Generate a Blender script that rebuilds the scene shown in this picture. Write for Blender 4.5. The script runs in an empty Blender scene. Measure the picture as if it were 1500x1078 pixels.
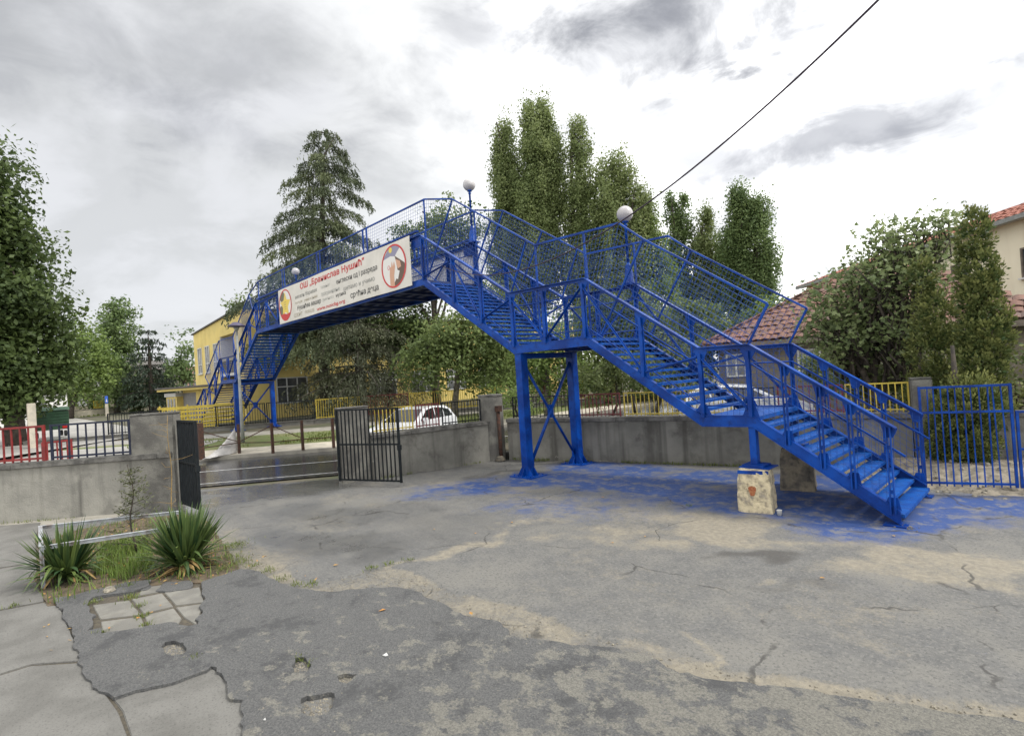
import bpy, bmesh, math, random
import numpy as np
from mathutils import Vector, Matrix

random.seed(7)
rng = np.random.default_rng(7)
scene = bpy.context.scene
COL = scene.collection
R = math.radians

# ------------------------------------------------------------------ camera
EYE = (0.0, 0.0, 2.5397)
cam_data = bpy.data.cameras.new('camera')
cam_data.sensor_fit = 'HORIZONTAL'
cam_data.sensor_width = 36.0
cam_data.lens = 18.6894
cam_data.clip_start = 0.05
cam_data.clip_end = 3000
cam = bpy.data.objects.new('camera', cam_data)
COL.objects.link(cam)
_r, _u, _b = [(0.689713, 0.721266, -0.063802), (0.052443, 0.038123, 0.997896), (0.722181, -0.691608, -0.011531)]
cam.matrix_world = Matrix(((_r[0], _u[0], _b[0], EYE[0]), (_r[1], _u[1], _b[1], EYE[1]), (_r[2], _u[2], _b[2], EYE[2]), (0, 0, 0, 1)))
scene.camera = cam

# ------------------------------------------------------------------ view
scene.view_settings.view_transform = 'Standard'
scene.view_settings.look = 'None'
scene.view_settings.gamma = 1.0
scene.view_settings.exposure = 0.96
scene.view_settings.use_curve_mapping = False
scene.cycles.max_bounces = 5
scene.cycles.transparent_max_bounces = 8
scene.cycles.use_denoising = True

# ------------------------------------------------------------------ world: overcast sky with torn clouds
SUN_DIR = Vector((0.55, 0.35, 0.80)).normalized()      # towards the sun, high and to the right
world = bpy.data.worlds.new('World')
scene.world = world
world.use_nodes = True
nt = world.node_tree
for n in list(nt.nodes):
    nt.nodes.remove(n)
def wn(t, **kw):
    n = nt.nodes.new(t)
    for k, v in kw.items():
        setattr(n, k, v)
    return n
L = nt.links.new
def wmath(op, a, b=None, c=None, clamp=False):
    n = wn('ShaderNodeMath', operation=op, use_clamp=clamp)
    for i, v in enumerate((a, b, c)):
        if v is None:
            continue
        if isinstance(v, (int, float)):
            n.inputs[i].default_value = v
        else:
            L(v, n.inputs[i])
    return n.outputs[0]
def wmix(f, a, b):
    n = wn('ShaderNodeMix', data_type='RGBA')
    for s, v in ((0, f), (6, a), (7, b)):
        if isinstance(v, (int, float)):
            n.inputs[s].default_value = v
        elif isinstance(v, tuple):
            n.inputs[s].default_value = (*v, 1)
        else:
            L(v, n.inputs[s])
    return n.outputs[2]
def wstep(v, lo, hi):
    n = wn('ShaderNodeMapRange', interpolation_type='SMOOTHSTEP')
    L(v, n.inputs[0])
    n.inputs[1].default_value = lo
    n.inputs[2].default_value = hi
    return n.outputs[0]
sky = wn('ShaderNodeTexSky', sky_type='NISHITA', sun_disc=False)
sky.sun_elevation = math.asin(SUN_DIR.z)
sky.sun_rotation = math.atan2(SUN_DIR.x, SUN_DIR.y)
tc = wn('ShaderNodeTexCoord')
vec = tc.outputs['Generated']
sep = wn('ShaderNodeSeparateXYZ'); L(vec, sep.inputs[0])
zc = wmath('MAXIMUM', sep.outputs[2], 0.0)
den = wmath('ADD', zc, 0.22)
comb = wn('ShaderNodeCombineXYZ')
L(wmath('DIVIDE', sep.outputs[0], den), comb.inputs[0])
L(wmath('DIVIDE', sep.outputs[1], den), comb.inputs[1])
def wnoise(scale, detail, rough, offset, warp=0.0):
    mp = wn('ShaderNodeMapping'); L(comb.outputs[0], mp.inputs[0])
    mp.inputs['Location'].default_value = offset
    n = wn('ShaderNodeTexNoise'); L(mp.outputs[0], n.inputs['Vector'])
    n.inputs['Scale'].default_value = scale; n.inputs['Detail'].default_value = detail
    n.inputs['Roughness'].default_value = rough; n.inputs['Distortion'].default_value = warp
    return n.outputs['Fac']
n_big = wnoise(0.55, 3.0, 0.5, (3.1, 1.7, 0))
n_mid = wnoise(1.6, 6.0, 0.55, (0.4, 5.2, 0), 0.3)
n_fin = wnoise(4.5, 8.0, 0.6, (7.7, 2.2, 0), 0.4)
# broad grey deck to the west (over the left of the picture), thin and bright towards the sun
def wdot(d):
    n = wn('ShaderNodeVectorMath', operation='DOT_PRODUCT'); L(vec, n.inputs[0]); n.inputs[1].default_value = d
    return n.outputs['Value']
west = wdot((-0.9681, 0.046, 0.2465))
deck = wstep(wmath('ADD', west, wmath('MULTIPLY', wmath('SUBTRACT', n_mid, 0.5), 0.55)), 0.52, 1.02)
base = wmix(wstep(n_mid, 0.30, 0.60), (1.10, 1.105, 1.12), (1.75, 1.75, 1.73))
base = wmix(wmath('MULTIPLY', deck, 0.92), base, (0.335, 0.342, 0.348))
base = wmix(wmath('MULTIPLY', wstep(n_mid, 0.56, 0.40), 0.80), base, (0.54, 0.545, 0.56))
dapple = wstep(n_big, 0.42, 0.66)
base = wmix(wmath('MULTIPLY', dapple, 0.22), base, (0.55, 0.55, 0.565))
# single torn dark clouds
def axes(d):
    d = Vector(d); u = d.cross(Vector((0, 0, 1))).normalized(); v = u.cross(d).normalized()
    return u, v
def cloud(col, centre, w, h, tilt, amount, soft=0.55, dark=(0.24, 0.245, 0.27), torn=1.0):
    u, v = axes(centre)
    ct, st = math.cos(tilt), math.sin(tilt)
    ua = u * ct + v * st; va = v * ct - u * st
    a = wmath('DIVIDE', wdot(tuple(ua)), w); b = wmath('DIVIDE', wdot(tuple(va)), h)
    r = wmath('SQRT', wmath('ADD', wmath('MULTIPLY', a, a), wmath('MULTIPLY', b, b)))
    r = wmath('ADD', r, wmath('MULTIPLY', wmath('SUBTRACT', n_fin, 0.5), -2.6 * torn))
    r = wmath('ADD', r, wmath('MULTIPLY', wmath('SUBTRACT', n_mid, 0.5), -2.0 * torn))
    m = wstep(r, 1.15, 1.15 - soft - 0.5)
    front = wstep(wdot(centre), 0.5, 0.7)
    return wmix(wmath('MULTIPLY', wmath('MULTIPLY', m, front), amount), col, dark)
base = cloud(base, (-0.3894, 0.7581, 0.5231), 0.24, 0.12, R(-5), 0.9, 0.5, (0.19, 0.195, 0.215), 1.05)
base = cloud(base, (-0.6274, 0.5577, 0.5434), 0.10, 0.06, R(-10), 0.6, 0.6, (0.24, 0.245, 0.27), 0.7)
base = cloud(base, (-0.2021, 0.9241, 0.3245), 0.24, 0.058, R(5), 0.82, 0.6, (0.22, 0.225, 0.25), 0.9)
base = cloud(base, (-0.2864, 0.8359, 0.4682), 0.16, 0.028, R(-6), 0.5)
base = cloud(base, (-0.3528, 0.8741, 0.3339), 0.22, 0.045, R(8), 0.40, 0.8, (0.4, 0.405, 0.43))
base = cloud(base, (-0.1754, 0.8898, 0.4212), 0.07, 0.04, R(10), 0.45)
base = cloud(base, (-0.8518, 0.1728, 0.4945), 0.42, 0.14, R(0), 0.5, 0.8, (0.21, 0.214, 0.228))
base = cloud(base, (-0.8766, 0.2617, 0.4038), 0.22, 0.05, R(-8), 0.30, 0.7)
base = cloud(base, (-0.6491, 0.5854, 0.4858), 0.18, 0.08, R(-14), 0.25, 0.7, (0.4, 0.405, 0.42))
sc_sky = wn('ShaderNodeVectorMath', operation='SCALE'); L(sky.outputs[0], sc_sky.inputs[0]); sc_sky.inputs['Scale'].default_value = 0.10
mixed = wmix(0.93, sc_sky.outputs[0], base)
# below the horizon the world is dim earth
below = wstep(sep.outputs[2], -0.06, -0.01)
mixed = wmix(below, (0.13, 0.125, 0.11), mixed)
bg = wn('ShaderNodeBackground'); L(mixed, bg.inputs[0]); bg.inputs[1].default_value = 0.82
wo = wn('ShaderNodeOutputWorld'); L(bg.outputs[0], wo.inputs[0])

sun_data = bpy.data.lights.new('sun', 'SUN')
sun_data.energy = 1.5
sun_data.angle = R(11)
sun_data.color = (1.0, 0.97, 0.92)
sun = bpy.data.objects.new('sun', sun_data)
COL.objects.link(sun)
sun.rotation_euler = (-SUN_DIR).to_track_quat('-Z', 'Y').to_euler()
sun.location = (0, 0, 40)

# ================================================================== materials
def mat(name, c1, c2=None, rough=0.7, scale=3.0, detail=6, bump=0.0, bscale=None, spec=0.5, metal=0.0, contrast=(0.35, 0.65), streak=None, dirt=None, coat=0.0, obj_coords=False, chips=None):
    """Procedural material: two colours mixed by noise, optional vertical streaks and dirt, bump."""
    m = bpy.data.materials.new(name)
    m.use_nodes = True
    t = m.node_tree; N = t.nodes; K = t.links.new
    b = N['Principled BSDF']
    b.inputs['Roughness'].default_value = rough
    b.inputs['Metallic'].default_value = metal
    b.inputs['Specular IOR Level'].default_value = spec
    if coat:
        b.inputs['Coat Weight'].default_value = coat
    if obj_coords:
        pos = N.new('ShaderNodeTexCoord').outputs['Object']
    else:
        pos = N.new('ShaderNodeNewGeometry').outputs['Position']
    def noise(s, d=detail, r=0.6, stretch=None):
        v = pos
        if stretch:
            mp = N.new('ShaderNodeMapping'); mp.inputs['Scale'].default_value = stretch; K(pos, mp.inputs[0]); v = mp.outputs[0]
        n = N.new('ShaderNodeTexNoise'); n.inputs['Scale'].default_value = s; n.inputs['Detail'].default_value = d; n.inputs['Roughness'].default_value = r
        K(v, n.inputs['Vector'])
        return n.outputs['Fac']
    def ramp(v, lo, hi):
        n = N.new('ShaderNodeMapRange'); n.interpolation_type = 'SMOOTHSTEP'; K(v, n.inputs[0]); n.inputs[1].default_value = lo; n.inputs[2].default_value = hi
        return n.outputs[0]
    def mix(fv, a, c, fac=None):
        n = N.new('ShaderNodeMix'); n.data_type = 'RGBA'
        if fac is not None:
            mm = N.new('ShaderNodeMath'); mm.operation = 'MULTIPLY'; K(fv, mm.inputs[0]); mm.inputs[1].default_value = fac; fv = mm.outputs[0]
        K(fv, n.inputs[0])
        for s, v in ((6, a), (7, c)):
            if isinstance(v, tuple): n.inputs[s].default_value = (*v, 1)
            else: K(v, n.inputs[s])
        return n.outputs[2]
    col = c1
    if c2:
        col = mix(ramp(noise(scale), *contrast), c1, c2)
    if streak:
        col = mix(ramp(noise(streak[0], 4, 0.55, (1, 1, 0.06)), 0.5, 0.72), col, streak[1], streak[2])
    if dirt:
        col = mix(ramp(noise(dirt[0], 8, 0.65), 0.5, 0.7), col, dirt[1], dirt[2])
    if chips:
        col = mix(ramp(noise(chips[0], 5, 0.7), 0.665, 0.70), col, chips[1], chips[2])
    if isinstance(col, tuple):
        b.inputs['Base Color'].default_value = (*col, 1)
    else:
        K(col, b.inputs['Base Color'])
    if bump:
        bn = N.new('ShaderNodeBump'); bn.inputs['Strength'].default_value = bump; bn.inputs['Distance'].default_value = 0.02
        K(noise(bscale or scale * 6, 8, 0.65), bn.inputs['Height']); K(bn.outputs[0], b.inputs['Normal'])
    return m

M = {}
M['blue'] = mat('blue_paint', (0.0008, 0.029, 0.19), (0.002, 0.056, 0.315), rough=0.36, spec=0.22, scale=1.6, contrast=(0.4, 0.6), bump=0.25, bscale=60, dirt=(7.0, (0.004, 0.016, 0.095), 0.6), chips=(14, (0.06, 0.03, 0.02), 0.8))
M['blue_tread'] = mat('blue_tread_paint', (0.001, 0.046, 0.24), (0.003, 0.080, 0.34), rough=0.5, spec=0.22, scale=5, bump=0.5, bscale=90, dirt=(7.0, (0.035, 0.055, 0.11), 0.65), chips=(9, (0.085, 0.08, 0.075), 0.75))
M['blue_wire'] = mat('blue_wire', (0.006, 0.055, 0.25), rough=0.5)
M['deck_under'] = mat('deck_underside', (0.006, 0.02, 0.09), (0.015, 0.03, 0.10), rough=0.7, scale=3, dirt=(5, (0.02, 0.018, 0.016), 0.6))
M['globe'] = mat('lamp_globe', (0.55, 0.53, 0.52), (0.40, 0.38, 0.38), rough=0.25, scale=1.5)
M['concrete_wall'] = mat('wall_render', (0.205, 0.198, 0.174), (0.14, 0.136, 0.12), rough=0.9, scale=1.3, bump=0.6, bscale=28, streak=(2.6, (0.05, 0.047, 0.04), 0.8), dirt=(1.6, (0.065, 0.06, 0.052), 0.75), chips=(5, (0.26, 0.25, 0.225), 0.7))
M['wall_pale'] = mat('wall_render_pale', (0.30, 0.288, 0.25), (0.225, 0.217, 0.19), rough=0.9, scale=1.6, bump=0.6, bscale=30, streak=(3.2, (0.06, 0.057, 0.05), 0.85), dirt=(2.0, (0.13, 0.125, 0.11), 0.65), chips=(6, (0.10, 0.095, 0.085), 0.7))
M['coping'] = mat('coping_concrete', (0.17, 0.163, 0.147), (0.075, 0.072, 0.066), rough=0.9, scale=4, bump=0.8, bscale=24)
M['pillar'] = mat('pillar_concrete', (0.20, 0.193, 0.168), (0.105, 0.10, 0.09), rough=0.92, scale=2.4, bump=0.9, bscale=40, dirt=(12, (0.10, 0.095, 0.09), 0.55))
M['block'] = mat('footing_concrete', (0.55, 0.47, 0.31), (0.24, 0.21, 0.165), rough=0.95, scale=7, bump=1.0, bscale=22, contrast=(0.42, 0.66), dirt=(10, (0.075, 0.06, 0.05), 0.7))
M['block_dark'] = mat('footing_concrete_dark', (0.21, 0.18, 0.13), (0.10, 0.09, 0.075), rough=0.95, scale=6, bump=1.0, bscale=22, dirt=(8, (0.05, 0.045, 0.04), 0.7))
M['rust'] = mat('rust', (0.085, 0.035, 0.02), (0.03, 0.02, 0.016), rough=0.9, scale=14, bump=0.6, bscale=60)
M['rust_stain'] = mat('rust_stain', (0.24, 0.06, 0.025), (0.33, 0.14, 0.06), rough=0.95, scale=30, bump=0.6, bscale=40)
M['galv'] = mat('galvanised_steel', (0.42, 0.44, 0.46), (0.30, 0.315, 0.33), rough=0.5, scale=9, metal=0.15, dirt=(6, (0.15, 0.07, 0.03), 0.75))
M['black_paint'] = mat('black_paint', (0.006, 0.008, 0.010), (0.011, 0.014, 0.016), rough=0.5, spec=0.2, scale=8)
M['navy_paint'] = mat('dark_navy_paint', (0.012, 0.016, 0.035), (0.025, 0.03, 0.05), rough=0.5, spec=0.25, scale=8)
M['red_paint'] = mat('red_paint', (0.24, 0.018, 0.017), (0.15, 0.015, 0.014), rough=0.5, scale=6)
M['darkred_paint'] = mat('dark_red_paint', (0.17, 0.018, 0.022), (0.10, 0.014, 0.016), rough=0.5, scale=6)
M['yellow_paint'] = mat('yellow_paint', (0.52, 0.40, 0.045), (0.40, 0.30, 0.04), rough=0.5, scale=6)
M['yellow_wall'] = mat('yellow_facade', (0.70, 0.55, 0.185), (0.62, 0.49, 0.17), rough=0.85, scale=0.8, streak=(1.2, (0.52, 0.38, 0.09), 0.4), bump=0.15, bscale=30)
M['white_wall'] = mat('white_facade', (0.62, 0.61, 0.58), (0.52, 0.51, 0.49), rough=0.85, scale=0.9)
M['cream_wall'] = mat('cream_facade', (0.80, 0.74, 0.57), (0.74, 0.67, 0.51), rough=0.85, scale=0.5, streak=(1.0, (0.55, 0.48, 0.34), 0.4))
M['grey_render'] = mat('grey_house_render', (0.20, 0.175, 0.13), (0.13, 0.115, 0.085), rough=0.92, scale=1.5, bump=0.5, bscale=20)
M['orange_wall'] = mat('orange_facade', (0.62, 0.22, 0.05), (0.5, 0.18, 0.05), rough=0.85, scale=1)
M['pink_wall'] = mat('pink_facade', (0.42, 0.25, 0.21), (0.36, 0.22, 0.18), rough=0.85, scale=0.4)
M['frame_white'] = mat('window_frame', (0.62, 0.62, 0.60), (0.5, 0.5, 0.48), rough=0.5, scale=5)
M['pane'] = mat('window_pane', (0.045, 0.05, 0.055), (0.10, 0.105, 0.11), rough=0.08, scale=1.1, spec=0.8)
M['pane_curtain'] = mat('curtained_pane', (0.34, 0.34, 0.33), (0.20, 0.20, 0.20), rough=0.15, scale=2.0, spec=0.7)
M['door_grey'] = mat('grey_shutter', (0.24, 0.23, 0.22), (0.19, 0.185, 0.18), rough=0.6, scale=4)
M['roof_dark'] = mat('dark_roofing', (0.08, 0.075, 0.07), (0.12, 0.11, 0.10), rough=0.85, scale=3)
M['tile'] = mat('clay_tile', (0.19, 0.095, 0.066), (0.12, 0.069, 0.055), rough=0.85, scale=2.2, bump=0.4, bscale=30, contrast=(0.36, 0.62), dirt=(1.2, (0.115, 0.085, 0.075), 0.8))
M['tile2'] = mat('clay_tile_bright', (0.33, 0.115, 0.075), (0.25, 0.095, 0.065), rough=0.85, scale=1.5, bump=0.4, bscale=30)
M['wood'] = mat('weathered_wood', (0.12, 0.10, 0.08), (0.18, 0.15, 0.12), rough=0.85, scale=6)
M['road'] = mat('wet_road', (0.030, 0.031, 0.033), (0.052, 0.053, 0.055), rough=0.16, scale=2.5, bump=0.08, bscale=40, spec=0.5)
M['road_line'] = mat('worn_road_paint', (0.55, 0.55, 0.53), (0.25, 0.25, 0.25), rough=0.35, scale=8)
M['sidewalk'] = mat('sidewalk', (0.30, 0.28, 0.235), (0.22, 0.205, 0.175), rough=0.85, scale=2.5, bump=0.3, bscale=40)
M['sand'] = mat('pale_sand', (0.50, 0.45, 0.36), (0.36, 0.33, 0.27), rough=0.9, scale=2, bump=0.4, bscale=40)
M['courtyard'] = mat('courtyard_concrete', (0.36, 0.345, 0.315), (0.27, 0.26, 0.24), rough=0.55, scale=0.5, dirt=(0.4, (0.12, 0.115, 0.11), 0.6))
M['earth'] = mat('earth', (0.10, 0.085, 0.06), (0.065, 0.07, 0.035), rough=0.95, scale=0.6, bump=0.5, bscale=6)
M['soil'] = mat('planter_soil', (0.14, 0.105, 0.065), (0.065, 0.05, 0.032), rough=0.95, scale=9, bump=1.0, bscale=45)
M['lawn'] = mat('lawn_ground', (0.10, 0.135, 0.035), (0.15, 0.15, 0.06), rough=0.95, scale=1.5, bump=0.4, bscale=20)
M['rubble'] = mat('rubble_earth', (0.27, 0.235, 0.18), (0.13, 0.115, 0.09), rough=0.95, scale=5, bump=1.0, bscale=18, dirt=(9, (0.06, 0.055, 0.05), 0.7))
M['bark'] = mat('bark', (0.075, 0.06, 0.045), (0.035, 0.03, 0.025), rough=0.95, scale=6, bump=0.8, bscale=20)
M['bark_pale'] = mat('pale_bark', (0.17, 0.15, 0.12), (0.08, 0.07, 0.055), rough=0.95, scale=6, bump=0.6, bscale=20)
M['twig'] = mat('dry_twig', (0.30, 0.20, 0.07), (0.20, 0.13, 0.05), rough=0.8, scale=20)
M['slab'] = mat('pavement_slab', (0.165, 0.160, 0.146), (0.120, 0.116, 0.105), rough=0.9, scale=2.2, bump=0.5, bscale=90, dirt=(52, (0.07, 0.067, 0.062), 0.8))
M['paving_tile'] = mat('paving_tile', (0.205, 0.197, 0.172), (0.15, 0.144, 0.128), rough=0.88, scale=4, bump=0.5, bscale=110, dirt=(16, (0.17, 0.155, 0.125), 0.5))
M['joint'] = mat('joint_dirt', (0.06, 0.052, 0.04), (0.10, 0.085, 0.06), rough=0.95, scale=20, bump=0.6, bscale=80)
M['stone'] = mat('loose_stones', (0.29, 0.26, 0.20), (0.14, 0.128, 0.105), rough=0.9, scale=18, bump=0.4, bscale=120)
M['car_white'] = mat('white_car_paint', (0.68, 0.69, 0.70), rough=0.25, coat=0.6)
M['car_glass'] = mat('car_glass', (0.015, 0.018, 0.02), rough=0.05, spec=0.8)
M['rubber'] = mat('rubber', (0.015, 0.015, 0.016), rough=0.8)
M['chrome'] = mat('wheel_rim', (0.42, 0.42, 0.43), rough=0.35, metal=0.7)
M['red_lens'] = mat('red_lens', (0.40, 0.02, 0.015), rough=0.2)
M['bin_green'] = mat('dumpster_green', (0.018, 0.075, 0.03), (0.012, 0.05, 0.022), rough=0.5, scale=4)
M['tarp'] = mat('white_tarp', (0.52, 0.50, 0.48), (0.38, 0.37, 0.36), rough=0.75, scale=3)
M['lampshade'] = mat('street_lamp_shade', (0.055, 0.045, 0.09), (0.075, 0.065, 0.11), rough=0.5, scale=3)
M['pole_grey'] = mat('grey_pole', (0.27, 0.28, 0.27), (0.20, 0.21, 0.20), rough=0.6, scale=5)
M['sign_blue'] = mat('sign_blue', (0.03, 0.10, 0.45), rough=0.4)
M['cable'] = mat('cable', (0.028, 0.014, 0.03), rough=0.6)
M['banner'] = mat('banner_vinyl', (0.70, 0.665, 0.60), (0.62, 0.59, 0.53), rough=0.6, scale=1.2, dirt=(0.8, (0.55, 0.51, 0.44), 0.5))
M['banner_back'] = mat('banner_back', (0.75, 0.74, 0.72), (0.60, 0.60, 0.60), rough=0.7, scale=2.0, streak=(3.5, (0.10, 0.13, 0.22), 0.6))
M['ink_red'] = mat('red_print', (0.58, 0.045, 0.045), (0.50, 0.05, 0.05), rough=0.6, scale=4)
M['ink_dark'] = mat('dark_print', (0.085, 0.085, 0.08), rough=0.6)
M['ink_grey'] = mat('grey_print', (0.26, 0.26, 0.24), rough=0.6)
M['ink_pale'] = mat('pale_print', (0.43, 0.43, 0.40), rough=0.6)
M['ink_tan'] = mat('tan_print', (0.38, 0.33, 0.23), rough=0.6)
M['ink_yellow'] = mat('yellow_print', (0.74, 0.56, 0.10), (0.68, 0.52, 0.14), rough=0.6, scale=3)
M['ink_olive'] = mat('olive_print', (0.16, 0.15, 0.10), rough=0.6)
M['ink_lilac'] = mat('lilac_print', (0.26, 0.25, 0.34), rough=0.6)
M['ink_brown'] = mat('brown_print', (0.13, 0.085, 0.06), rough=0.6)
M['ink_skin'] = mat('skin_print', (0.58, 0.33, 0.22), rough=0.6)
M['ink_white'] = mat('white_print', (0.72, 0.70, 0.66), rough=0.6)
M['bottle'] = mat('green_plastic', (0.03, 0.30, 0.04), rough=0.15, spec=0.6)
M['bottle_label'] = mat('bottle_label', (0.45, 0.50, 0.10), rough=0.4)
M['paper'] = mat('paper_scrap', (0.45, 0.45, 0.43), rough=0.8)
M['dead_leaf'] = mat('dead_leaf', (0.40, 0.17, 0.045), (0.32, 0.22, 0.06), rough=0.8, scale=30)

def leaf_mat(name, dark, light, trans=0.35, rough=0.55):
    m = bpy.data.materials.new(name); m.use_nodes = True
    t = m.node_tree; N = t.nodes; K = t.links.new
    b = N['Principled BSDF']; out = N['Material Output']
    at = N.new('ShaderNodeAttribute'); at.attribute_name = 'tone'
    mx = N.new('ShaderNodeMix'); mx.data_type = 'RGBA'
    K(at.outputs['Fac'], mx.inputs[0]); mx.inputs[6].default_value = (*dark, 1); mx.inputs[7].default_value = (*light, 1)
    K(mx.outputs[2], b.inputs['Base Color']); b.inputs['Roughness'].default_value = rough
    b.inputs['Specular IOR Level'].default_value = 0.3
    tr = N.new('ShaderNodeBsdfTranslucent'); K(mx.outputs[2], tr.inputs[0])
    ms = N.new('ShaderNodeMixShader'); ms.inputs[0].default_value = trans
    K(b.outputs[0], ms.inputs[1]); K(tr.outputs[0], ms.inputs[2]); K(ms.outputs[0], out.inputs[0])
    return m
M['lf_dark'] = leaf_mat('dark_leaves', (0.042, 0.07, 0.023), (0.12, 0.165, 0.05), 0.4)
M['lf_mid'] = leaf_mat('mid_leaves', (0.085, 0.125, 0.042), (0.215, 0.27, 0.092), 0.42)
M['lf_light'] = leaf_mat('light_leaves', (0.11, 0.165, 0.045), (0.24, 0.32, 0.09), 0.42)
M['lf_poplar'] = leaf_mat('poplar_leaves', (0.13, 0.175, 0.062), (0.31, 0.36, 0.15), 0.42)
M['lf_poplar2'] = leaf_mat('far_poplar_leaves', (0.085, 0.135, 0.05), (0.21, 0.28, 0.105), 0.42)
M['lf_cedar'] = leaf_mat('cedar_needles', (0.042, 0.06, 0.032), (0.15, 0.175, 0.078), 0.2)
M['lf_brown'] = leaf_mat('browned_needles', (0.045, 0.052, 0.030), (0.115, 0.125, 0.065), 0.15)
M['lf_fir'] = leaf_mat('fir_needles', (0.018, 0.032, 0.02), (0.04, 0.06, 0.032), 0.1)
M['lf_fig'] = leaf_mat('fig_leaves', (0.12, 0.17, 0.07), (0.29, 0.34, 0.145), 0.45, 0.45)
M['lf_thuja'] = leaf_mat('thuja_sprays', (0.04, 0.075, 0.022), (0.235, 0.245, 0.075), 0.2)
M['lf_bush'] = leaf_mat('bush_leaves', (0.06, 0.09, 0.032), (0.185, 0.22, 0.08), 0.4)
M['lf_yucca'] = leaf_mat('yucca_blades', (0.03, 0.065, 0.026), (0.17, 0.225, 0.06), 0.12, 0.4)
M['lf_grass'] = leaf_mat('grass_blades', (0.075, 0.11, 0.02), (0.19, 0.215, 0.06), 0.3)
M['lf_weed'] = leaf_mat('weed_blades', (0.07, 0.125, 0.022), (0.20, 0.27, 0.06), 0.35)
M['lf_juniper'] = leaf_mat('juniper_sprays', (0.05, 0.06, 0.028), (0.12, 0.13, 0.055), 0.1)

# ================================================================== object helpers
def tag(o, label=None, cat=None, group=None, kind=None):
    if label: o['label'] = label
    if cat: o['category'] = cat
    if group: o['group'] = group
    if kind: o['kind'] = kind
    return o
def link(name, me, m=None, parent=None):
    o = bpy.data.objects.new(name, me)
    COL.objects.link(o)
    if m is not None and me is not None and not me.materials:
        me.materials.append(m)
    if parent is not None:
        o.parent = parent
    return o
def empty(name, loc=(0, 0, 0), rz=0.0):
    o = bpy.data.objects.new(name, None)
    o.empty_display_size = 0.3
    COL.objects.link(o); o.location = loc; o.rotation_euler = (0, 0, rz)
    return o
class MB:
    """Collects solid pieces into one mesh."""
    def __init__(s): s.v = []; s.f = []
    def add(s, vs, fs):
        k = len(s.v); s.v += [tuple(v) for v in vs]; s.f += [tuple(i + k for i in q) for q in fs]; return s
    def box(s, x0, x1, y0, y1, z0, z1):
        return s.add([(x0, y0, z0), (x1, y0, z0), (x1, y1, z0), (x0, y1, z0), (x0, y0, z1), (x1, y0, z1), (x1, y1, z1), (x0, y1, z1)],
                     [(0, 3, 2, 1), (4, 5, 6, 7), (0, 1, 5, 4), (1, 2, 6, 5), (2, 3, 7, 6), (3, 0, 4, 7)])
    def hexa(s, b, t):
        return s.add(list(b) + list(t), [(0, 3, 2, 1), (4, 5, 6, 7), (0, 1, 5, 4), (1, 2, 6, 5), (2, 3, 7, 6), (3, 0, 4, 7)])
    def bar(s, a, b, w, h, up=(0, 0, 1)):
        a = Vector(a); b = Vector(b); d = (b - a).normalized(); u = Vector(up)
        sd = d.cross(u)
        if sd.length < 1e-4: sd = d.cross(Vector((0, 1, 0)))
        sd.normalize(); u = sd.cross(d).normalized()
        c = [(-w / 2, -h / 2), (w / 2, -h / 2), (w / 2, h / 2), (-w / 2, h / 2)]
        return s.hexa([a + sd * p + u * q for p, q in c], [b + sd * p + u * q for p, q in c])
    def tube(s, pts, r, n=8, cap=True):
        pts = [Vector(p) for p in pts]
        rs = r if isinstance(r, (list, tuple)) else [r] * len(pts)
        k = len(s.v); ref = None
        for i, p in enumerate(pts):
            d = (pts[min(i + 1, len(pts) - 1)] - pts[max(i - 1, 0)]).normalized()
            if ref is None:
                ref = Vector((0, 0, 1)) if abs(d.z) < 0.9 else Vector((1, 0, 0))
            u = d.cross(ref).normalized(); w = u.cross(d).normalized()
            for j in range(n):
                a = 2 * math.pi * j / n
                s.v.append(tuple(p + (u * math.cos(a) + w * math.sin(a)) * rs[i]))
        for i in range(len(pts) - 1):
            for j in range(n):
                j2 = (j + 1) % n
                s.f.append((k + i * n + j, k + i * n + j2, k + (i + 1) * n + j2, k + (i + 1) * n + j))
        if cap:
            s.f.append(tuple(k + j for j in reversed(range(n)))); e = k + (len(pts) - 1) * n
            s.f.append(tuple(e + j for j in range(n)))
        return s
    def lathe(s, prof, cx, cy, n=16):
        k = len(s.v)
        for r, z in prof:
            for j in range(n):
                a = 2 * math.pi * j / n; s.v.append((cx + r * math.cos(a), cy + r * math.sin(a), z))
        for i in range(len(prof) - 1):
            for j in range(n):
                j2 = (j + 1) % n; s.f.append((k + i * n + j, k + i * n + j2, k + (i + 1) * n + j2, k + (i + 1) * n + j))
        s.f.append(tuple(k + j for j in reversed(range(n)))); e = k + (len(prof) - 1) * n; s.f.append(tuple(e + j for j in range(n)))
        return s
    def prism(s, poly, axis, t0, t1):
        """poly in the plane normal to axis; axis 'y': (x,z), 'x': (y,z), 'z': (x,y)"""
        def P(a, b, t): return (a, t, b) if axis == 'y' else ((t, a, b) if axis == 'x' else (a, b, t))
        n = len(poly)
        return s.add([P(a, b, t0) for a, b in poly] + [P(a, b, t1) for a, b in poly],
                     [tuple(range(n)), tuple(range(2 * n - 1, n - 1, -1))] + [(i, i + n, (i + 1) % n + n, (i + 1) % n) for i in range(n)])
    def mesh(s, name, smooth=False, bevel=0.0, fix=True):
        me = bpy.data.meshes.new(name); me.from_pydata(s.v, [], s.f)
        if fix or bevel:
            bm = bmesh.new(); bm.from_mesh(me)
            bmesh.ops.recalc_face_normals(bm, faces=bm.faces)
            if bevel:
                bmesh.ops.bevel(bm, geom=bm.edges[:], offset=bevel, segments=2, affect='EDGES', clamp_overlap=True)
            bm.to_mesh(me); bm.free()
        if smooth:
            me.polygons.foreach_set('use_smooth', [True] * len(me.polygons))
        me.update()
        return me
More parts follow.
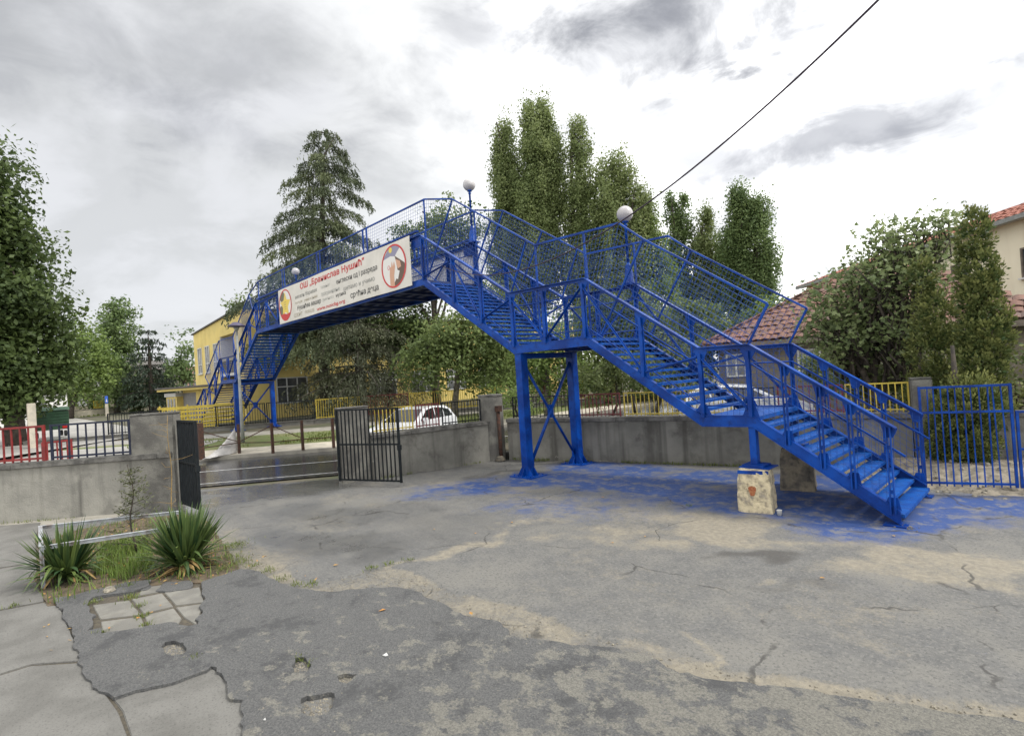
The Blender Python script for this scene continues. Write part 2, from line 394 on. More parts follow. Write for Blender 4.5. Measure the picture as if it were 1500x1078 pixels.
    def build(s, name, m, parent=None, smooth=False, bevel=0.0):
        return link(name, s.mesh(name, smooth, bevel), m, parent)
def raw_mesh(name, V, F, tone=None):
    """V (n,3) float, F (m,k) int arrays of one face size -> mesh, quickly."""
    me = bpy.data.meshes.new(name)
    V = np.asarray(V, dtype=np.float32); F = np.asarray(F, dtype=np.int32); k = F.shape[1]
    me.vertices.add(len(V)); me.vertices.foreach_set('co', V.ravel())
    me.loops.add(F.size); me.loops.foreach_set('vertex_index', F.ravel())
    me.polygons.add(len(F)); me.polygons.foreach_set('loop_start', np.arange(0, F.size, k, dtype=np.int32))
    if tone is not None:
        a = me.attributes.new('tone', 'FLOAT', 'POINT'); a.data.foreach_set('value', np.asarray(tone, dtype=np.float32))
    me.update(calc_edges=True)
    return me
def unit(a): return a / np.maximum(np.linalg.norm(a, axis=-1, keepdims=True), 1e-9)

# ================================================================== ground and roads
def struct(o): o['kind'] = 'structure'; return o
struct(MB().add([(-900, -900, -0.05), (900, -900, -0.05), (900, 900, -0.05), (-900, 900, -0.05)], [(0, 1, 2, 3)]).build('ground', M['earth']))

# road: a polyline ribbon
road_c = [(-70, -55), (-42, -22), (-19.8, 4.68), (-17.4, 8.0), (-16.5, 12.0), (-15.9, 20), (-14.0, 45), (-8, 110)]
def ribbon(pts, off0, off1, z0, z1=None):
    z1 = z0 if z1 is None else z1
    P = [Vector((x, y)) for x, y in pts]; vs = []
    for i, q in enumerate(P):
        d = (P[min(i + 1, len(P) - 1)] - P[max(i - 1, 0)]).normalized(); n = Vector((d.y, -d.x))
        a = q + n * off0; b = q + n * off1
        vs += [(a.x, a.y, z0), (b.x, b.y, z1)]
    return vs, [(2 * i, 2 * i + 1, 2 * i + 3, 2 * i + 2) for i in range(len(P) - 1)]
struct(MB().add(*ribbon(road_c, -2.9, 3.05, -0.012)).build('road', M['road']))
struct(MB().add(*ribbon(road_c, 0.02, 0.14, -0.006)).build('road_centre_line', M['road_line']))
struct(MB().add(*ribbon(road_c, 2.55, 2.64, -0.006)).build('road_edge_line', M['road_line']))
# far kerb and verge (rises gently to the fence)
kv, kf = ribbon(road_c, -2.9, -3.12, 0.12); k2, kf2 = ribbon(road_c, -2.9, -2.9, -0.03, 0.12)
struct(MB().add(kv, kf).add(k2, kf2).build('far_kerb', M['sidewalk']))
struct(MB().add(*ribbon(road_c, -3.12, -5.0, 0.118, 0.16)).build('far_pavement', M['sand']))
vv, vf = ribbon(road_c, -5.0, -9.2, 0.16, 0.30)
struct(MB().add(vv, vf).build('far_verge', M['lawn']))
struct(MB().add(*ribbon(road_c, -9.2, -11.2, 0.30, 0.34)).build('far_footpath', M['sidewalk']))
struct(MB().add(*ribbon(road_c, -11.2, -60, 0.335, 0.45)).build('school_grounds', M['earth']))
struct(MB().add([(-92, -45, 0.47), (-62, -45, 0.40), (-42.5, -16, 0.36), (-30.5, -1.5, 0.36), (-36.5, 5.2, 0.40), (-39, 6.6, 0.47), (-92, 6.6, 0.47)], [(0, 1, 2, 3, 4, 5, 6)]).build('school_courtyard', M['courtyard']))
struct(MB().add([(-150, -60, 0.455), (-92, -60, 0.455), (-92, 30, 0.455), (-150, 30, 0.455)], [(0, 1, 2, 3)]).build('school_lawn', M['lawn']))
struct(MB().add(*ribbon([(-70, -55), (-42, -22), (-21.9, 2.2)], -3.13, -11.3, 0.135, 0.352)).build('school_forecourt', M['courtyard']))
# near sidewalk between the left wall and the road
struct(MB().add(*ribbon([(-44.6, -40.0), (-16.9, -1.2), (-14.6, 1.9)], 0.6, -2.0, 0.012)).build('near_pavement', M['sidewalk']))
# neighbour's ground behind the yard walls
struct(MB().add([(-13.2, 10.9, 0.25), (-11.95, 10.98, 0.25), (8, 16.8, 0.25), (8, 60, 0.25), (-12.4, 60, 0.25)], [(0, 1, 2, 3, 4)]).build('neighbour_ground', M['earth']))

# ---- the yard: fine grid with stain masks
def seg_dist(P, pts):
    best = np.full(len(P), 1e9)
    for a, b in zip(pts[:-1], pts[1:]):
        a = np.array(a); b = np.array(b); d = b - a; L2 = d @ d
        t = np.clip(((P - a) @ d) / max(L2, 1e-9), 0, 1)
        best = np.minimum(best, np.linalg.norm(P - (a + t[:, None] * d), axis=1))
    return best
def inside(P, poly):
    x, y = P[:, 0], P[:, 1]; r = np.zeros(len(P), bool); n = len(poly)
    for i in range(n):
        x0, y0 = poly[i]; x1, y1 = poly[(i + 1) % n]
        c = (y0 > y) != (y1 > y)
        with np.errstate(divide='ignore', invalid='ignore'):
            xi = (x1 - x0) * (y - y0) / (y1 - y0 + 1e-12) + x0
        r ^= c & (x < xi)
    return r
def vnoise(P, s, seed):
    """cheap value noise"""
    g = np.random.default_rng(seed).random((257, 257)); q = P * s + 1000.3
    i = np.floor(q).astype(int); f = q - i; f = f * f * (3 - 2 * f); i &= 255
    a = g[i[:, 0], i[:, 1]]; b = g[i[:, 0] + 1, i[:, 1]]; c = g[i[:, 0], i[:, 1] + 1]; d = g[i[:, 0] + 1, i[:, 1] + 1]
    return (a * (1 - f[:, 0]) + b * f[:, 0]) * (1 - f[:, 1]) + (c * (1 - f[:, 0]) + d * f[:, 0]) * f[:, 1]
def fbm(P, s, seed, o=4):
    r = 0; w = 0.5; t = 0
    for k in range(o):
        r = r + w * vnoise(P, s * 2 ** k, seed + k); t += w; w *= 0.5
    return r / t
GX0, GX1, GY0, GY1, GS = -17.2, 3.0, -1.6, 13.6, 0.045
nx = int((GX1 - GX0) / GS); ny = int((GY1 - GY0) / GS)
gx, gy = np.meshgrid(np.linspace(GX0, GX1, nx), np.linspace(GY0, GY1, ny), indexing='ij')
P2 = np.stack([gx.ravel(), gy.ravel()], 1)
def ss(v, a, b):
    t = np.clip((v - a) / (b - a), 0, 1); return t * t * (3 - 2 * t)
nz1 = fbm(P2, 0.9, 11); nz2 = fbm(P2, 2.6, 31); nz3 = fbm(P2, 7.0, 51)
warp = np.stack([fbm(P2, 1.6, 71) - 0.5, fbm(P2, 1.6, 91) - 0.5], 1)
PW = P2 + warp * 0.95
PWs = P2 + warp * 0.30 + 0.10 * np.stack([nz3 - 0.5, fbm(P2, 7.0, 151) - 0.5], 1)
# strip of broken asphalt with gravel and sand that crosses the yard
strip_top = [(-11.032, 3.011), (-9.203, 2.961), (-8.288, 2.71), (-7.261, 2.707), (-6.896, 2.81), (-6.809, 3.221), (-6.668, 3.631), (-6.01, 3.815), (-5.364, 3.757), (-4.79, 3.856), (-4.312, 4.002), (-3.897, 3.996), (-3.488, 3.947), (-3.185, 3.984), (-2.796, 4.076), (-2.439, 4.16), (-1.998, 4.239), (-1.367, 4.474), (-1.009, 4.697), (-0.658, 4.845), (-0.337, 5.008), (0.108, 5.192)]
strip_bot = [(0.096, 4.927), (-0.327, 4.756), (-0.797, 4.546), (-1.356, 4.284), (-1.831, 4.085), (-2.301, 3.86), (-2.605, 3.925), (-2.904, 3.881), (-3.386, 3.627), (-3.846, 3.417), (-4.125, 3.547), (-4.487, 3.411), (-4.969, 3.447), (-5.573, 3.447), (-5.839, 3.345), (-6.239, 2.937), (-6.362, 2.768), (-6.905, 2.532), (-7.83, 2.462), (-8.219, 2.297), (-9.577, 2.494), (-11.054, 2.841)]
strip = strip_top + strip_bot
d_edge = seg_dist(PWs, strip + [strip[0]])
m_strip = np.where(inside(PWs, strip), 1.0, ss(d_edge, 0.10, 0.0) * 0.85)
# dusty sand swaths
swaths = [
    ([(-6.636, 3.655), (-6.576, 4.054), (-6.331, 4.47), (-6.332, 4.977), (-6.394, 5.662), (-6.546, 6.195)], 0.15, 0.85),
    ([(-6.684, 6.008), (-6.156, 6.453), (-5.229, 6.373), (-4.497, 6.562), (-3.946, 6.654)], 0.38, 0.75),
    ([(-7.706, 6.266), (-8.696, 6.047), (-9.804, 5.802)], 0.3, 0.45),
    ([(-3.931, 7.753), (-3.328, 7.445), (-2.781, 7.575), (-2.072, 7.97), (-1.449, 8.154), (-0.935, 8.226), (-0.25, 8.348)], 0.33, 0.95),
    ([(-2.184, 6.713), (-1.737, 7.148), (-1.204, 7.39), (-0.701, 7.528), (-0.241, 7.653)], 0.22, 0.5),
    ([(-1.961, 10.783), (-1.385, 11.134), (-0.802, 10.996), (-0.418, 10.576)], 0.4, 0.5),
    ([(-11.124, 6.985), (-10.767, 7.533), (-10.516, 8.402), (-10.027, 9.243)], 0.45, 0.7),
    ([(-10.163, 6.725), (-9.174, 7.304), (-8.85, 8.026)], 0.25, 0.5),
    ([(-7.684, 9.489), (-6.486, 9.597), (-5.523, 9.851), (-4.633, 9.764)], 0.3, 0.4),
    ([(-5.208, 8.072), (-4.488, 8.17), (-3.868, 8.331), (-3.13, 8.587)], 0.25, 0.45),
    ([(-2.559, 4.639), (-2.35, 4.485), (-2.159, 4.447)], 0.10, 0.7),
    ([(-2.753, 4.236), (-2.523, 4.193)], 0.10, 0.6),
    ([(-2.008, 5.917), (-1.423, 5.982), (-0.753, 6.335)], 0.6, 0.5), ([(-4.489, 5.291), (-3.501, 5.472), (-2.542, 5.504)], 0.6, 0.45), ([(-2.746, 6.165), (-2.543, 6.241)], 0.16, 0.95), ([(-4.758, 3.789), (-4.398, 4.541), (-3.552, 4.722)], 0.5, 0.35),
    ([(-12.283, 2.855), (-10.235, 2.674), (-8.471, 2.372)], 0.35, 0.5)]
m_sand = np.zeros(len(P2))
for pts, w, a in swaths:
    d = seg_dist(PW, pts)
    m_sand = np.maximum(m_sand, a * ss(d / (w * (0.5 + 1.1 * nz1)), 1.9, 0.0) * (0.15 + 1.3 * nz2) * (0.6 + 0.8 * nz3))
m_sand = np.clip(np.maximum(m_sand, m_strip * (0.18 + 0.95 * nz2 + 0.25 * (nz3 - 0.5))) + 0.5 * ss(nz1, 0.49, 0.72), 0, 1)
# blue overspray left by the painters
blobs = [((770, 703), 0.55, 1.0), ((700, 712), 0.9, 0.55), ((640, 720), 0.8, 0.35), ((852, 683), 0.7, 1.0), ((810, 700), 0.9, 0.8), ((900, 705), 1.1, 0.75), ((980, 715), 1.1, 0.7), ((1050, 730), 0.9, 0.6),
         ((940, 690), 0.9, 0.7), ((1040, 700), 0.8, 0.8), ((1160, 735), 0.9, 0.95), ((1230, 745), 0.8, 1.0), ((1290, 765), 0.6, 1.0), ((1320, 768), 0.5, 1.0), ((1200, 712), 0.8, 0.9), ((1370, 738), 0.7, 1.0), ((1430, 742), 0.8, 0.7), ((1480, 735), 0.8, 0.55), ((1250, 775), 0.7, 0.5), ((1330, 755), 0.5, 0.9), ((870, 735), 1.2, 0.28), ((760, 740), 1.0, 0.22)]
blob_xy = [(-9.074, 8.904), (-9.59, 7.849), (-9.993, 6.978), (-8.984, 10.91), (-8.647, 9.402), (-7.144, 9.784), (-5.784, 9.773), (-4.624, 9.458), (-7.252, 11.06), (-5.534, 11.067), (-3.46, 9.869), (-2.706, 9.802), (-2.042, 9.303), (-1.799, 9.338), (-3.447, 11.308), (-1.609, 10.841), (-1.115, 10.945), (-0.753, 11.519), (-2.259, 8.749), (-1.811, 9.892), (-6.405, 8.075), (-7.478, 7.109)]
m_blue = np.zeros(len(P2))
for (c, r, a), xy in zip(blobs, blob_xy):
    d = np.linalg.norm(PW - np.array(xy), axis=1)
    m_blue = np.maximum(m_blue, a * ss(d / r, 1.8, 0.1))
m_blue = np.clip(1.5 * m_blue * (0.20 + 1.5 * nz2) * (0.6 + 0.9 * nz3), 0, 1)
# damp dark stains, broad darker swaths below the stairs, and wet areas
m_dark = np.zeros(len(P2))
for pts, w, a in [([(-3.219, 6.766), (-2.883, 6.913), (-2.624, 6.888)], 0.26, 0.8), ([(-2.702, 5.876), (-2.347, 5.914), (-2.107, 6.233)], 0.2, 0.55), ([(-1.874, 6.232), (-1.733, 6.298)], 0.22, 0.45),
                  ([(-10.516, 8.402), (-10.392, 9.463), (-9.392, 9.971)], 0.30, 0.8), ([(-4.218, 8.854), (-3.553, 9.813), (-2.592, 10.131)], 0.9, 0.45), ([(-9.392, 9.971), (-7.109, 11.132), (-4.457, 11.643)], 0.4, 0.45),
                  ([(-10.618, 4.842), (-8.123, 5.051), (-6.684, 5.127)], 0.7, 0.35), ([(-5.083, 4.284), (-4.079, 4.784), (-3.067, 5.318)], 0.9, 0.22)]:
    d = seg_dist(PW, pts); m_dark = np.maximum(m_dark, a * ss(d / w, 1.5, 0.2) * (0.4 + nz2))
m_wet = np.zeros(len(P2))
for pts, w, a in [([(-13.611, 3.317), (-14.077, 4.187), (-13.228, 5.532)], 1.1, 1.0), ([(-9.575, 3.13), (-8.559, 3.413), (-7.503, 4.155)], 0.75, 0.75), ([(-11.27, 4.115), (-9.45, 4.699)], 0.8, 0.6), ([(-15.463, 3.628), (-14.231, 5.235), (-13.325, 6.306)], 0.9, 1.0), ([(-9.696, 5.42), (-7.286, 5.608)], 0.7, 0.4)]:
    d = seg_dist(PW, pts); m_wet = np.maximum(m_wet, a * ss(d / w, 1.4, 0.3))
gz = 0.012 * (nz1 - 0.5) + 0.006 * (nz3 - 0.5) - 0.018 * ss(m_strip, 0.3, 0.9) - 0.0
V = np.stack([P2[:, 0], P2[:, 1], gz], 1)
ii = np.arange(nx * ny).reshape(nx, ny)
F = np.stack([ii[:-1, :-1].ravel(), ii[1:, :-1].ravel(), ii[1:, 1:].ravel(), ii[:-1, 1:].ravel()], 1)
cen = V[F].mean(1)
nrm = cen[:, 0] * 0.785 - cen[:, 1] * 0.62
keep = (nrm > -14.95) & ~((cen[:, 1] > 6.5) & (cen[:, 0] < -13.0 + (cen[:, 1] - 6.5) * 0.2)) & ~((nrm < -12.6) & (cen[:, 1] < 2.4))
F = F[keep]
yard_me = raw_mesh('yard', V, F)
for nm, a in (('m_sand', m_sand), ('m_blue', m_blue), ('m_dark', m_dark), ('m_wet', m_wet), ('m_strip', m_strip)):
    at = yard_me.attributes.new(nm, 'FLOAT', 'POINT'); at.data.foreach_set('value', a.astype(np.float32))
yard_me.polygons.foreach_set('use_smooth', [True] * len(yard_me.polygons))

def ground_mat():
    m = bpy.data.materials.new('yard_asphalt'); m.use_nodes = True
    t = m.node_tree; N = t.nodes; K = t.links.new; b = N['Principled BSDF']
    pos = N.new('ShaderNodeNewGeometry').outputs['Position']
    def noise(s, d=8, r=0.62):
        n = N.new('ShaderNodeTexNoise'); n.inputs['Scale'].default_value = s; n.inputs['Detail'].default_value = d; n.inputs['Roughness'].default_value = r; K(pos, n.inputs['Vector']); return n.outputs['Fac']
    def mth(op, a, c):
        n = N.new('ShaderNodeMath'); n.operation = op
        for i, v in enumerate((a, c)):
            if isinstance(v, (int, float)): n.inputs[i].default_value = v
            else: K(v, n.inputs[i])
        return n.outputs[0]
    def ramp(v, lo, hi):
        n = N.new('ShaderNodeMapRange'); n.interpolation_type = 'SMOOTHSTEP'; K(v, n.inputs[0]); n.inputs[1].default_value = lo; n.inputs[2].default_value = hi; return n.outputs[0]
    def mix(fv, a, c):
        n = N.new('ShaderNodeMix'); n.data_type = 'RGBA'
        if isinstance(fv, (int, float)): n.inputs[0].default_value = fv
        else: K(fv, n.inputs[0])
        for s, v in ((6, a), (7, c)):
            if isinstance(v, tuple): n.inputs[s].default_value = (*v, 1)
            else: K(v, n.inputs[s])
        return n.outputs[2]
    def attr(nm):
        n = N.new('ShaderNodeAttribute'); n.attribute_name = nm; return n.outputs['Fac']
    fine = noise(38); grit = noise(160, 3, 0.7); mid = noise(5.5); big = noise(0.8, 5)
    col = mix(ramp(mid, 0.3, 0.7), (0.090, 0.090, 0.088), (0.130, 0.127, 0.119))
    col = mix(ramp(big, 0.44, 0.64), col, (0.150, 0.144, 0.129))
    col = mix(mth('MULTIPLY', ramp(noise(1.7, 7, 0.7), 0.52, 0.66), 0.55), col, (0.090, 0.090, 0.088))
    col = mix(mth('MULTIPLY', ramp(noise(24, 6, 0.75), 0.50, 0.60), 0.65), col, (0.178, 0.171, 0.154))
    col = mix(mth('MULTIPLY', ramp(noise(29, 6, 0.75), 0.52, 0.61), 0.75), col, (0.06, 0.06, 0.058))
    col = mix(mth('MULTIPLY', ramp(grit, 0.56, 0.70), 0.40), col, (0.26, 0.25, 0.22))
    col = mix(mth('MULTIPLY', ramp(noise(120, 2, 0.6), 0.60, 0.72), 0.55), col, (0.055, 0.054, 0.052))
    sa = ramp(mth('ADD', attr('m_sand'), mth('ADD', mth('MULTIPLY', mth('SUBTRACT', fine, 0.5), 1.1), mth('MULTIPLY', mth('SUBTRACT', noise(8, 8, 0.7), 0.5), 1.2))), 0.30, 1.0)
    sandc = mix(ramp(noise(14), 0.35, 0.65), (0.190, 0.168, 0.126), (0.265, 0.234, 0.175))
    sandc = mix(mth('MULTIPLY', ramp(noise(90, 3, 0.6), 0.52, 0.66), 0.55), sandc, (0.13, 0.12, 0.10))
    col = mix(mth('MULTIPLY', sa, 0.85), col, sandc)
    dk = ramp(mth('ADD', attr('m_dark'), mth('MULTIPLY', mth('SUBTRACT', mid, 0.5), 0.5)), 0.2, 0.85)
    col = mix(mth('MULTIPLY', dk, 0.72), col, (0.048, 0.044, 0.039))
    bl = ramp(mth('ADD', attr('m_blue'), mth('ADD', mth('MULTIPLY', mth('SUBTRACT', fine, 0.5), 0.9), mth('MULTIPLY', mth('SUBTRACT', noise(6, 8, 0.7), 0.5), 0.9))), 0.10, 0.80)
    col = mix(mth('MULTIPLY', bl, 0.88), col, (0.006, 0.044, 0.19))
    col = mix(mth('MULTIPLY', mth('MULTIPLY', bl, ramp(noise(3.2, 9, 0.75), 0.49, 0.60)), 0.78), col, (0.15, 0.146, 0.14))
    wet = attr('m_wet')
    col = mix(mth('MULTIPLY', wet, 0.6), col, (0.075, 0.076, 0.077))
    # hairline cracks
    wv = N.new('ShaderNodeTexNoise'); wv.inputs['Scale'].default_value = 1.1; wv.inputs['Detail'].default_value = 6; K(pos, wv.inputs['Vector'])
    va = N.new('ShaderNodeVectorMath'); va.operation = 'MULTIPLY_ADD'; K(wv.outputs['Color'], va.inputs[0]); va.inputs[1].default_value = (0.9, 0.9, 0); K(pos, va.inputs[2])
    vo = N.new('ShaderNodeTexVoronoi'); vo.feature = 'DISTANCE_TO_EDGE'; vo.inputs['Scale'].default_value = 0.42; K(va.outputs[0], vo.inputs['Vector'])
    ck = mth('MULTIPLY', ramp(vo.outputs['Distance'], 0.0075, 0.0015), ramp(noise(0.9, 4), 0.46, 0.56))
    col = mix(mth('MULTIPLY', ck, 0.75), col, (0.03, 0.028, 0.026))
    K(col, b.inputs['Base Color'])
    rg = mth('SUBTRACT', mth('SUBTRACT', 0.88, mth('MULTIPLY', wet, 0.72)), mth('MULTIPLY', ramp(noise(1.7, 7, 0.7), 0.52, 0.66), 0.22)); K(rg, b.inputs['Roughness'])
    bp = N.new('ShaderNodeBump'); K(mth('SUBTRACT', 0.55, mth('MULTIPLY', wet, 0.50)), bp.inputs['Strength']); bp.inputs['Distance'].default_value = 0.008
    h = mth('ADD', mth('MULTIPLY', fine, 0.6), mth('MULTIPLY', noise(110, 4, 0.7), 0.5)); h = mth('ADD', h, mth('MULTIPLY', attr('m_strip'), mth('MULTIPLY', noise(55, 5, 0.6), 1.6)))
    K(h, bp.inputs['Height']); K(bp.outputs[0], b.inputs['Normal'])
    return m
M['yard'] = ground_mat()
yard = struct(link('yard', yard_me, M['yard']))
struct(MB().add([(-13.2, -30, -0.03), (16, -30, -0.03), (16, 13.3, -0.03), (-13.2, 13.3, -0.03)], [(0, 1, 2, 3)]).build('yard_outer', M['yard']))

# ---- dark asphalt layer in the foreground with its broken edge and potholes
def asphalt_mat():
    m = mat('rough_asphalt', (0.072, 0.073, 0.074), (0.122, 0.121, 0.117), rough=0.88, scale=55, detail=9, bump=1.0, bscale=85, dirt=(75, (0.20, 0.196, 0.18), 0.75), chips=(34, (0.025, 0.025, 0.026), 0.8))
    t = m.node_tree; N = t.nodes; K = t.links.new; b = N['Principled BSDF']
    src = b.inputs['Base Color'].links[0].from_socket
    pos = N.new('ShaderNodeNewGeometry').outputs['Position']
    mp = N.new('ShaderNodeMapping'); mp.inputs['Rotation'].default_value = (0, 0, R(38)); mp.inputs['Scale'].default_value = (1.0, 1.25, 1); K(pos, mp.inputs[0])
    n = N.new('ShaderNodeTexNoise'); n.inputs['Scale'].default_value = 3.4; n.inputs['Detail'].default_value = 10; n.inputs['Roughness'].default_value = 0.74; K(mp.outputs[0], n.inputs['Vector'])
    sx = N.new('ShaderNodeSeparateXYZ'); K(pos, sx.inputs[0])
    ad = N.new('ShaderNodeMath'); ad.operation = 'MULTIPLY_ADD'; K(sx.outputs[0], ad.inputs[0]); ad.inputs[1].default_value = 0.030; K(n.outputs['Fac'], ad.inputs[2])
    rp = N.new('ShaderNodeMapRange'); rp.interpolation_type = 'SMOOTHSTEP'; K(ad.outputs[0], rp.inputs[0]); rp.inputs[1].default_value = 0.40; rp.inputs[2].default_value = 0.46
    n2 = N.new('ShaderNodeTexNoise'); n2.inputs['Scale'].default_value = 2.1; n2.inputs['Detail'].default_value = 10; n2.inputs['Roughness'].default_value = 0.75; K(pos, n2.inputs['Vector'])
    rd = N.new('ShaderNodeMapRange'); rd.interpolation_type = 'SMOOTHSTEP'; K(n2.outputs['Fac'], rd.inputs[0]); rd.inputs[1].default_value = 0.50; rd.inputs[2].default_value = 0.62
    m2 = N.new('ShaderNodeMath'); m2.operation = 'MULTIPLY'; K(rd.outputs[0], m2.inputs[0]); m2.inputs[1].default_value = 0.6
    md = N.new('ShaderNodeMix'); md.data_type = 'RGBA'; K(m2.outputs[0], md.inputs[0]); K(src, md.inputs[6]); md.inputs[7].default_value = (0.042, 0.043, 0.045, 1); src = md.outputs[2]
    mu = N.new('ShaderNodeMath'); mu.operation = 'MULTIPLY'; K(rp.outputs[0], mu.inputs[0]); mu.inputs[1].default_value = 0.88
    mx = N.new('ShaderNodeMix'); mx.data_type = 'RGBA'; K(mu.outputs[0], mx.inputs[0]); K(src, mx.inputs[6]); ns = N.new('ShaderNodeTexNoise'); ns.inputs['Scale'].default_value = 62; ns.inputs['Detail'].default_value = 6; ns.inputs['Roughness'].default_value = 0.8; K(pos, ns.inputs['Vector']); rs_ = N.new('ShaderNodeMapRange'); K(ns.outputs['Fac'], rs_.inputs[0]); rs_.inputs[1].default_value = 0.40; rs_.inputs[2].default_value = 0.60; ms_ = N.new('ShaderNodeMix'); ms_.data_type = 'RGBA'; K(rs_.outputs[0], ms_.inputs[0]); ms_.inputs[6].default_value = (0.115, 0.111, 0.098, 1); ms_.inputs[7].default_value = (0.245, 0.233, 0.195, 1); K(ms_.outputs[2], mx.inputs[7]); K(mx.outputs[2], b.inputs['Base Color'])
    return m
M['asphalt'] = asphalt_mat()
def ragged(loop, step=0.05, amp=0.03, seed=1):
    """subdivide a closed outline and roughen it"""
    r = np.random.default_rng(seed); out = []
    n = len(loop)
    for i in range(n):
        a = np.array(loop[i]); b = np.array(loop[(i + 1) % n]); d = b - a; Ln = np.linalg.norm(d); k = max(1, min(60, int(Ln / step)))
        nn = np.array([-d[1], d[0]]) / max(Ln, 1e-6); w = 0
        for j in range(k):
            t = j / k; w = 0.6 * w + r.normal(0, amp * 0.6)
            out.append(tuple(a + d * t + nn * w * math.sin(math.pi * min(1, t * 1.0)) ** 0.5 if j else a))
    return out
def layer(name, outer, holes, z0, z1, m, parent=None, seed=1, step=0.05, amp=0.025):
    """a sheet with thickness, ragged rim and holes"""
    bm = bmesh.new(); edges = []; loops = []
    for k, lp in enumerate([outer] + holes):
        pts = ragged(lp, step if k == 0 else step * 0.6, amp if k == 0 else amp * 0.7, seed + k)
        vs = [bm.verts.new((x, y, z1)) for x, y in pts]; loops.append(vs)
        for i in range(len(vs)):
            edges.append(bm.edges.new((vs[i], vs[(i + 1) % len(vs)])))
    bmesh.ops.triangle_fill(bm, edges=edges, use_beauty=True, use_dissolve=False)
    for vs in loops:
        low = [bm.verts.new((v.co.x, v.co.y, z0)) for v in vs]
        for i in range(len(vs)):
            j = (i + 1) % len(vs)
            bm.faces.new((vs[i], vs[j], low[j], low[i]))
    bmesh.ops.recalc_face_normals(bm, faces=bm.faces)
    up = sum(fc.normal.z * fc.calc_area() for fc in bm.faces)
    if up < 0: bmesh.ops.reverse_faces(bm, faces=bm.faces)
    me = bpy.data.meshes.new(name); bm.to_mesh(me); bm.free()
    return link(name, me, m, parent)
out_front = [(-9.174, 0.373), (-8.732, 0.394), (-8.079, 0.417), (-7.625, 0.439), (-7.142, 0.415), (-6.958, 0.449), (-6.534, 0.44), (-6.275, 0.442), (-6.042, 0.464), (-5.868, 0.522), (-5.687, 0.576), (-5.672, 0.725), (-5.589, 0.885), (-5.545, 1.014), (-5.546, 1.163), (-5.575, 1.281), (-5.369, 1.311), (-5.171, 1.301), (-4.997, 1.258), (-4.862, 1.241), (-4.77, 1.307), (-4.646, 1.254), (-4.541, 1.247), (-4.467, 1.196), (-4.335, 1.17), (-4.127, 1.077)] + [(-4.6, -1.4), (2.9, -1.4), (2.9, 6.0)] + [(0.096, 4.927), (-0.327, 4.756), (-0.48, 4.705), (-0.797, 4.546), (-1.14, 4.394), (-1.356, 4.284), (-1.593, 4.204), (-1.831, 4.085), (-2.07, 3.942), (-2.301, 3.86), (-2.605, 3.925), (-2.904, 3.881), (-3.154, 3.738), (-3.386, 3.627), (-3.627, 3.512), (-3.846, 3.417), (-4.125, 3.547), (-4.487, 3.411), (-4.969, 3.447), (-5.573, 3.447), (-5.839, 3.345), (-6.239, 2.937), (-6.362, 2.768), (-6.905, 2.532), (-7.412, 2.478), (-7.83, 2.462), (-8.232, 2.319), (-8.161, 2.063), (-8.139, 1.816), (-7.705, 1.712), (-7.387, 1.658), (-7.23, 1.57), (-6.978, 1.545), (-6.866, 1.444), (-6.702, 1.433), (-6.728, 1.353), (-6.863, 1.285), (-7.008, 1.249), (-7.102, 1.093), (-7.13, 0.973), (-7.241, 0.806), (-7.332, 0.656), (-7.489, 0.685), (-7.547, 0.56), (-7.687, 0.626), (-8.015, 0.683), (-8.284, 0.651), (-8.6, 0.667), (-8.756, 0.722), (-8.673, 0.916), (-8.521, 1.112), (-8.601, 1.296), (-8.857, 1.361), (-9.025, 1.146), (-9.043, 0.96), (-9.102, 0.748), (-9.056, 0.568)]
potholes = [
    [(-6.436, 1.043), (-6.504, 1.091), (-6.444, 1.175), (-6.322, 1.222), (-6.151, 1.209), (-6.06, 1.154), (-6.118, 1.075), (-6.264, 1.035)],
    [(-4.977, 1.778), (-5.091, 1.859), (-5.026, 1.928), (-4.883, 1.913), (-4.773, 1.836), (-4.859, 1.75)],
    [(-4.37, 1.613), (-4.409, 1.684), (-4.339, 1.767), (-4.268, 1.851), (-4.116, 1.774), (-4.055, 1.696), (-4.126, 1.593), (-4.23, 1.567)],
    [(-4.488, 1.979), (-4.477, 2.042), (-4.377, 2.113), (-4.331, 2.033), (-4.316, 1.982), (-4.391, 1.957)],
    [(-3.846, 3.417), (-3.863, 3.488), (-3.734, 3.575), (-3.585, 3.561), (-3.593, 3.458), (-3.647, 3.351), (-3.752, 3.345)]]
front = struct(layer('asphalt_layer', out_front, potholes[:4], -0.02, 0.042, M['asphalt'], None, 3, 0.06, 0.022))
# thin tongues of asphalt beside the planter
layer('asphalt_patch', [(-8.344, 1.328), (-8.616, 1.484), (-8.4, 1.705), (-8.187, 1.722), (-8.042, 1.666), (-8.141, 1.456)], [], -0.02, 0.028, M['asphalt'], front, 9, 0.05, 0.015)
layer('asphalt_patch', [(-8.709, 1.214), (-8.758, 1.291), (-8.629, 1.331), (-8.498, 1.264), (-8.52, 1.193)], [], -0.02, 0.026, M['asphalt'], front, 12, 0.05, 0.01)

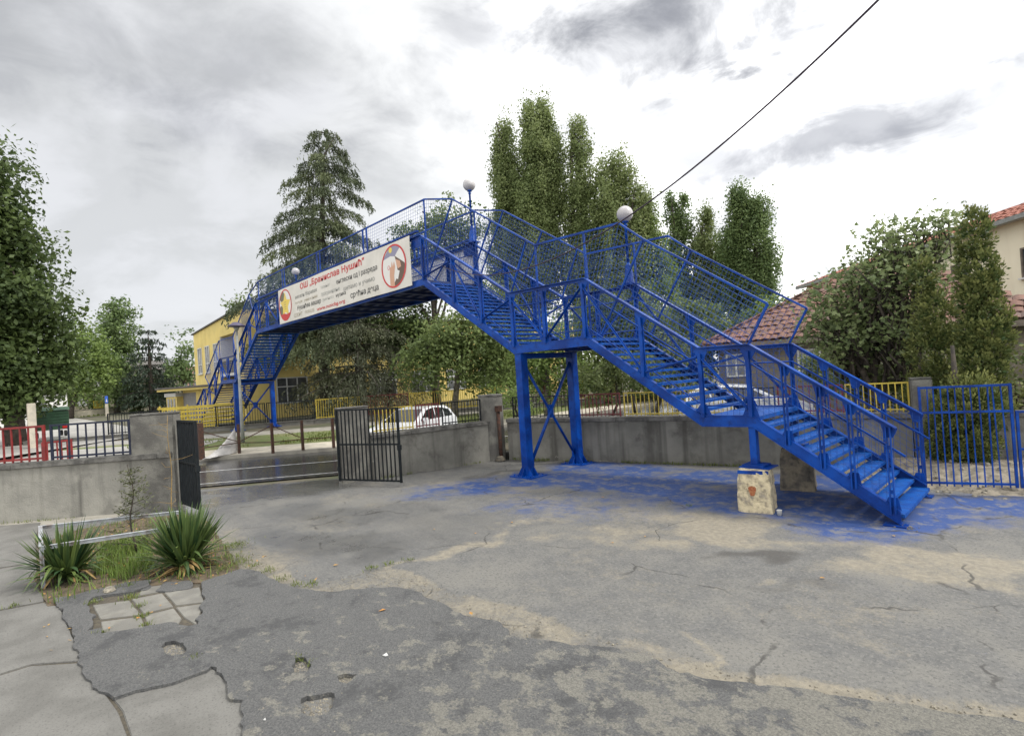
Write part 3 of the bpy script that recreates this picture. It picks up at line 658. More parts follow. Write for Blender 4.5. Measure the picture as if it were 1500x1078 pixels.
# ---- concrete slabs of the path on the left
path = empty('slab_path', (-10, -1, 0)); struct(path)
def slab(poly, z1, m, parent, gap=0.012, name='slab', thick=0.06):
    c = np.mean(np.array(poly), 0); vs = []
    pts = []
    for q in poly:
        d = np.array(q) - c; L_ = np.linalg.norm(d); pts.append(tuple(c + d * (1 - gap / L_)))
    k = MB(); n = len(pts)
    k.prism(pts, 'z', z1 - thick, z1)
    o = k.build(name, m, None, bevel=0.006)
    o.parent = parent; o.matrix_parent_inverse = Matrix.Translation(-Vector(parent.location)); return o
sl = [
    [(-7.092, -0.643), (-7.108, -0.126), (-7.104, 0.089), (-6.751, 0.458), (-5.45, 0.578), (-4.802, 0.576), (-4.565, 0.068), (-5.618, -0.65)],
    [(-9.298, -0.488), (-9.317, -0.136), (-9.179, 0.267), (-8.81, 0.405), (-6.786, 0.461), (-7.122, 0.089), (-7.126, -0.126), (-7.106, -0.603)],
    [(-11.661, -0.589), (-11.708, -0.146), (-11.578, 0.168), (-11.505, 0.295), (-9.738, 0.317), (-9.21, 0.268), (-9.347, -0.136), (-9.327, -0.489)],
    [(-15.685, -0.664), (-15.874, -0.163), (-15.371, 0.472), (-13.629, 0.33), (-11.564, 0.289), (-11.627, 0.169), (-11.757, -0.146), (-11.754, -0.593)],
    [(-6.74, 0.468), (-5.763, 0.585), (-5.583, 1.022), (-5.619, 1.304), (-4.764, 1.336), (-4.134, 1.159), (-4.772, 0.584), (-5.452, 0.587)]]
for k, q in enumerate(sl):
    slab(q, 0.019 - 0.004 * (k == 4), M['slab'], path)
jb = [(-5.249, -0.613), (-16.464, -0.794), (-15.459, 0.475), (-9.215, 0.341), (-6.0, 0.673), (-5.646, 1.311), (-4.586, 1.373), (-3.904, 1.104), (-4.161, 0.053)]
o = MB().prism(jb, 'z', -0.05, 0.006).build('joint_bed', M['joint']); o.parent = path; o.matrix_parent_inverse = Matrix.Translation(-Vector(path.location))
# ---- worn paving tiles showing through
tiles = empty('paving_tiles', (-8.2, 1.5, 0)); struct(tiles)
tl = [
    [(-8.505, 0.691), (-8.305, 1.045), (-7.613, 1.066), (-7.858, 0.699)], [(-8.317, 1.061), (-8.208, 1.378), (-7.562, 1.379), (-7.622, 1.081)], [(-8.22, 1.396), (-8.022, 1.764), (-7.38, 1.664), (-7.572, 1.395)],
    [(-7.803, 0.699), (-7.566, 1.059), (-7.154, 1.032), (-7.298, 0.664)], [(-7.569, 1.079), (-7.515, 1.37), (-7.068, 1.367), (-6.942, 1.301), (-7.141, 1.043)], [(-7.524, 1.386), (-7.356, 1.658), (-6.97, 1.509), (-6.735, 1.427), (-7.054, 1.378)],
    [(-8.722, 1.347), (-8.632, 1.472), (-8.257, 1.448), (-8.369, 1.097), (-8.528, 1.187)]]
for q in tl:
    slab(q, 0.018, M['paving_tile'], tiles, 0.012, 'tile', 0.05)
tb = [(-8.564, 0.597), (-8.963, 1.371), (-8.281, 1.883), (-7.17, 1.685), (-6.558, 1.431), (-7.208, 0.626)]
o = MB().prism(tb, 'z', -0.05, 0.007).build('joint_bed', M['joint']); o.parent = tiles; o.matrix_parent_inverse = Matrix.Translation(-Vector(tiles.location))

# ---- loose gravel on the broken strip (beyond counting)
def scatter_stones(name, pts, smin, smax, m, seed):
    r = np.random.default_rng(seed); n = len(pts)
    base = np.array([(1, 0, -.3), (-.5, .87, -.3), (-.5, -.87, -.3), (.4, .5, .8), (-.6, .1, .7), (.3, -.6, .6)], float)
    fc = np.array([(0, 1, 3), (1, 4, 3), (1, 2, 4), (2, 5, 4), (2, 0, 5), (0, 3, 5), (3, 4, 5)])
    sc = (smin + (smax - smin) * r.random((n, 1, 1)) ** 2.5) * r.uniform(0.6, 1.3, (n, 1, 3)); an = r.uniform(0, 6.28, n)
    v = base[None] * sc; c, s = np.cos(an)[:, None], np.sin(an)[:, None]
    x = v[..., 0] * c - v[..., 1] * s; y = v[..., 0] * s + v[..., 1] * c
    v = np.stack([x, y, v[..., 2] * 0.7], -1) + pts[:, None]
    Fq = (fc[None] + (np.arange(n) * 6)[:, None, None]).reshape(-1, 3)
    return link(name, raw_mesh(name, v.reshape(-1, 3), Fq), m)
sp = rng.uniform((-9, 0), (2, 7), (60000, 2)); kk = inside(sp, strip); sp = sp[kk]; sp = sp[(fbm(sp, 1.1, 9) + 0.25 * rng.random(len(sp))) > 0.62][:3000]
st = scatter_stones('loose_gravel', np.c_[sp, np.full(len(sp), -0.012)], 0.002, 0.012, M['stone'], 5); tag(st, 'pale loose gravel along the broken asphalt strip', 'gravel', kind='stuff')
pp = []
for hole in potholes[:4]:
    h = np.array(hole); q = rng.uniform(h.min(0), h.max(0), (300, 2)); pp.append(q[inside(q, hole)])
pp = np.concatenate(pp); st = scatter_stones('pothole_gravel', np.c_[pp, np.full(len(pp), 0.002)], 0.004, 0.014, M['stone'], 6); tag(st, 'gravel and grit lying in the potholes', 'gravel', kind='stuff')
ap = rng.uniform((-8, -0.8), (1.5, 5.5), (9000, 2)); ap = ap[inside(ap, out_front)][:1800]
st = scatter_stones('asphalt_grit', np.c_[ap, np.full(len(ap), 0.043)], 0.002, 0.007, M['stone'], 8); tag(st, 'small grit strewn over the dark asphalt', 'grit', kind='stuff')

# ================================================================== the footbridge
YN, YF = 9.233, 11.292
bridge = empty('footbridge', (0, 0, 0))
tag(bridge, 'bright blue steel footbridge with stairs crossing over the road', 'footbridge')
# nodes (x, z) of the underside of the stringers, right foot to left foot
NOD = [(-1.77, 0.02), (-3.78, 1.375), (-4.68, 1.36), (-7.20, 3.05), (-9.51, 3.04), (-13.22, 5.37), (-27.8, 5.36), (-31.6, 3.05), (-34.2, 3.05), (-37.0, 1.40), (-38.1, 1.40), (-40.0, 0.38)]
RAIL = [(-1.76, 1.42), (-3.75, 2.80), (-4.66, 2.81), (-7.17, 4.53), (-9.54, 4.58), (-13.22, 6.89), (-27.75, 6.88), (-31.6, 4.54), (-34.25, 4.54), (-37.0, 2.87), (-38.1, 2.87), (-40.0, 1.85)]
UP = [(-3.42, 3.44), (-5.7, 5.05), (-6.24, 5.50), (-8.64, 5.58), (-11.69, 7.55), (-13.0, 7.91), (-27.45, 7.90), (-28.86, 7.46), (-31.87, 5.61), (-34.55, 5.60), (-37.9, 3.59)]
def interp(poly, x):
    for (x0, z0), (x1, z1) in zip(poly[:-1], poly[1:]):
        if x1 <= x <= x0: return z0 + (z1 - z0) * (x - x0) / (x1 - x0)
    return poly[0][1] if x > poly[0][0] else poly[-1][1]
def extrude_profile(poly, prof):
    """prof: closed (y,dz) outline swept along the (x,z) polyline with vertical mitres"""
    k = MB(); n = len(prof)
    for x, z in poly:
        for y, dz in prof: k.v.append((x, y, z + dz))
    for i in range(len(poly) - 1):
        for j in range(n):
            j2 = (j + 1) % n; k.f.append((i * n + j, (i + 1) * n + j, (i + 1) * n + j2, i * n + j2))
    k.f.append(tuple(range(n))); e = (len(poly) - 1) * n; k.f.append(tuple(e + j for j in reversed(range(n))))
    return k
BL = M['blue']
for y, s in ((YN, 1), (YF, -1)):          # s points inwards
    # channel stringer: web outside, flanges inwards, with a narrow proud lip
    c = [(-0.035, 0), (0.085, 0), (0.085, 0.018), (0.0, 0.018), (0.0, 0.185), (0.075, 0.185), (0.075, 0.202), (-0.022, 0.202), (-0.022, 0.185), (-0.016, 0.185), (-0.016, 0.018), (-0.035, 0.018)]
    extrude_profile(NOD, [(y + s * a, b) for a, b in c]).build('stringer', BL, bridge)
    # handrail: flat plate on top with a down-turned flange
    c = [(-0.055, 0.0), (0.075, 0.0), (0.075, -0.016), (0.012, -0.016), (0.012, -0.075), (-0.002, -0.075), (-0.002, -0.016), (-0.055, -0.016)]
    extrude_profile(RAIL, [(y + s * a, b) for a, b in c]).build('handrail', BL, bridge)
# --- floors
def tread(xf, xb, z, parent=bridge):
    """one pressed tread with folded lips; xf/xb are its edges"""
    k = MB(); a, b = min(xf, xb), max(xf, xb)
    k.box(a, b, YN + 0.03, YF - 0.03, z - 0.008, z)
    k.box(a, a + 0.006, YN + 0.03, YF - 0.03, z - 0.05, z - 0.009)
    k.box(b - 0.006, b, YN + 0.03, YF - 0.03, z - 0.05, z - 0.009)
    for y0 in (YN + 0.032, YF - 0.042):
        k.add([(a, y0, z - 0.01), (b, y0, z - 0.01), (b, y0, z - 0.05), (a, y0 , z - 0.05)], [(0, 1, 2, 3)])
    return k.build('tread', M['blue_tread'], parent)
def flight(x0, z0, x1, z1, rises):
    """treads between floor (x0,z0) low end and (x1,z1) high end"""
    dz = (z1 - z0) / rises; dx = (x1 - x0) / rises
    for k in range(1, rises):
        xa = x0 + dx * (k - 0.45); xb = xa + dx * 1.22
        tread(xa, xb, z0 + dz * k)
FL = 0.172
flight(-1.62, 0.03, -3.80, 1.375 + FL, 11)
flight(-4.60, 1.36 + FL, -7.20, 3.05 + FL, 13)
flight(-9.45, 3.04 + FL, -13.22, 5.37 + FL, 17)
flight(-31.65, 3.05 + FL, -27.8, 5.36 + FL, 17)
flight(-37.05, 1.40 + FL, -34.2, 3.05 + FL, 12)
flight(-40.15, 0.42, -38.1, 1.40 + FL, 8)
def plate(name, xa, xb, z, m):
    k = MB(); a, b = min(xa, xb), max(xa, xb)
    k.box(a, b, YN + 0.03, YF - 0.03, z - 0.01, z); k.box(a, a + 0.01, YN + 0.03, YF - 0.03, z - 0.07, z - 0.011); k.box(b - 0.01, b, YN + 0.03, YF - 0.03, z - 0.07, z - 0.011)
    return k.build(name, m, bridge)
plate('landing_plate', -3.70, -4.68, 1.375 + FL, M['blue_tread'])
plate('landing_plate', -7.12, -9.52, 3.05 + FL, M['blue_tread'])
plate('landing_plate', -31.5, -34.25, 3.05 + FL, M['blue_tread'])
plate('landing_plate', -37.0, -38.1, 1.40 + FL, M['blue_tread'])
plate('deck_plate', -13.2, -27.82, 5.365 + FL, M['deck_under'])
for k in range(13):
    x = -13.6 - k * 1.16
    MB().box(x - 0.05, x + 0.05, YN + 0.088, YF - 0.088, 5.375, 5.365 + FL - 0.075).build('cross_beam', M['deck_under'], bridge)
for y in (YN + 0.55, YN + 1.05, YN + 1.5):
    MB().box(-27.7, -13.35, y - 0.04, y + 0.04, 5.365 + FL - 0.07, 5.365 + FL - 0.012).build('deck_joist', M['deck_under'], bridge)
for x0, x1 in ((-7.3, -9.4), (-31.7, -34.1)):
    for k in range(3):
        x = x0 + (x1 - x0) * (k + 0.5) / 3
        MB().box(x - 0.04, x + 0.04, YN + 0.088, YF - 0.088, 3.07, 3.05 + FL - 0.075).build('cross_beam', BL, bridge)
# --- truss posts, braces and gussets
def post(x, y, s, wide=0.062, double=False, zt=None):
    zb = interp(NOD, x) + (0.19 if not double else 0.10); zt = interp(RAIL, x) - 0.02
    k = MB()
    if double:
        for dx in (-0.026, 0.026):
            k.box(x + dx - 0.009, x + dx + 0.009, y - s * 0.045 - 0.024, y - s * 0.045 + 0.024, zb, zt - 0.03)
        for q in (0.25, 0.5, 0.75):
            zq = zb + (zt - zb) * q; k.box(x - 0.017, x + 0.017, y - s * 0.045 - 0.006, y - s * 0.045 + 0.006, zq - 0.03, zq + 0.03)
    else:
        k.box(x - wide / 2, x + wide / 2, y - 0.006 + s * 0.022, y + 0.006 + s * 0.022, zb - 0.1, zt)
        k.box(x - 0.007, x + 0.007, y + s * 0.029 - 0.0, y + s * 0.085, zb, zt) if s > 0 else k.box(x - 0.007, x + 0.007, y - 0.085, y - 0.029, zb, zt)
        k.box(x - 0.03, x + 0.03, y - s * 0.038 - 0.018, y - s * 0.038 + 0.018, zb - 0.02, zt - 0.1)
    return k.build('post', BL, bridge)
def gusset(pts, y, s):
    return MB().prism(pts, 'y', y + s * 0.009 - 0.004, y + s * 0.009 + 0.004).build('gusset_plate', BL, bridge)
def top_gusset(x, y, s, w=0.16, h=0.26):
    a, b = interp(RAIL, x - w) - 0.018, interp(RAIL, x + w) - 0.018; z = interp(RAIL, x) - 0.018
    return gusset([(x - w, a), (x, z), (x + w, b), (x + 0.05, z - h), (x - 0.05, z - h)], y, s)
def bottom_gusset(x, y, s, w=0.15, h=0.2):
    a, b = interp(NOD, x - w) + 0.203, interp(NOD, x + w) + 0.203; z = interp(NOD, x) + 0.203
    return gusset([(x - w, a), (x, z), (x + w, b), (x + 0.06, z + h), (x - 0.06, z + h)], y, s)
def diag(xa, ta, xb, tb, y, s):
    """brace between top (1) or bottom (0) of two posts"""
    za = interp(RAIL, xa) - 0.17 if ta else interp(NOD, xa) + 0.26
    zb = interp(RAIL, xb) - 0.17 if tb else interp(NOD, xb) + 0.26
    k = MB(); a = Vector((xa, y + s * 0.002, za)); b = Vector((xb, y + s * 0.002, zb)); d = (b - a).normalized()
    a += d * 0.06; b -= d * 0.06
    off = Vector((0, -s * 0.022, 0))
    k.bar(a + off, b + off, 0.012, 0.055, up=(d.z, 0, -d.x))
    k.bar(a + off - Vector((0, s * 0.028, 0)), b + off - Vector((0, s * 0.028, 0)), 0.04, 0.011, up=(d.z, 0, -d.x))
    return k.build('diagonal_brace', BL, bridge)
deck_posts = [-13.22 - (27.8 - 13.22) / 10 * k for k in range(11)]
for y, s in ((YN, 1), (YF, -1)):
    for x in (-1.85, -2.32, -2.72, -3.22):
        post(x, y, s, double=True); top_gusset(x, y, s, 0.11, 0.19); bottom_gusset(x, y, s, 0.09, 0.13)
    for x in (-39.9, -39.3, -38.7): post(x, y, s, double=True); top_gusset(x, y, s, 0.13, 0.22)
    for x in (-3.79, -4.65, -5.85, -7.25, -8.43, -9.5, -10.66, -11.79, -13.2, -28.95, -30.3, -31.6, -32.9, -34.2, -35.6, -37.0, -38.1) + tuple(deck_posts[1:]):
        post(x, y, s); top_gusset(x, y, s); bottom_gusset(x, y, s)
    runs = [(-4.65, 1, -3.79, 0), (-7.25, 1, -5.85, 0), (-5.85, 0, -4.65, 1), (-9.5, 1, -8.43, 0), (-8.43, 0, -7.25, 1),
            (-13.2, 0, -11.79, 1), (-11.79, 1, -10.66, 0), (-10.66, 0, -9.5, 1),
            (-27.8, 0, -28.95, 1), (-28.95, 1, -30.3, 0), (-30.3, 0, -31.6, 1), (-31.6, 1, -32.9, 0), (-32.9, 0, -34.2, 1), (-34.2, 1, -35.6, 0), (-35.6, 0, -37.0, 1), (-37.0, 1, -38.1, 0)]
    for k in range(10):
        runs.append((deck_posts[k], (k + 1) % 2 if k != 0 else 0, deck_posts[k + 1], k % 2 if k != 0 else 1) if k == 0 else (deck_posts[k], 1 if k % 2 else 0, deck_posts[k + 1], 0 if k % 2 else 1))
    for q in runs: diag(*q, y, s)
    # round guard tubes on the inside
    rail_off = lambda poly, dz: [(x, y + s * 0.07, z + dz) for x, z in poly]
    MB().tube(rail_off([(-1.68, 1.36)] + RAIL[1:-1] + [(-40.05, 1.83)], -0.36), 0.017, 8).build('guard_tube', BL, bridge, True)
    MB().tube([(x, y + s * 0.10, z + 0.37) for x, z in NOD[1:-1]], 0.014, 8).build('guard_tube', BL, bridge, True)
    # upper cage frame
    ym = y + s * 0.05
    extrude_profile(UP, [(ym - 0.022, -0.022), (ym + 0.022, -0.022), (ym + 0.022, 0.022), (ym - 0.022, 0.022)]).build('cage_rail', BL, bridge)
    lean = [((-3.78, 2.80), (-3.42, 3.44)), ((-6.86, 3.27), (-5.70, 5.05)), ((-4.95, 2.9), (-4.56, 4.25)) if False else None, ((-9.55, 4.58), (-8.93, 5.74)), ((-12.98, 5.72), (-11.69, 7.53)), ((-11.0, 5.3), (-10.15, 6.53)),
            ((-27.95, 5.72), (-28.86, 7.44)), ((-31.55, 4.6), (-31.87, 5.60)), ((-36.95, 2.95), (-37.9, 3.59)), ((-34.0, 3.4), (-35.4, 5.06))]
    for q in lean:
        if q: MB().bar((q[0][0], ym + s * 0.004, q[0][1]), (q[1][0], ym + s * 0.004, q[1][1]), 0.036, 0.036).build('cage_post', BL, bridge)
    for x, z0, z1 in ((-8.64, 3.3, 5.56), (-7.17, 4.55, 5.51), (-13.05, 5.6, 7.9), (-27.45, 5.6, 7.9), (-31.87, 3.4, 5.6), (-34.5, 4.5, 5.6)):
        MB().box(x - 0.02, x + 0.02, ym - 0.018 + s * 0.004, ym + 0.018 + s * 0.004, z0, z1).build('cage_post', BL, bridge)
    for xc in (-16.55, -20.32, -24.0):
        for dx in (-0.13, 0.13):
            MB().box(xc + dx - 0.04, xc + dx + 0.04, y - s * 0.018 - 0.012, y - s * 0.018 + 0.012, 6.9, 7.9).build('cage_post', BL, bridge)
    # wire mesh infill, floor to cage rail
    k = MB(); r = 0.0025
    def wire(a, b):
        k.bar((a[0], ym, a[1]), (b[0], ym, b[1]), 2 * r, 2 * r)
    segs = [((-1.85, 0.3), (-3.79, 1.62), (-3.75, 2.74), (-1.8, 1.38), 'lin'), ((-3.79, 1.55), (-4.68, 1.55), (-4.66, 2.78), (-3.75, 2.78), 'lin'),
            ((-4.68, 1.58), (-7.2, 3.26), (-6.24, 5.5), (-3.42, 3.44), 'per'), ((-7.0, 3.25), (-9.5, 3.25), (-8.64, 5.56), (-6.24, 5.5), 'flat'),
            ((-9.5, 3.26), (-13.2, 5.58), (-11.7, 7.54), (-8.64, 5.56), 'per'), ((-13.0, 5.58), (-13.22, 5.58), (-13.0, 7.88), (-11.7, 7.54), 'tri'),
            ((-13.2, 5.58), (-27.8, 5.58), (-27.45, 7.88), (-13.0, 7.88), 'flat'), ((-27.8, 6.85), (-31.6, 4.56), (-31.87, 5.6), (-28.86, 7.45), 'per'),
            ((-31.6, 4.56), (-34.2, 4.56), (-34.5, 5.58), (-31.87, 5.58), 'flat'), ((-34.2, 4.5), (-37.0, 2.9), (-37.9, 3.57), (-34.55, 5.58), 'per')]
    for b0, b1, t1, t0, kind in segs:
        b0, b1, t1, t0 = map(np.array, (b0, b1, t1, t0))
        Lh = max(np.linalg.norm(b1 - b0), np.linalg.norm(t1 - t0)); Lv = max(np.linalg.norm(t0 - b0), np.linalg.norm(t1 - b1))
        nh = max(2, int(Lh / 0.105)); nv = max(2, int(Lv / 0.105))
        if Lh > 10: nh = int(Lh / 0.125)
        for i in range(nh + 1):
            t = i / nh; wire(b0 + (b1 - b0) * t, t0 + (t1 - t0) * t)
        for i in range(1, nv):
            t = i / nv; wire(b0 + (t0 - b0) * t, b1 + (t1 - b1) * t)
    tag(k.build('wire_mesh', M['blue_wire'], bridge), kind='stuff')
# junction plates where the truss meets the banner end
for y, s in ((YN, 1), (YF, -1)):
    MB().box(-13.75, -13.3, y - 0.012 + s * 0.0, y - 0.004 + s * 0.0, 6.55, 6.8).build('gusset_plate', BL, bridge)
    MB().box(-27.6, -13.4, y - 0.05, y + 0.05, 7.02, 7.07).build('banner_rail', BL, bridge)
# --- columns
def column(x, y, z0, z1):
    k = MB(); h = 0.11
    k.box(x - h, x + h, y - h, y + h, z0 + 0.02, z1)
    k.box(x - h - 0.02, x + h + 0.02, y - h - 0.02, y + h + 0.02, z1 - 0.015, z1 + 0.0)
    c = k.build('column', BL, bridge, bevel=0.008)
    b = MB().box(x - 0.36, x + 0.36, y - 0.30, y + 0.30, z0 - 0.01, z0 + 0.022)
    for a in range(8):
        cx = x + 0.27 * (1 if a % 2 else -1) * (0.5 if a > 3 else 1); cy = y + 0.22 * (1 if (a // 2) % 2 else -1)
        b.tube([(cx, cy, z0 + 0.02), (cx, cy, z0 + 0.05)], 0.02, 6)
    b.build('base_plate', BL, c)
    for dx, dy in ((1, 0), (-1, 0), (0, 1), (0, -1), (1, 0.6), (-1, 0.6), (1, -0.6), (-1, -0.6)):
        f = MB(); t = 0.006
        if dy == 0 or abs(dy) < 1:
            if dy == 0: continue
            f.add([(x + dx * h, y + dy * h * 1.4 - t, z0 + 0.023), (x + dx * 0.26, y + dy * h * 1.4 - t, z0 + 0.023), (x + dx * h, y + dy * h * 1.4 - t, z0 + 0.24), (x + dx * h, y + dy * h * 1.4 + t, z0 + 0.023), (x + dx * 0.26, y + dy * h * 1.4 + t, z0 + 0.023), (x + dx * h, y + dy * h * 1.4 + t, z0 + 0.24)],
                  [(0, 1, 2), (3, 5, 4), (0, 3, 4, 1), (1, 4, 5, 2), (2, 5, 3, 0)])
        else:
            f.add([(x - t, y + dy * h, z0 + 0.023), (x - t, y + dy * 0.24, z0 + 0.023), (x - t, y + dy * h, z0 + 0.24), (x + t, y + dy * h, z0 + 0.023), (x + t, y + dy * 0.24, z0 + 0.023), (x + t, y + dy * h, z0 + 0.24)],
                  [(0, 1, 2), (3, 5, 4), (0, 3, 4, 1), (1, 4, 5, 2), (2, 5, 3, 0)])
        f.build('stiffener', BL, c)
    return c
for x, z0 in ((-9.36, 0.0), (-31.9, 0.40)):
    for y in (YN + 0.06, YF - 0.06): column(x, y, z0, 3.035)
    zl, zh = z0 + 0.28, 2.75
    MB().tube([(x, YN + 0.17, zl), (x, YF - 0.17, zh)], 0.042, 10).build('cross_brace', BL, bridge, True)
    MB().tube([(x - 0.02, YN + 0.17, zh), (x - 0.02, YF - 0.17, zl)], 0.036, 10).build('cross_brace', BL, bridge, True)
    ymid = (YN + YF) / 2; zm = (zl + zh) / 2
    MB().box(x - 0.012, x + 0.004, ymid - 0.11, ymid + 0.11, zm - 0.17, zm + 0.17).build('gusset_plate', BL, bridge)
    for y in (YN + 0.2, YF - 0.2):
        MB().box(x - 0.008, x + 0.004, y - 0.09, y + 0.09, zl - 0.08, zl + 0.16).build('gusset_plate', BL, bridge)
    MB().box(x - 0.09, x + 0.09, YN + 0.0, YF - 0.0, 2.9, 3.03).build('cross_beam', BL, bridge)
# short posts under the lower landing
for y, zt in ((YN + 0.05, 0.69), (YF - 0.05, 0.77)):
    k = MB(); k.box(-3.80 - 0.06, -3.80 + 0.06, y - 0.06, y + 0.06, zt + 0.05, 1.385); p = k.build('support_post', BL, bridge, bevel=0.006)
    MB().box(-3.95, -3.60, y - 0.19, y + 0.15, zt + 0.021, zt + 0.055).build('base_plate', BL, p)
    MB().box(-4.0, -3.50, y - 0.22, y + 0.2, zt + 0.001, zt + 0.02).build('base_plate', BL, p)
# foot plates of the stairs
for y in (YN, YF):
    MB().box(-1.98, -1.70, y - 0.1, y + 0.1, 0.004, 0.022).build('foot_plate', BL, bridge)

# --- concrete footings under the posts (two single blocks)
def footing(name, cx, cy, rz, b, t, h, m, label, seed):
    r = np.random.default_rng(seed)
    bm = bmesh.new(); bmesh.ops.create_cube(bm, size=1.0)
    bmesh.ops.subdivide_edges(bm, edges=bm.edges[:], cuts=7, use_grid_fill=True)
    for v in bm.verts:
        z = v.co.z + 0.5; w = b + (t - b) * z
        e = (abs(v.co.x) > 0.45) + (abs(v.co.y) > 0.45) + (z > 0.95)
        j = r.normal(0, 0.006, 3) * (1.0 + 1.2 * max(0, e - 1)) - np.array([v.co.x, v.co.y, 0]) * (0.05 * max(0, e - 1) * r.random())
        v.co = Vector((v.co.x * w[0] + j[0], v.co.y * w[1] + j[1], z * h + (j[2] if 0.03 < z < 0.97 else 0) - (0.02 if z < 0.03 else 0)))
    me = bpy.data.meshes.new(name); bm.to_mesh(me); bm.free()
    o = link(name, me, m); o.location = (cx, cy, 0); o.rotation_euler = (0, 0, rz); tag(o, label, 'concrete block', 'concrete footings under the lower landing')
    return o
fb = footing('concrete_footing', -3.77, 9.17, R(14), np.array((0.56, 0.64)), np.array((0.47, 0.56)), 0.69, M['block'], 'flaking cream concrete block with a rust stain under the near post', 1)
MB().box(-0.235, 0.235, -0.281, -0.275, 0.63, 0.688).build('paint_drip', BL, fb)
ro = MB(); ring = [(0.055 * math.cos(a) * (1 + 0.25 * math.sin(3 * a)), 0.10 * math.sin(a) * (1 + 0.2 * math.cos(2 * a))) for a in np.linspace(0, 6.28, 15)[:-1]]
ro.v = [(x - 0.02 + 0.01 * 0, -0.308 + z * 0.075 + 0.0 - 0.0, 0.36 + z) for x, z in ring]; ro.f = [tuple(range(len(ring)))]
ro.build('rust_stain', M['rust_stain'], fb)
footing('concrete_footing', -3.72, 11.02, R(14), np.array((0.60, 0.62)), np.array((0.50, 0.52)), 0.77, M['block_dark'], 'dark weathered concrete block behind the stairs near the wall', 2)

# --- globe lamps standing on the far handrail
def globe_lamp(x, z, gr, zg, label):
    t = empty('globe_lamp', (x, YF, z)); tag(t, label, 'lamp', 'globe lamps on the footbridge')
    k = MB(); k.lathe([(0.02, 0.0), (0.14, 0.0), (0.14, 0.03), (0.115, 0.08), (0.10, 0.30), (0.075, 0.40), (0.07, 0.42), (0.085, 0.45), (0.05, 0.50), (0.03, 0.55)], 0, 0, 14); k.build('lamp_base', BL, t, True)
    MB().box(-0.22, 0.22, -0.16, 0.16, -0.03, -0.002).build('bracket', BL, t)
    hp = zg - gr - z
    MB().lathe([(0.034, 0.54), (0.032, hp - 0.1), (0.05, hp - 0.09), (0.05, hp - 0.06), (0.03, hp - 0.05), (0.03, hp - 0.02), (0.075, hp - 0.015), (0.085, hp + 0.025)], 0, 0, 12).build('pole', BL, t, True)
    bm = bmesh.new(); bmesh.ops.create_uvsphere(bm, u_segments=24, v_segments=16, radius=gr)
    me = bpy.data.meshes.new('globe'); bm.to_mesh(me); bm.free(); me.polygons.foreach_set('use_smooth', [True] * len(me.polygons))
    g = link('globe', me, M['globe'], t); g.location = (0, 0, zg - z)
globe_lamp(-13.27, 6.93, 0.205, 8.83, 'frosted globe lamp at the top of the right stairs')
globe_lamp(-7.40, 4.57, 0.20, 6.32, 'frosted globe lamp above the middle landing, nearest of the lamps')
globe_lamp(-27.7, 6.92, 0.20, 8.62, 'pale globe lamp behind the left end of the banner')

# --- banner on the near side of the deck
ban = empty('banner', (-19.3, YN - 0.12, 5.4)); tag(ban, 'long cream school banner with red heading hung along the footbridge deck', 'banner')
YB = -0.0
bx0, bx1, bz0, bz1 = -24.42 + 19.3, -13.68 + 19.3, 5.435 - 5.4, 6.955 - 5.4
k = MB(); nseg = 24
for i in range(nseg + 1):
    t = i / nseg; x = bx0 + (bx1 - bx0) * t; w = 0.012 * math.sin(t * 19)
    for yy, zz in ((-0.006, bz0), (-0.006, bz1), (0.006, bz1), (0.006, bz0)): k.v.append((x, yy, zz + (w * 0.6)))
for i in range(nseg):
    for j in range(4): k.f.append((i * 4 + j, i * 4 + (j + 1) % 4, i * 4 + 4 + (j + 1) % 4, i * 4 + 4 + j))
k.f += [(0, 1, 2, 3), (nseg * 4 + 3, nseg * 4 + 2, nseg * 4 + 1, nseg * 4)]
k.build('panel', M['banner'], ban)
def text(body, x0, x1, z0, z1, m, bold=0.0, name='lettering'):
    """lettering fitted to a box in banner coordinates (world x, z)"""
    cu = bpy.data.curves.new('t', 'FONT'); cu.body = body; cu.size = 1.0; cu.offset = bold; cu.resolution_u = 3
    ob = bpy.data.objects.new('t', cu); COL.objects.link(ob)
    dg = bpy.context.evaluated_depsgraph_get(); dg.update()
    me = bpy.data.meshes.new_from_object(ob.evaluated_get(dg))
    bpy.data.objects.remove(ob); bpy.data.curves.remove(cu)
    n = len(me.vertices)
    if n == 0: return None
    co = np.empty(n * 3, np.float32); me.vertices.foreach_get('co', co); co = co.reshape(-1, 3)
    lo = co.min(0); hi = co.max(0); s = (co - lo) / np.maximum(hi - lo, 1e-6)
    out = np.stack([x0 + 19.3 + s[:, 0] * (x1 - x0), np.full(n, -0.012), z0 - 5.4 + s[:, 1] * (z1 - z0)], 1).astype(np.float32)
    me.vertices.foreach_set('co', out.ravel()); me.update(); me.materials.clear()
    return link(name, me, m, ban)
def tx(body, a, b, m, bold=0.0):
    """a: lower-left, b: upper-right (x,z) on the banner"""
    text(body, a[0], b[0], a[1], b[1], m, bold)
tx('ОШ „Бранислав Нушић"', (-21.97, 6.56), (-16.5, 6.88), M['ink_red'], 0.02)
tx('весели боравак', (-22.53, 6.26), (-20.35, 6.46), M['ink_grey'], 0.01)
tx('таленат', (-20.02, 6.33), (-19.2, 6.43), M['ink_pale'])
tx('енглески од I разреда', (-18.66, 6.24), (-15.66, 6.47), M['ink_dark'], 0.01)
tx('путује', (-22.57, 6.06), (-21.83, 6.19), M['ink_tan'])
tx('учимо и знамо', (-21.64, 6.04), (-20.35, 6.16), M['ink_tan'])
tx('програмирање', (-20.0, 6.0), (-18.43, 6.17), M['ink_pale'], 0.01)
tx('шетамо и учимо', (-18.12, 5.91), (-15.87, 6.09), M['ink_grey'])
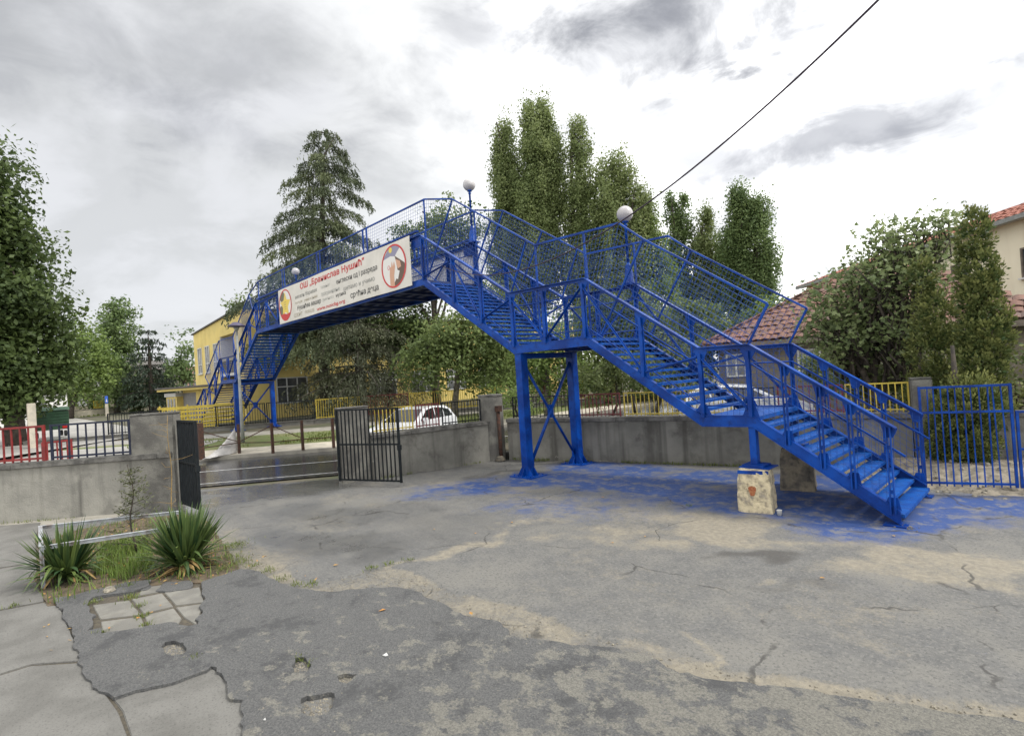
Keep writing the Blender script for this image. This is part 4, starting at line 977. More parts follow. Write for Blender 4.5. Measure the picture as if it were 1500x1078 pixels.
tx('Нушићев вашар', (-22.38, 5.76), (-20.06, 6.0), M['ink_dark'], 0.012)
tx('уметност', (-19.92, 5.80), (-18.95, 5.93), M['ink_pale'])
tx('музика', (-18.76, 5.78), (-17.97, 5.93), M['ink_dark'], 0.01)
tx('срећна деца', (-17.62, 5.56), (-15.65, 5.83), M['ink_dark'], 0.015)
tx('СПОРТ', (-22.75, 5.54), (-21.9, 5.70), M['ink_tan'])
tx('ПОБЕДЕ', (-21.62, 5.545), (-20.71, 5.68), M['ink_tan'])
tx('www.nusicbg.org', (-20.48, 5.49), (-18.06, 5.67), M['ink_red'], 0.015)
def flat(name, pts, m, d, parent=ban):
    """printed flat shape, pts in world (x,z), d: lift off the vinyl"""
    me = bpy.data.meshes.new(name); me.from_pydata([(x + 19.3, -0.009 - d, z - 5.4) for x, z in pts], [], [tuple(range(len(pts)))]); me.update()
    return link(name, me, m, parent)
def oval(cx, cz, rx, rz, n=48): return [(cx + rx * math.cos(2 * math.pi * i / n), cz + rz * math.sin(2 * math.pi * i / n)) for i in range(n)]
def ringshape(name, cx, cz, rx, rz, w, m, d):
    n = 48; me = bpy.data.meshes.new(name); a = oval(cx, cz, rx, rz); b = oval(cx, cz, rx - w, rz - w * 0.7)
    me.from_pydata([(x + 19.3, -0.009 - d, z - 5.4) for x, z in a + b], [], [(i, (i + 1) % n, n + (i + 1) % n, n + i) for i in range(n)]); me.update()
    return link(name, me, m, ban)
def clip_oval(pts, cx, cz, rx, rz):
    out = []
    for x, z in pts:
        q = math.hypot((x - cx) / rx, (z - cz) / rz)
        if q > 0.97: x, z = cx + (x - cx) * 0.97 / q, cz + (z - cz) * 0.97 / q
        out.append((x, z))
    return out
# left emblem: yellow star over two grey balls in a red oval
c1 = (-23.67, 6.21, 0.71, 0.69)
flat('emblem_ground', oval(*c1), M['ink_white'], 0.001)
flat('emblem_ball', clip_oval(oval(-23.98, 6.62, 0.27, 0.25, 20), *c1), M['ink_olive'], 0.002)
flat('emblem_ball', clip_oval(oval(-24.13, 6.02, 0.22, 0.21, 20), *c1), M['ink_olive'], 0.002)
star = []
for i in range(10):
    a = math.pi / 2 + i * math.pi / 5; r = 0.60 if i % 2 == 0 else 0.29
    star.append((-23.66 + r * math.cos(a) * 1.0, 6.20 + r * math.sin(a)))
flat('emblem_star', star, M['ink_yellow'], 0.003)
flat('emblem_foot', clip_oval([(-24.25, 5.78), (-23.9, 5.86), (-23.55, 5.80), (-23.1, 5.84), (-23.2, 5.6), (-23.6, 5.45), (-24.0, 5.5)], *c1), M['ink_red'], 0.004)
for i in range(4): flat('emblem_line', [(-23.78, 6.32 - i * 0.1), (-23.55, 6.33 - i * 0.1), (-23.55, 6.345 - i * 0.1), (-23.78, 6.335 - i * 0.1)], M['ink_olive'], 0.005)
ringshape('emblem_ring', *c1, 0.075, M['ink_red'], 0.006)
# right emblem: an arm reaching over papers
c2 = (-14.64, 6.205, 0.74, 0.69)
flat('picture_ground', oval(*c2), M['ink_white'], 0.001)
flat('picture_shade', clip_oval([(-15.3, 6.5), (-14.8, 6.55), (-14.55, 6.5), (-14.2, 6.75), (-14.35, 7.0), (-14.9, 7.0)], *c2), M['ink_lilac'], 0.002)
flat('picture_coat', clip_oval([(-14.55, 6.52), (-14.0, 6.2), (-13.8, 6.0), (-14.1, 5.6), (-14.6, 5.4), (-14.66, 5.65), (-14.4, 5.9), (-14.45, 6.2)], *c2), M['ink_brown'], 0.003)
flat('picture_flower', oval(-14.78, 6.74, 0.10, 0.09, 12), M['ink_yellow'], 0.004)
flat('picture_arm', clip_oval([(-14.93, 5.45), (-14.62, 5.45), (-14.64, 5.9), (-14.55, 6.18), (-14.6, 6.36), (-14.68, 6.2), (-14.73, 6.38), (-14.79, 6.2), (-14.86, 6.2), (-14.9, 5.95)], *c2), M['ink_skin'], 0.004)
flat('picture_hand', [(-14.5, 6.40), (-14.25, 6.3), (-14.2, 6.12), (-14.38, 6.08), (-14.46, 6.2)], M['ink_skin'], 0.005)
flat('picture_paper', [(-14.45, 6.05), (-14.3, 6.0), (-14.42, 5.75), (-14.54, 5.8)], M['ink_white'], 0.005)
ringshape('picture_scissors', -14.93, 6.2, 0.07, 0.07, 0.022, M['ink_red'], 0.005)
ringshape('picture_ring', *c2, 0.075, M['ink_red'], 0.006)
# banner on the far side, its pale back towards us
fb_ = empty('banner', (-19.3, YF + 0.10, 5.4)); tag(fb_, 'pale back of the second banner on the far side of the deck', 'banner')
MB().box(-5.3, 6.15, -0.006, 0.006, 0.06, 1.5).build('panel', M['banner_back'], fb_)

# ================================================================== walls, gates and fences
def wall_run(name, a, b, thick, h, cop, m, label, seed=1, over=0.05, side=1):
    """rendered wall from a to b (front face on the line a-b, thickness to 'side'), with uneven coping"""
    a = Vector(a); b = Vector(b); d = b - a; Ln = d.length; d.normalize(); n = Vector((-d.y, d.x)) * side
    t = empty(name, (a.x, a.y, 0)); tag(t, label, 'wall')
    r = np.random.default_rng(seed)
    def P(u, v, z): q = d * u + n * v; return (q.x, q.y, z)
    k = MB(); k.hexa([P(0, 0, -0.1), P(Ln, 0, -0.1), P(Ln, thick, -0.1), P(0, thick, -0.1)], [P(0, 0, h), P(Ln, 0, h), P(Ln, thick, h), P(0, thick, h)])
    k.build('wall_body', m, t)
    # coping cast in lengths
    u = 0.0
    while u < Ln - 0.05:
        w = min(r.uniform(0.9, 1.7), Ln - u)
        if Ln - u - w < 0.3: w = Ln - u
        j = [r.normal(0, 0.006) for _ in range(4)]
        k = MB(); e = 0.002
        k.hexa([P(u + e, -over + j[0], h + 0.001), P(u + w - e, -over + j[1], h + 0.001), P(u + w - e, thick + over, h + 0.001), P(u + e, thick + over, h + 0.001)],
               [P(u + e, -over + j[0] * 2, h + cop + j[2]), P(u + w - e, -over + j[1] * 2, h + cop + j[2]), P(u + w - e, thick + over, h + cop + j[3] + 0.01), P(u + e, thick + over, h + cop + j[3] + 0.01)])
        k.build('coping', M['coping'], t, bevel=0.008); u += w
    return t
wall_run('yard_wall', (-19.2, -4.15), (-13.98, 2.68), 0.30, 1.17, 0.11, M['wall_pale'], 'low rendered wall with dark run-off streaks left of the gate')
wall_run('yard_wall', (-12.80, 6.95), (-12.03, 10.72), 0.28, 1.08, 0.10, M['concrete_wall'], 'short concrete wall from the right gate pillar to the round pillar', 2)
wall_run('yard_wall', (-11.75, 10.90), (-2.30, 13.56), 0.28, 1.10, 0.11, M['concrete_wall'], 'long grey concrete wall running behind the stairs', 3)
wall_run('yard_wall', (-1.86, 13.70), (6.5, 16.05), 0.28, 1.10, 0.11, M['concrete_wall'], 'concrete wall continuing behind the blue railing', 4)
def pillar(name, pts, h, m, label, cap=0.03, bevel=0.02):
    c = np.mean(pts, 0); t = empty(name, (c[0], c[1], 0)); tag(t, label, 'pillar')
    q = [(x - c[0], y - c[1]) for x, y in pts]
    MB().prism(q, 'z', -0.1, h).build('shaft', m, t, bevel=bevel)
    MB().prism([(x * 1.015, y * 1.015) for x, y in q], 'z', h + 0.001, h + cap).build('cap', M['coping'], t, bevel=0.008)
    return t
dl = Vector((0.607, 0.794)); nl = Vector((-0.794, 0.607))
def rect(a, d, n, w, t): a = Vector(a); return [tuple(a), tuple(a + d * w), tuple(a + d * w + n * t), tuple(a + n * t)]
pillar('gate_pillar', rect(Vector((-13.96, 2.735)) - dl * 0.92 - nl * 0.03, dl, nl, 0.92, 0.36), 2.14, M['pillar'], 'broad square concrete gate pillar with dark top edge, left of gateway', 0.04)
d1 = Vector((0.185, 0.983)); n1 = Vector((-0.983, 0.185))
pillar('gate_pillar', rect(Vector((-13.02, 6.18)), d1, n1, 0.80, 0.34), 1.92, M['pillar'], 'concrete gate pillar behind the open right gate leaf', 0.03)
rp = [(-12.27 + 0.40 * math.cos(a), 10.74 + 0.36 * math.sin(a)) for a in np.linspace(0, 2 * math.pi, 15)[:-1]]
pillar('corner_pillar', rp, 1.90, M['pillar'], 'rounded concrete corner pillar where two yard walls meet', 0.06)
pillar('wall_pillar', rect((-2.27, 13.52), Vector((0.963, 0.27)), Vector((-0.27, 0.963)), 0.36, 0.36), 1.90, M['pillar'], 'plain grey wall pillar beside the columnar thuja', 0.03)
# rusty drain pipe in the wall corner
t = empty('drain_pipe', (-11.84, 10.66, 0)); tag(t, 'thin rusty pipe stub standing in the wall corner', 'pipe')
MB().tube([(0, 0, -0.02), (0.0, 0, 0.6), (-0.02, 0.0, 1.55)], 0.055, 8).build('pipe', M['rust'], t, True)
MB().box(-0.09, 0.09, -0.07, 0.07, 1.45, 1.62).build('pipe_box', M['rust'], t)
MB().lathe([(0.02, 0.0), (0.15, 0.0), (0.12, 0.10), (0.06, 0.13)], 0.02, -0.05, 9).build('rubble_lump', M['block_dark'], t)

_bar_cache = {}
def picket(h, w, m):
    key = (round(h, 3), w, m.name)
    if key not in _bar_cache:
        me = MB().box(-w / 2, w / 2, -w / 2, w / 2, 0, h).mesh('bar'); me.materials.append(m); _bar_cache[key] = me
    return _bar_cache[key]
def fence_panel(name, a, b, z0, z1, n, m, label, group, cat='fence', rail=0.03, bar=0.018, zb=None, midrail=None, slope=None, legs=True):
    """open metal panel: two rails, end posts and n bars between a and b"""
    a = Vector(a); b = Vector(b); d = b - a; Ln = d.length; ang = math.atan2(d.y, d.x)
    t = empty(name, (a.x, a.y, 0), ang); tag(t, label, cat, group)
    MB().box(0, Ln, -rail / 2, rail / 2, z1 - rail, z1).build('top_rail', m, t)
    MB().box(0, Ln, -rail / 2, rail / 2, z0 + 0.04, z0 + 0.04 + rail).build('bottom_rail', m, t)
    if midrail: MB().box(0, Ln, -rail / 2, rail / 2, midrail - rail / 2, midrail + rail / 2).build('middle_rail', m, t)
    for x in (rail / 2, Ln - rail / 2):
        MB().box(x - rail * 0.52, x + rail * 0.52, -rail * 0.53, rail * 0.53, (zb if zb is not None else z0), z1 + 0.003).build('end_post', m, t)
    me = picket(z1 - rail - 0.002 - (z0 + 0.0), bar, m)
    for i in range(n):
        x = Ln * (i + 1) / (n + 1); o = link('bar', me, None, t); o.location = (x + random.uniform(-0.004, 0.004), 0, z0 + 0.001); o.rotation_euler = (random.gauss(0, 0.006), random.gauss(0, 0.010), random.uniform(-0.2, 0.2))
    return t
G2 = 'railings on top of the yard walls'
# on the left wall
fence_panel('railing_panel', (-16.464, -0.571), (-15.554, 0.619), 1.30, 2.08, 8, M['red_paint'], 'red metal railing panel on the left yard wall', G2, rail=0.045, bar=0.028)
fence_panel('railing_panel', (-15.488, 0.705), (-14.494, 2.006), 1.30, 2.08, 8, M['navy_paint'], 'dark railing panel between red panel and square gate pillar', G2, rail=0.04, bar=0.026)
# on wall 1
def inset(p, dx): return (p[0] - 0.983 * dx, p[1] + 0.185 * dx)
fence_panel('railing_panel', inset((-12.78, 7.03), .14), inset((-12.545, 8.18), .14), 1.20, 1.85, 10, M['yellow_paint'], 'yellow railing panel on the short wall behind the gate leaf', G2, bar=0.02)
fence_panel('railing_panel', inset((-12.525, 8.26), .14), inset((-12.386, 8.955), .14), 1.20, 1.85, 6, M['darkred_paint'], 'dark red railing panel in front of the white parked car', G2, bar=0.02)
fence_panel('railing_panel', inset((-12.369, 9.04), .14), inset((-12.12, 10.30), .14), 1.20, 1.85, 11, M['black_paint'], 'black railing panel next to the rounded corner pillar', G2, bar=0.016)
# on wall 2 and beyond
def w2(p): return (p[0] - 0.27 * 0.14, p[1] + 0.963 * 0.14)
for a, b, n, m, lab in [((-11.60, 10.93), (-9.82, 11.45), 15, 'black_paint', 'black railing panel right of the corner pillar, behind near column'),
                        ((-9.77, 11.466), (-8.36, 11.863), 12, 'darkred_paint', 'dark red railing panel on long wall behind the far column'),
                        ((-8.27, 11.89), (-6.70, 12.33), 13, 'yellow_paint', 'yellow railing panel under the middle stair flight'),
                        ((-6.64, 12.35), (-5.66, 12.62), 9, 'yellow_paint', 'short yellow railing panel seen through the middle treads'),
                        ((-5.62, 12.637), (-4.74, 12.886), 7, 'navy_paint', 'dark railing panel before the white car beyond the lower landing'),
                        ((-4.69, 12.90), (-3.43, 13.255), 9, 'darkred_paint', 'dark red railing panel right of lower landing, left of yellow one'),
                        ((-3.40, 13.264), (-2.30, 13.58), 9, 'yellow_paint', 'yellow railing panel ending at the plain wall pillar'),
                        ((-0.42, 14.11), (1.2, 14.56), 11, 'red_paint', 'red railing panel at the right picture edge')]:
    fence_panel('railing_panel', w2(a), w2(b), 1.22, 1.85, n, M[m], lab, G2, bar=0.02 if n < 14 else 0.016)
# the gates
def gate_leaf(a, b, z0, z1, n, label, zsag=0.0):
    a = Vector(a); b = Vector(b); d = b - a; Ln = d.length
    t = empty('gate_leaf', (a.x, a.y, 0), math.atan2(d.y, d.x)); tag(t, label, 'gate', 'black gate leaves of the yard'); m = M['black_paint']; w = 0.05
    MB().box(0, w, -w / 2, w / 2, z0, z1).build('frame_stile', m, t); MB().box(Ln - w, Ln, -w / 2, w / 2, z0, z1).build('frame_stile', m, t)
    for z in (z0 + 0.02, (z0 + z1) / 2, z1 - w * 0.8): MB().box(w + 0.001, Ln - w - 0.001, -w * 0.4, w * 0.4, z, z + w * 0.8).build('frame_rail', m, t)
    me = picket(z1 - z0 - 0.08, 0.026, m)
    for i in range(n):
        o = link('bar', me, None, t); o.location = (w + (Ln - 2 * w) * (i + 1) / (n + 1), 0, z0 + 0.05)
    for z in (z0 + 0.3, z1 - 0.3): MB().tube([(-0.02, 0, z - 0.06), (-0.02, 0, z + 0.06)], 0.02, 8).build('hinge', m, t)
    MB().box(Ln - 0.06, Ln + 0.02, -0.04, 0.04, (z0 + z1) / 2 - 0.12, (z0 + z1) / 2 + 0.0).build('lock_box', m, t)
    return t
gate_leaf((-12.99, 6.10), (-11.21, 6.84), 0.10, 1.92, 14, 'black barred gate leaf swung open in front of its pillar on the right')
gate_leaf((-13.90, 2.80), (-12.672, 2.876), 0.10, 1.99, 9, 'black gate leaf seen nearly edge-on beside the left gate pillar')
# blue railing right of the stairs
ra, rb = (-1.841, 11.522), (-0.67, 11.992)
rd = (Vector(rb) - Vector(ra)).normalized(); rl = (Vector(rb) - Vector(ra)).length
t = fence_panel('blue_railing', ra, rb, 0.14, 1.86, 11, M['blue'], 'tall blue railing panel beside the foot of the stairs', 'blue railings by the stairs', rail=0.035, bar=0.018, midrail=1.41)
MB().box(-0.16, -0.002, -0.012, 0.012, 1.395, 1.42).build('tie_rail', BL, t)
MB().box(-0.13, -0.002, -0.012, 0.012, 0.76, 0.78).build('tie_rail', BL, t); MB().box(-0.075, -0.057, -0.009, 0.009, 0.16, 0.759).build('bar', BL, t); MB().box(-0.16, -0.002, -0.012, 0.012, 0.18, 0.2).build('tie_rail', BL, t)
rc = Vector(rb) + rd * 0.03; re = Vector(rb) + rd * 1.5
fence_panel('blue_railing', rc, re, 0.14, 1.41, 9, M['blue'], 'low blue railing panel at the right picture edge', 'blue railings by the stairs', rail=0.035, bar=0.018, midrail=0.78)
# far fence in front of the school
FA, FB_ = Vector((-34.24, 8.28)), Vector((-31.44, 12.76)); fd = (FB_ - FA).normalized()
plinth = wall_run('fence_plinth', FA - fd * 9, FA + fd * 34, 0.25, 0.55, 0.04, M['concrete_wall'], 'low concrete plinth under the school fence across the road', 5, side=1)
cols = ['black_paint', 'yellow_paint', 'black_paint', 'black_paint', 'yellow_paint', 'darkred_paint', 'yellow_paint', 'yellow_paint', 'black_paint', 'darkred_paint', 'yellow_paint', 'black_paint']
labs = ['leftmost black fence panel by the grey school annex', 'yellow fence panel beside the left stair foot', 'black fence panel behind the left stair columns', 'black fence panel right of the left stair columns', 'solid yellow fence panel under the banner', 'dark red fence panel behind the right gate pillar', 'yellow fence panel above the gate leaf', 'yellow fence panel left of the parked car, across the road', 'black fence panel behind the parked white car', 'dark red fence panel far behind the parked car', 'yellow fence panel farthest right across the road', 'black fence panel far behind the corner pillar']
for i in range(12):
    a = FA + fd * (-5.0 + i * 2.75); b = a + fd * 2.68; off = Vector((-fd.y, fd.x)) * 0.12
    fence_panel('school_fence', a + off, b + off, 0.62, 1.78, 18, M[cols[i]], labs[i], 'school fence panels across the road', rail=0.05, bar=0.03 if 'yellow' in cols[i] else 0.024)
# rusty guard rail posts along the far kerb
gp = [(-22.297, 5.205), (-22.619, 6.592), (-20.987, 7.287), (-20.677, 8.308), (-19.877, 9.184)]
gr = empty('guard_rail', (*gp[0], 0.12)); tag(gr, 'rusty guard rail with crossed bars along the far kerb', 'guard rail')
for i, p in enumerate(gp):
    q = Vector((p[0] - gp[0][0], p[1] - gp[0][1], 0)); w = 0.045 if i else 0.085
    MB().box(q.x - w, q.x + w, q.y - w, q.y + w, 0, 1.15 if i else 1.35).build('rail_post', M['rust'], gr)
for p, q in zip(gp[:-1], gp[1:]):
    a = Vector((p[0] - gp[0][0], p[1] - gp[0][1], 0)); b = Vector((q[0] - gp[0][0], q[1] - gp[0][1], 0)); up = lambda v, z: (v.x, v.y, z)
    MB().tube([up(a, 0.42), up(b, 0.42)], 0.02, 6).build('bar', M['rust'], gr)
    if p != gp[3]: MB().tube([up(a, 1.05), up(b, 0.45)] if gp.index(p) % 2 == 0 else [up(a, 0.45), up(b, 1.05)], 0.018, 6).build('diagonal_bar', M['rust'], gr)

# ================================================================== street things
# grey lamp post by the left columns
lx, ly = (-25.197, 7.508)
t = empty('street_lamp', (lx, ly, 0.28)); tag(t, 'slim grey street lamp post with a flat purple-grey shade', 'street lamp')
MB().tube([(0, 0, 0), (0, 0, 1.4), (0, 0, 4.95)], [0.085, 0.07, 0.045], 10).build('pole', M['pole_grey'], t, True)
MB().lathe([(0.06, 4.94), (0.10, 5.02), (0.14, 5.1)], 0, 0, 12).build('lamp_neck', M['pole_grey'], t, True)
MB().lathe([(0.02, 5.11), (0.36, 5.12), (0.35, 5.16), (0.22, 5.24), (0.14, 5.30), (0.03, 5.32)], 0, 0, 20).build('lamp_shade', M['lampshade'], t, True)
# white tarp tied to the guard rail
r = np.random.default_rng(3); nu, nv = 16, 12
A = np.array([-23.7, 6.15]); B = np.array([-23.3, 7.1])
vs = []; fs = []
p0 = np.array([*(-22.4, 5.32), 0.13]); p1 = np.array([*(-22.792, 6.519), 0.13]); p2 = np.array([*(-25.593, 7.303), 1.15]); p2[:2] = p1[:2] + 0.02
back = np.array([-0.9, 0.35, 0.0])
for i in range(nu + 1):
    u = i / nu; ridge = p0 + (p2 - p0) * u ** 1.1; ridge[2] = 0.16 + (p2[2] - 0.16) * (u ** 1.6)
    foot = p0 + (p1 - p0) * u + np.array([0.35, -0.2, 0]) * (1 - u)
    for j in range(nv + 1):
        v = j / nv
        if v < 0.5: q = foot + (ridge - foot) * (v / 0.5) ** 0.9
        else: q = ridge + (p0 + (p1 - p0) * u + back * (0.6 + 0.3 * u) + np.array([0, 0, 0.02]) - ridge) * ((v - 0.5) / 0.5)
        q = q + np.array([0.03, 0.02, 0.02]) * math.sin(9 * u + 5 * v) + r.normal(0, 0.010, 3); q[2] = max(q[2], 0.14)
        vs.append(tuple(q))
for i in range(nu):
    for j in range(nv): fs.append((i * (nv + 1) + j, (i + 1) * (nv + 1) + j, (i + 1) * (nv + 1) + j + 1, i * (nv + 1) + j + 1))
k = MB(); k.v = vs; k.f = fs
tag(k.build('tarp', M['tarp'], None, True), 'crumpled white tarp tied to the rusty guard rail', 'tarp')
# cable from above down to the handrail of the upper flight
ca = Vector((-0.996, 5.917, 5.76)); cb = Vector((-12.3, YN - 0.02, 5.78)); pts = []
for i in range(41):
    u = i / 40; p = ca.lerp(cb, u); p.z -= 4 * 1.12 * u * (1 - u); pts.append(p)
ca2 = ca + (pts[0] - pts[1]) * 12
kb = MB(); kb.tube([ca2] + pts, 0.011, 6); tag(kb.build('overhead_cable', M['cable'], None, True), 'dark overhead cable sagging down to the footbridge rail', 'cable')

# ---- parked cars
def car(name, loc, rz, label):
    t = empty(name, loc, rz); tag(t, label, 'car', 'parked white cars')
    W_ = 0.84
    # side outline (x forward), hatchback
    prof = [(-1.95, 0.28), (-2.0, 0.55), (-1.96, 0.86), (-1.86, 0.98), (1.0, 0.98), (1.75, 0.86), (2.0, 0.68), (2.03, 0.45), (1.95, 0.28)]
    k = MB(); rows = [(-W_, 0.93), (-W_ * 0.93, 1.0), (W_ * 0.93, 1.0), (W_, 0.93)]
    def arch(pr):
        out = []
        for x, z in pr: out.append((x, z))
        return out
    low = [(1.72, 0.28)] + [(1.30 + 0.36 * math.cos(a), 0.30 + 0.36 * math.sin(a)) for a in np.linspace(0.05, math.pi - 0.05, 7)] + [(-0.9, 0.26)] + [(-1.28 + 0.36 * math.cos(a), 0.30 + 0.36 * math.sin(a)) for a in np.linspace(0.05, math.pi - 0.05, 7)]
    full = prof + low
    k.prism(full, 'y', -W_, W_)
    k.build('body', M['car_white'], t, bevel=0.03)
    roof = [(-1.84, 0.975), (-1.62, 1.30), (-1.30, 1.44), (-0.4, 1.48), (0.25, 1.42), (1.05, 0.975)]
    k = MB(); n = len(roof); vs_ = []
    for x, z in roof:
        w = W_ * (0.97 - 0.20 * (z - 0.975) / 0.5); vs_ += [(x, -w, z), (x, w, z)]
    fs_ = [(2 * i, 2 * i + 1, 2 * i + 3, 2 * i + 2) for i in range(n - 1)] + [tuple(2 * i for i in range(n)), tuple(2 * i + 1 for i in reversed(range(n)))]
    k.add(vs_, fs_); k.build('cabin', M['car_white'], t, bevel=0.025)
    def pane(pts, s, name='side_window'):
        q = []
        for x, z in pts: q.append((x, s * (W_ * (0.97 - 0.20 * (z - 0.975) / 0.5) + 0.006), z))
        me = MB(); me.v = q; me.f = [tuple(range(len(q)))]; return me.build(name, M['car_glass'], t)
    for s in (-1, 1):
        pane([(-1.62, 1.0), (-1.46, 1.27), (-1.05, 1.36), (-0.98, 1.0)], s); pane([(-0.93, 1.0), (-1.0, 1.37), (-0.42, 1.42), (-0.35, 1.0)], s); pane([(-0.29, 1.0), (-0.36, 1.42), (0.18, 1.36), (0.80, 1.0)], s)
    k = MB(); k.add([(1.02, -0.70, 1.0), (1.02, 0.70, 1.0), (0.29, 0.60, 1.415), (0.29, -0.60, 1.415)], [(0, 1, 2, 3)]); o = k.build('windscreen', M['car_glass'], t); o.location = (0.012, 0, 0.006)
    k = MB(); k.add([(-1.80, -0.66, 1.04), (-1.80, 0.66, 1.04), (-1.63, 0.60, 1.30), (-1.63, -0.60, 1.30)], [(0, 1, 2, 3)]); o = k.build('rear_window', M['car_glass'], t); o.location = (-0.014, 0, 0.006)
    for x in (1.30, -1.28):
        for s in (-1, 1):
            w = MB().tube([(x, s * 0.66, 0.30), (x, s * 0.85, 0.30)], 0.30, 18).build('wheel', M['rubber'], t)
            MB().tube([(x, s * 0.85, 0.30), (x, s * 0.862, 0.30)], 0.19, 14).build('rim', M['chrome'], w)
    for s in (-1, 1):
        MB().box(-1.995, -1.93, s * 0.62 - 0.13, s * 0.62 + 0.13, 0.72, 0.92).build('tail_light', M['red_lens'], t)
        MB().box(1.88, 1.985, s * 0.58 - 0.16, s * 0.58 + 0.16, 0.64, 0.76).build('headlight', M['frame_white'], t)
        MB().box(0.55, 0.72, s * 0.92 - 0.08, s * 0.92 + 0.08, 1.0, 1.1).build('mirror', M['car_white'], t)
    return t
car('parked_car', (*(-18.024, 11.721), 0.0), R(293), 'white hatchback parked in the road behind the dark red railing')
car('parked_car', (*(-7.626, 17.838), 0.26), R(28), 'white car behind the long wall, seen through the lower landing')

# ---- far left: dumpster, concrete pole, sign, low red fence
bx, by, bz = (-43.956, 1.972, 0.474)
t = empty('dumpster', (bx, by, 0.47), R(8)); tag(t, 'dark green ribbed waste container on wheels beyond the left wall', 'dumpster')
MB().box(-0.65, 0.65, -0.85, 0.85, 0.45, 1.62).build('body', M['bin_green'], t, bevel=0.03)
for k_ in range(5): MB().box(0.652, 0.70, -0.82, 0.82, 0.72 + k_ * 0.18, 0.79 + k_ * 0.18).build('rib', M['bin_green'], t)
MB().prism([(-0.72, 1.625), (0.74, 1.625), (0.5, 1.82), (-0.4, 1.84)], 'y', -0.9, 0.9).build('lid', M['bin_green'], t, bevel=0.02)
for sx in (-0.5, 0.5):
    for sy in (-0.68, 0.68): MB().tube([(sx, sy - 0.05, 0.18), (sx, sy + 0.05, 0.18)], 0.18, 12).build('wheel', M['rubber'], t)
MB().box(0.655, 0.69, 0.5, 0.75, 0.50, 0.66).build('reflector', M['red_lens'], t)
px_, py_, pz_ = (-35.987, 0.971, 0.931)
tag(MB().prism([(px_ - .17, py_ - .17), (px_ + .17, py_ - .17), (px_ + .15, py_ + .17), (px_ - .17, py_ + .17)], 'z', 0.0, 2.62).build('concrete_post', M['sand'], None, bevel=0.02), 'pale square concrete post standing under the big left tree', 'post')
sx_, sy_, sz_ = (-85.476, 9.481, 0.433)
t = empty('road_sign', (sx_, sy_, 0.45)); tag(t, 'small blue sign on a concrete post at the far lawn', 'sign')
MB().box(-0.16, 0.16, -0.16, 0.16, 0, 1.6).build('post', M['sand'], t); MB().box(0.17, 0.2, -0.16, 0.16, 1.7, 2.6).build('sign_plate', M['sign_blue'], t); MB().prism([(-0.09, 1.85), (0.09, 1.85), (0.0, 2.3)], 'x', 0.205, 0.21).build('sign_mark', M['frame_white'], t); MB().box(-0.04, 0.04, -0.04, 0.04, 1.601, 2.5).build('sign_stem', M['pole_grey'], t)
wall_run('lawn_wall', (-91.957, -2.815), (-96.226, 18.561), 0.3, 1.35, 0.05, M['sand'], 'low pale wall at the back of the far lawn', 6)
fence_panel('low_fence', (-17.189, 0.61), (-17.359, 1.194), 0.1, 1.62, 5, M['red_paint'], 'low red fence panel standing behind the dark railing on the left', None, rail=0.04, bar=0.025)
for k_, (p, m_, lb) in enumerate([(((-95.567, 9.108), (-95.459, 10.177)), 'yellow_paint', 'small yellow fence panel behind the far lawn, near the blue sign'), (((-95.929, 14.372), (-95.651, 16.124)), 'yellow_paint', 'small yellow fence panel behind the far lawn, left of annex'), (((-96.128, 12.977), (-95.943, 14.281)), 'darkred_paint', 'dark red fence panel behind the far lawn')]):
    fence_panel('lawn_fence', p[0], p[1], 1.45, 2.5, 9, M[m_], lb, 'fence panels behind the far lawn', rail=0.09, bar=0.06)

# ================================================================== buildings
def window(x0, x1, z0, z1, parent, y=0.0, mull=1, trans=0.5, m='pane', frame='frame_white', d=-1, sill=True):
    """window on the wall face y (outside towards d*y)"""
    w = empty('window', ((x0 + x1) / 2, y, z0)); w.parent = parent; a = (x1 - x0) / 2; h = z1 - z0; f = min(0.07, a * 0.16)
    MB().box(-a, a, min(0, -d * 0.02), max(0, -d * 0.02) + 0.001, 0, h).build('pane', M[m], w)
    k = MB(); e0, e1 = (d * 0.055, d * 0.004) if d < 0 else (0.004, 0.055)
    k.box(-a, -a + f, e0, e1, 0, h).box(a - f, a, e0, e1, 0, h).box(-a + f, a - f, e0, e1, 0, f).box(-a + f, a - f, e0, e1, h - f, h)
    for i in range(mull): x = -a + 2 * a * (i + 1) / (mull + 1); k.box(x - f / 2, x + f / 2, e0, e1, f + 0.001, h - f - 0.001)
    if trans: k.box(-a + f, a - f, e0 * 0.9, e1 * 0.9, h * trans - f / 2, h * trans + f / 2)
    k.build('frame', M[frame], w)
    if sill: MB().box(-a - 0.08, a + 0.08, min(d * 0.14, 0), max(d * 0.14, 0), -0.07, -0.005).build('sill', M['white_wall'], w)
    return w
# --- yellow school: wing along the bridge end, wing along the street
sch = empty('school_building', (-41.8, 12.7, 0.4)); tag(sch, 'yellow school building with white base band and recessed balcony', 'building')
# south wing (x from -13 to 0 in local, front y=0, roof falls to the left)
Lw = 13.2
def S(px, z): return px
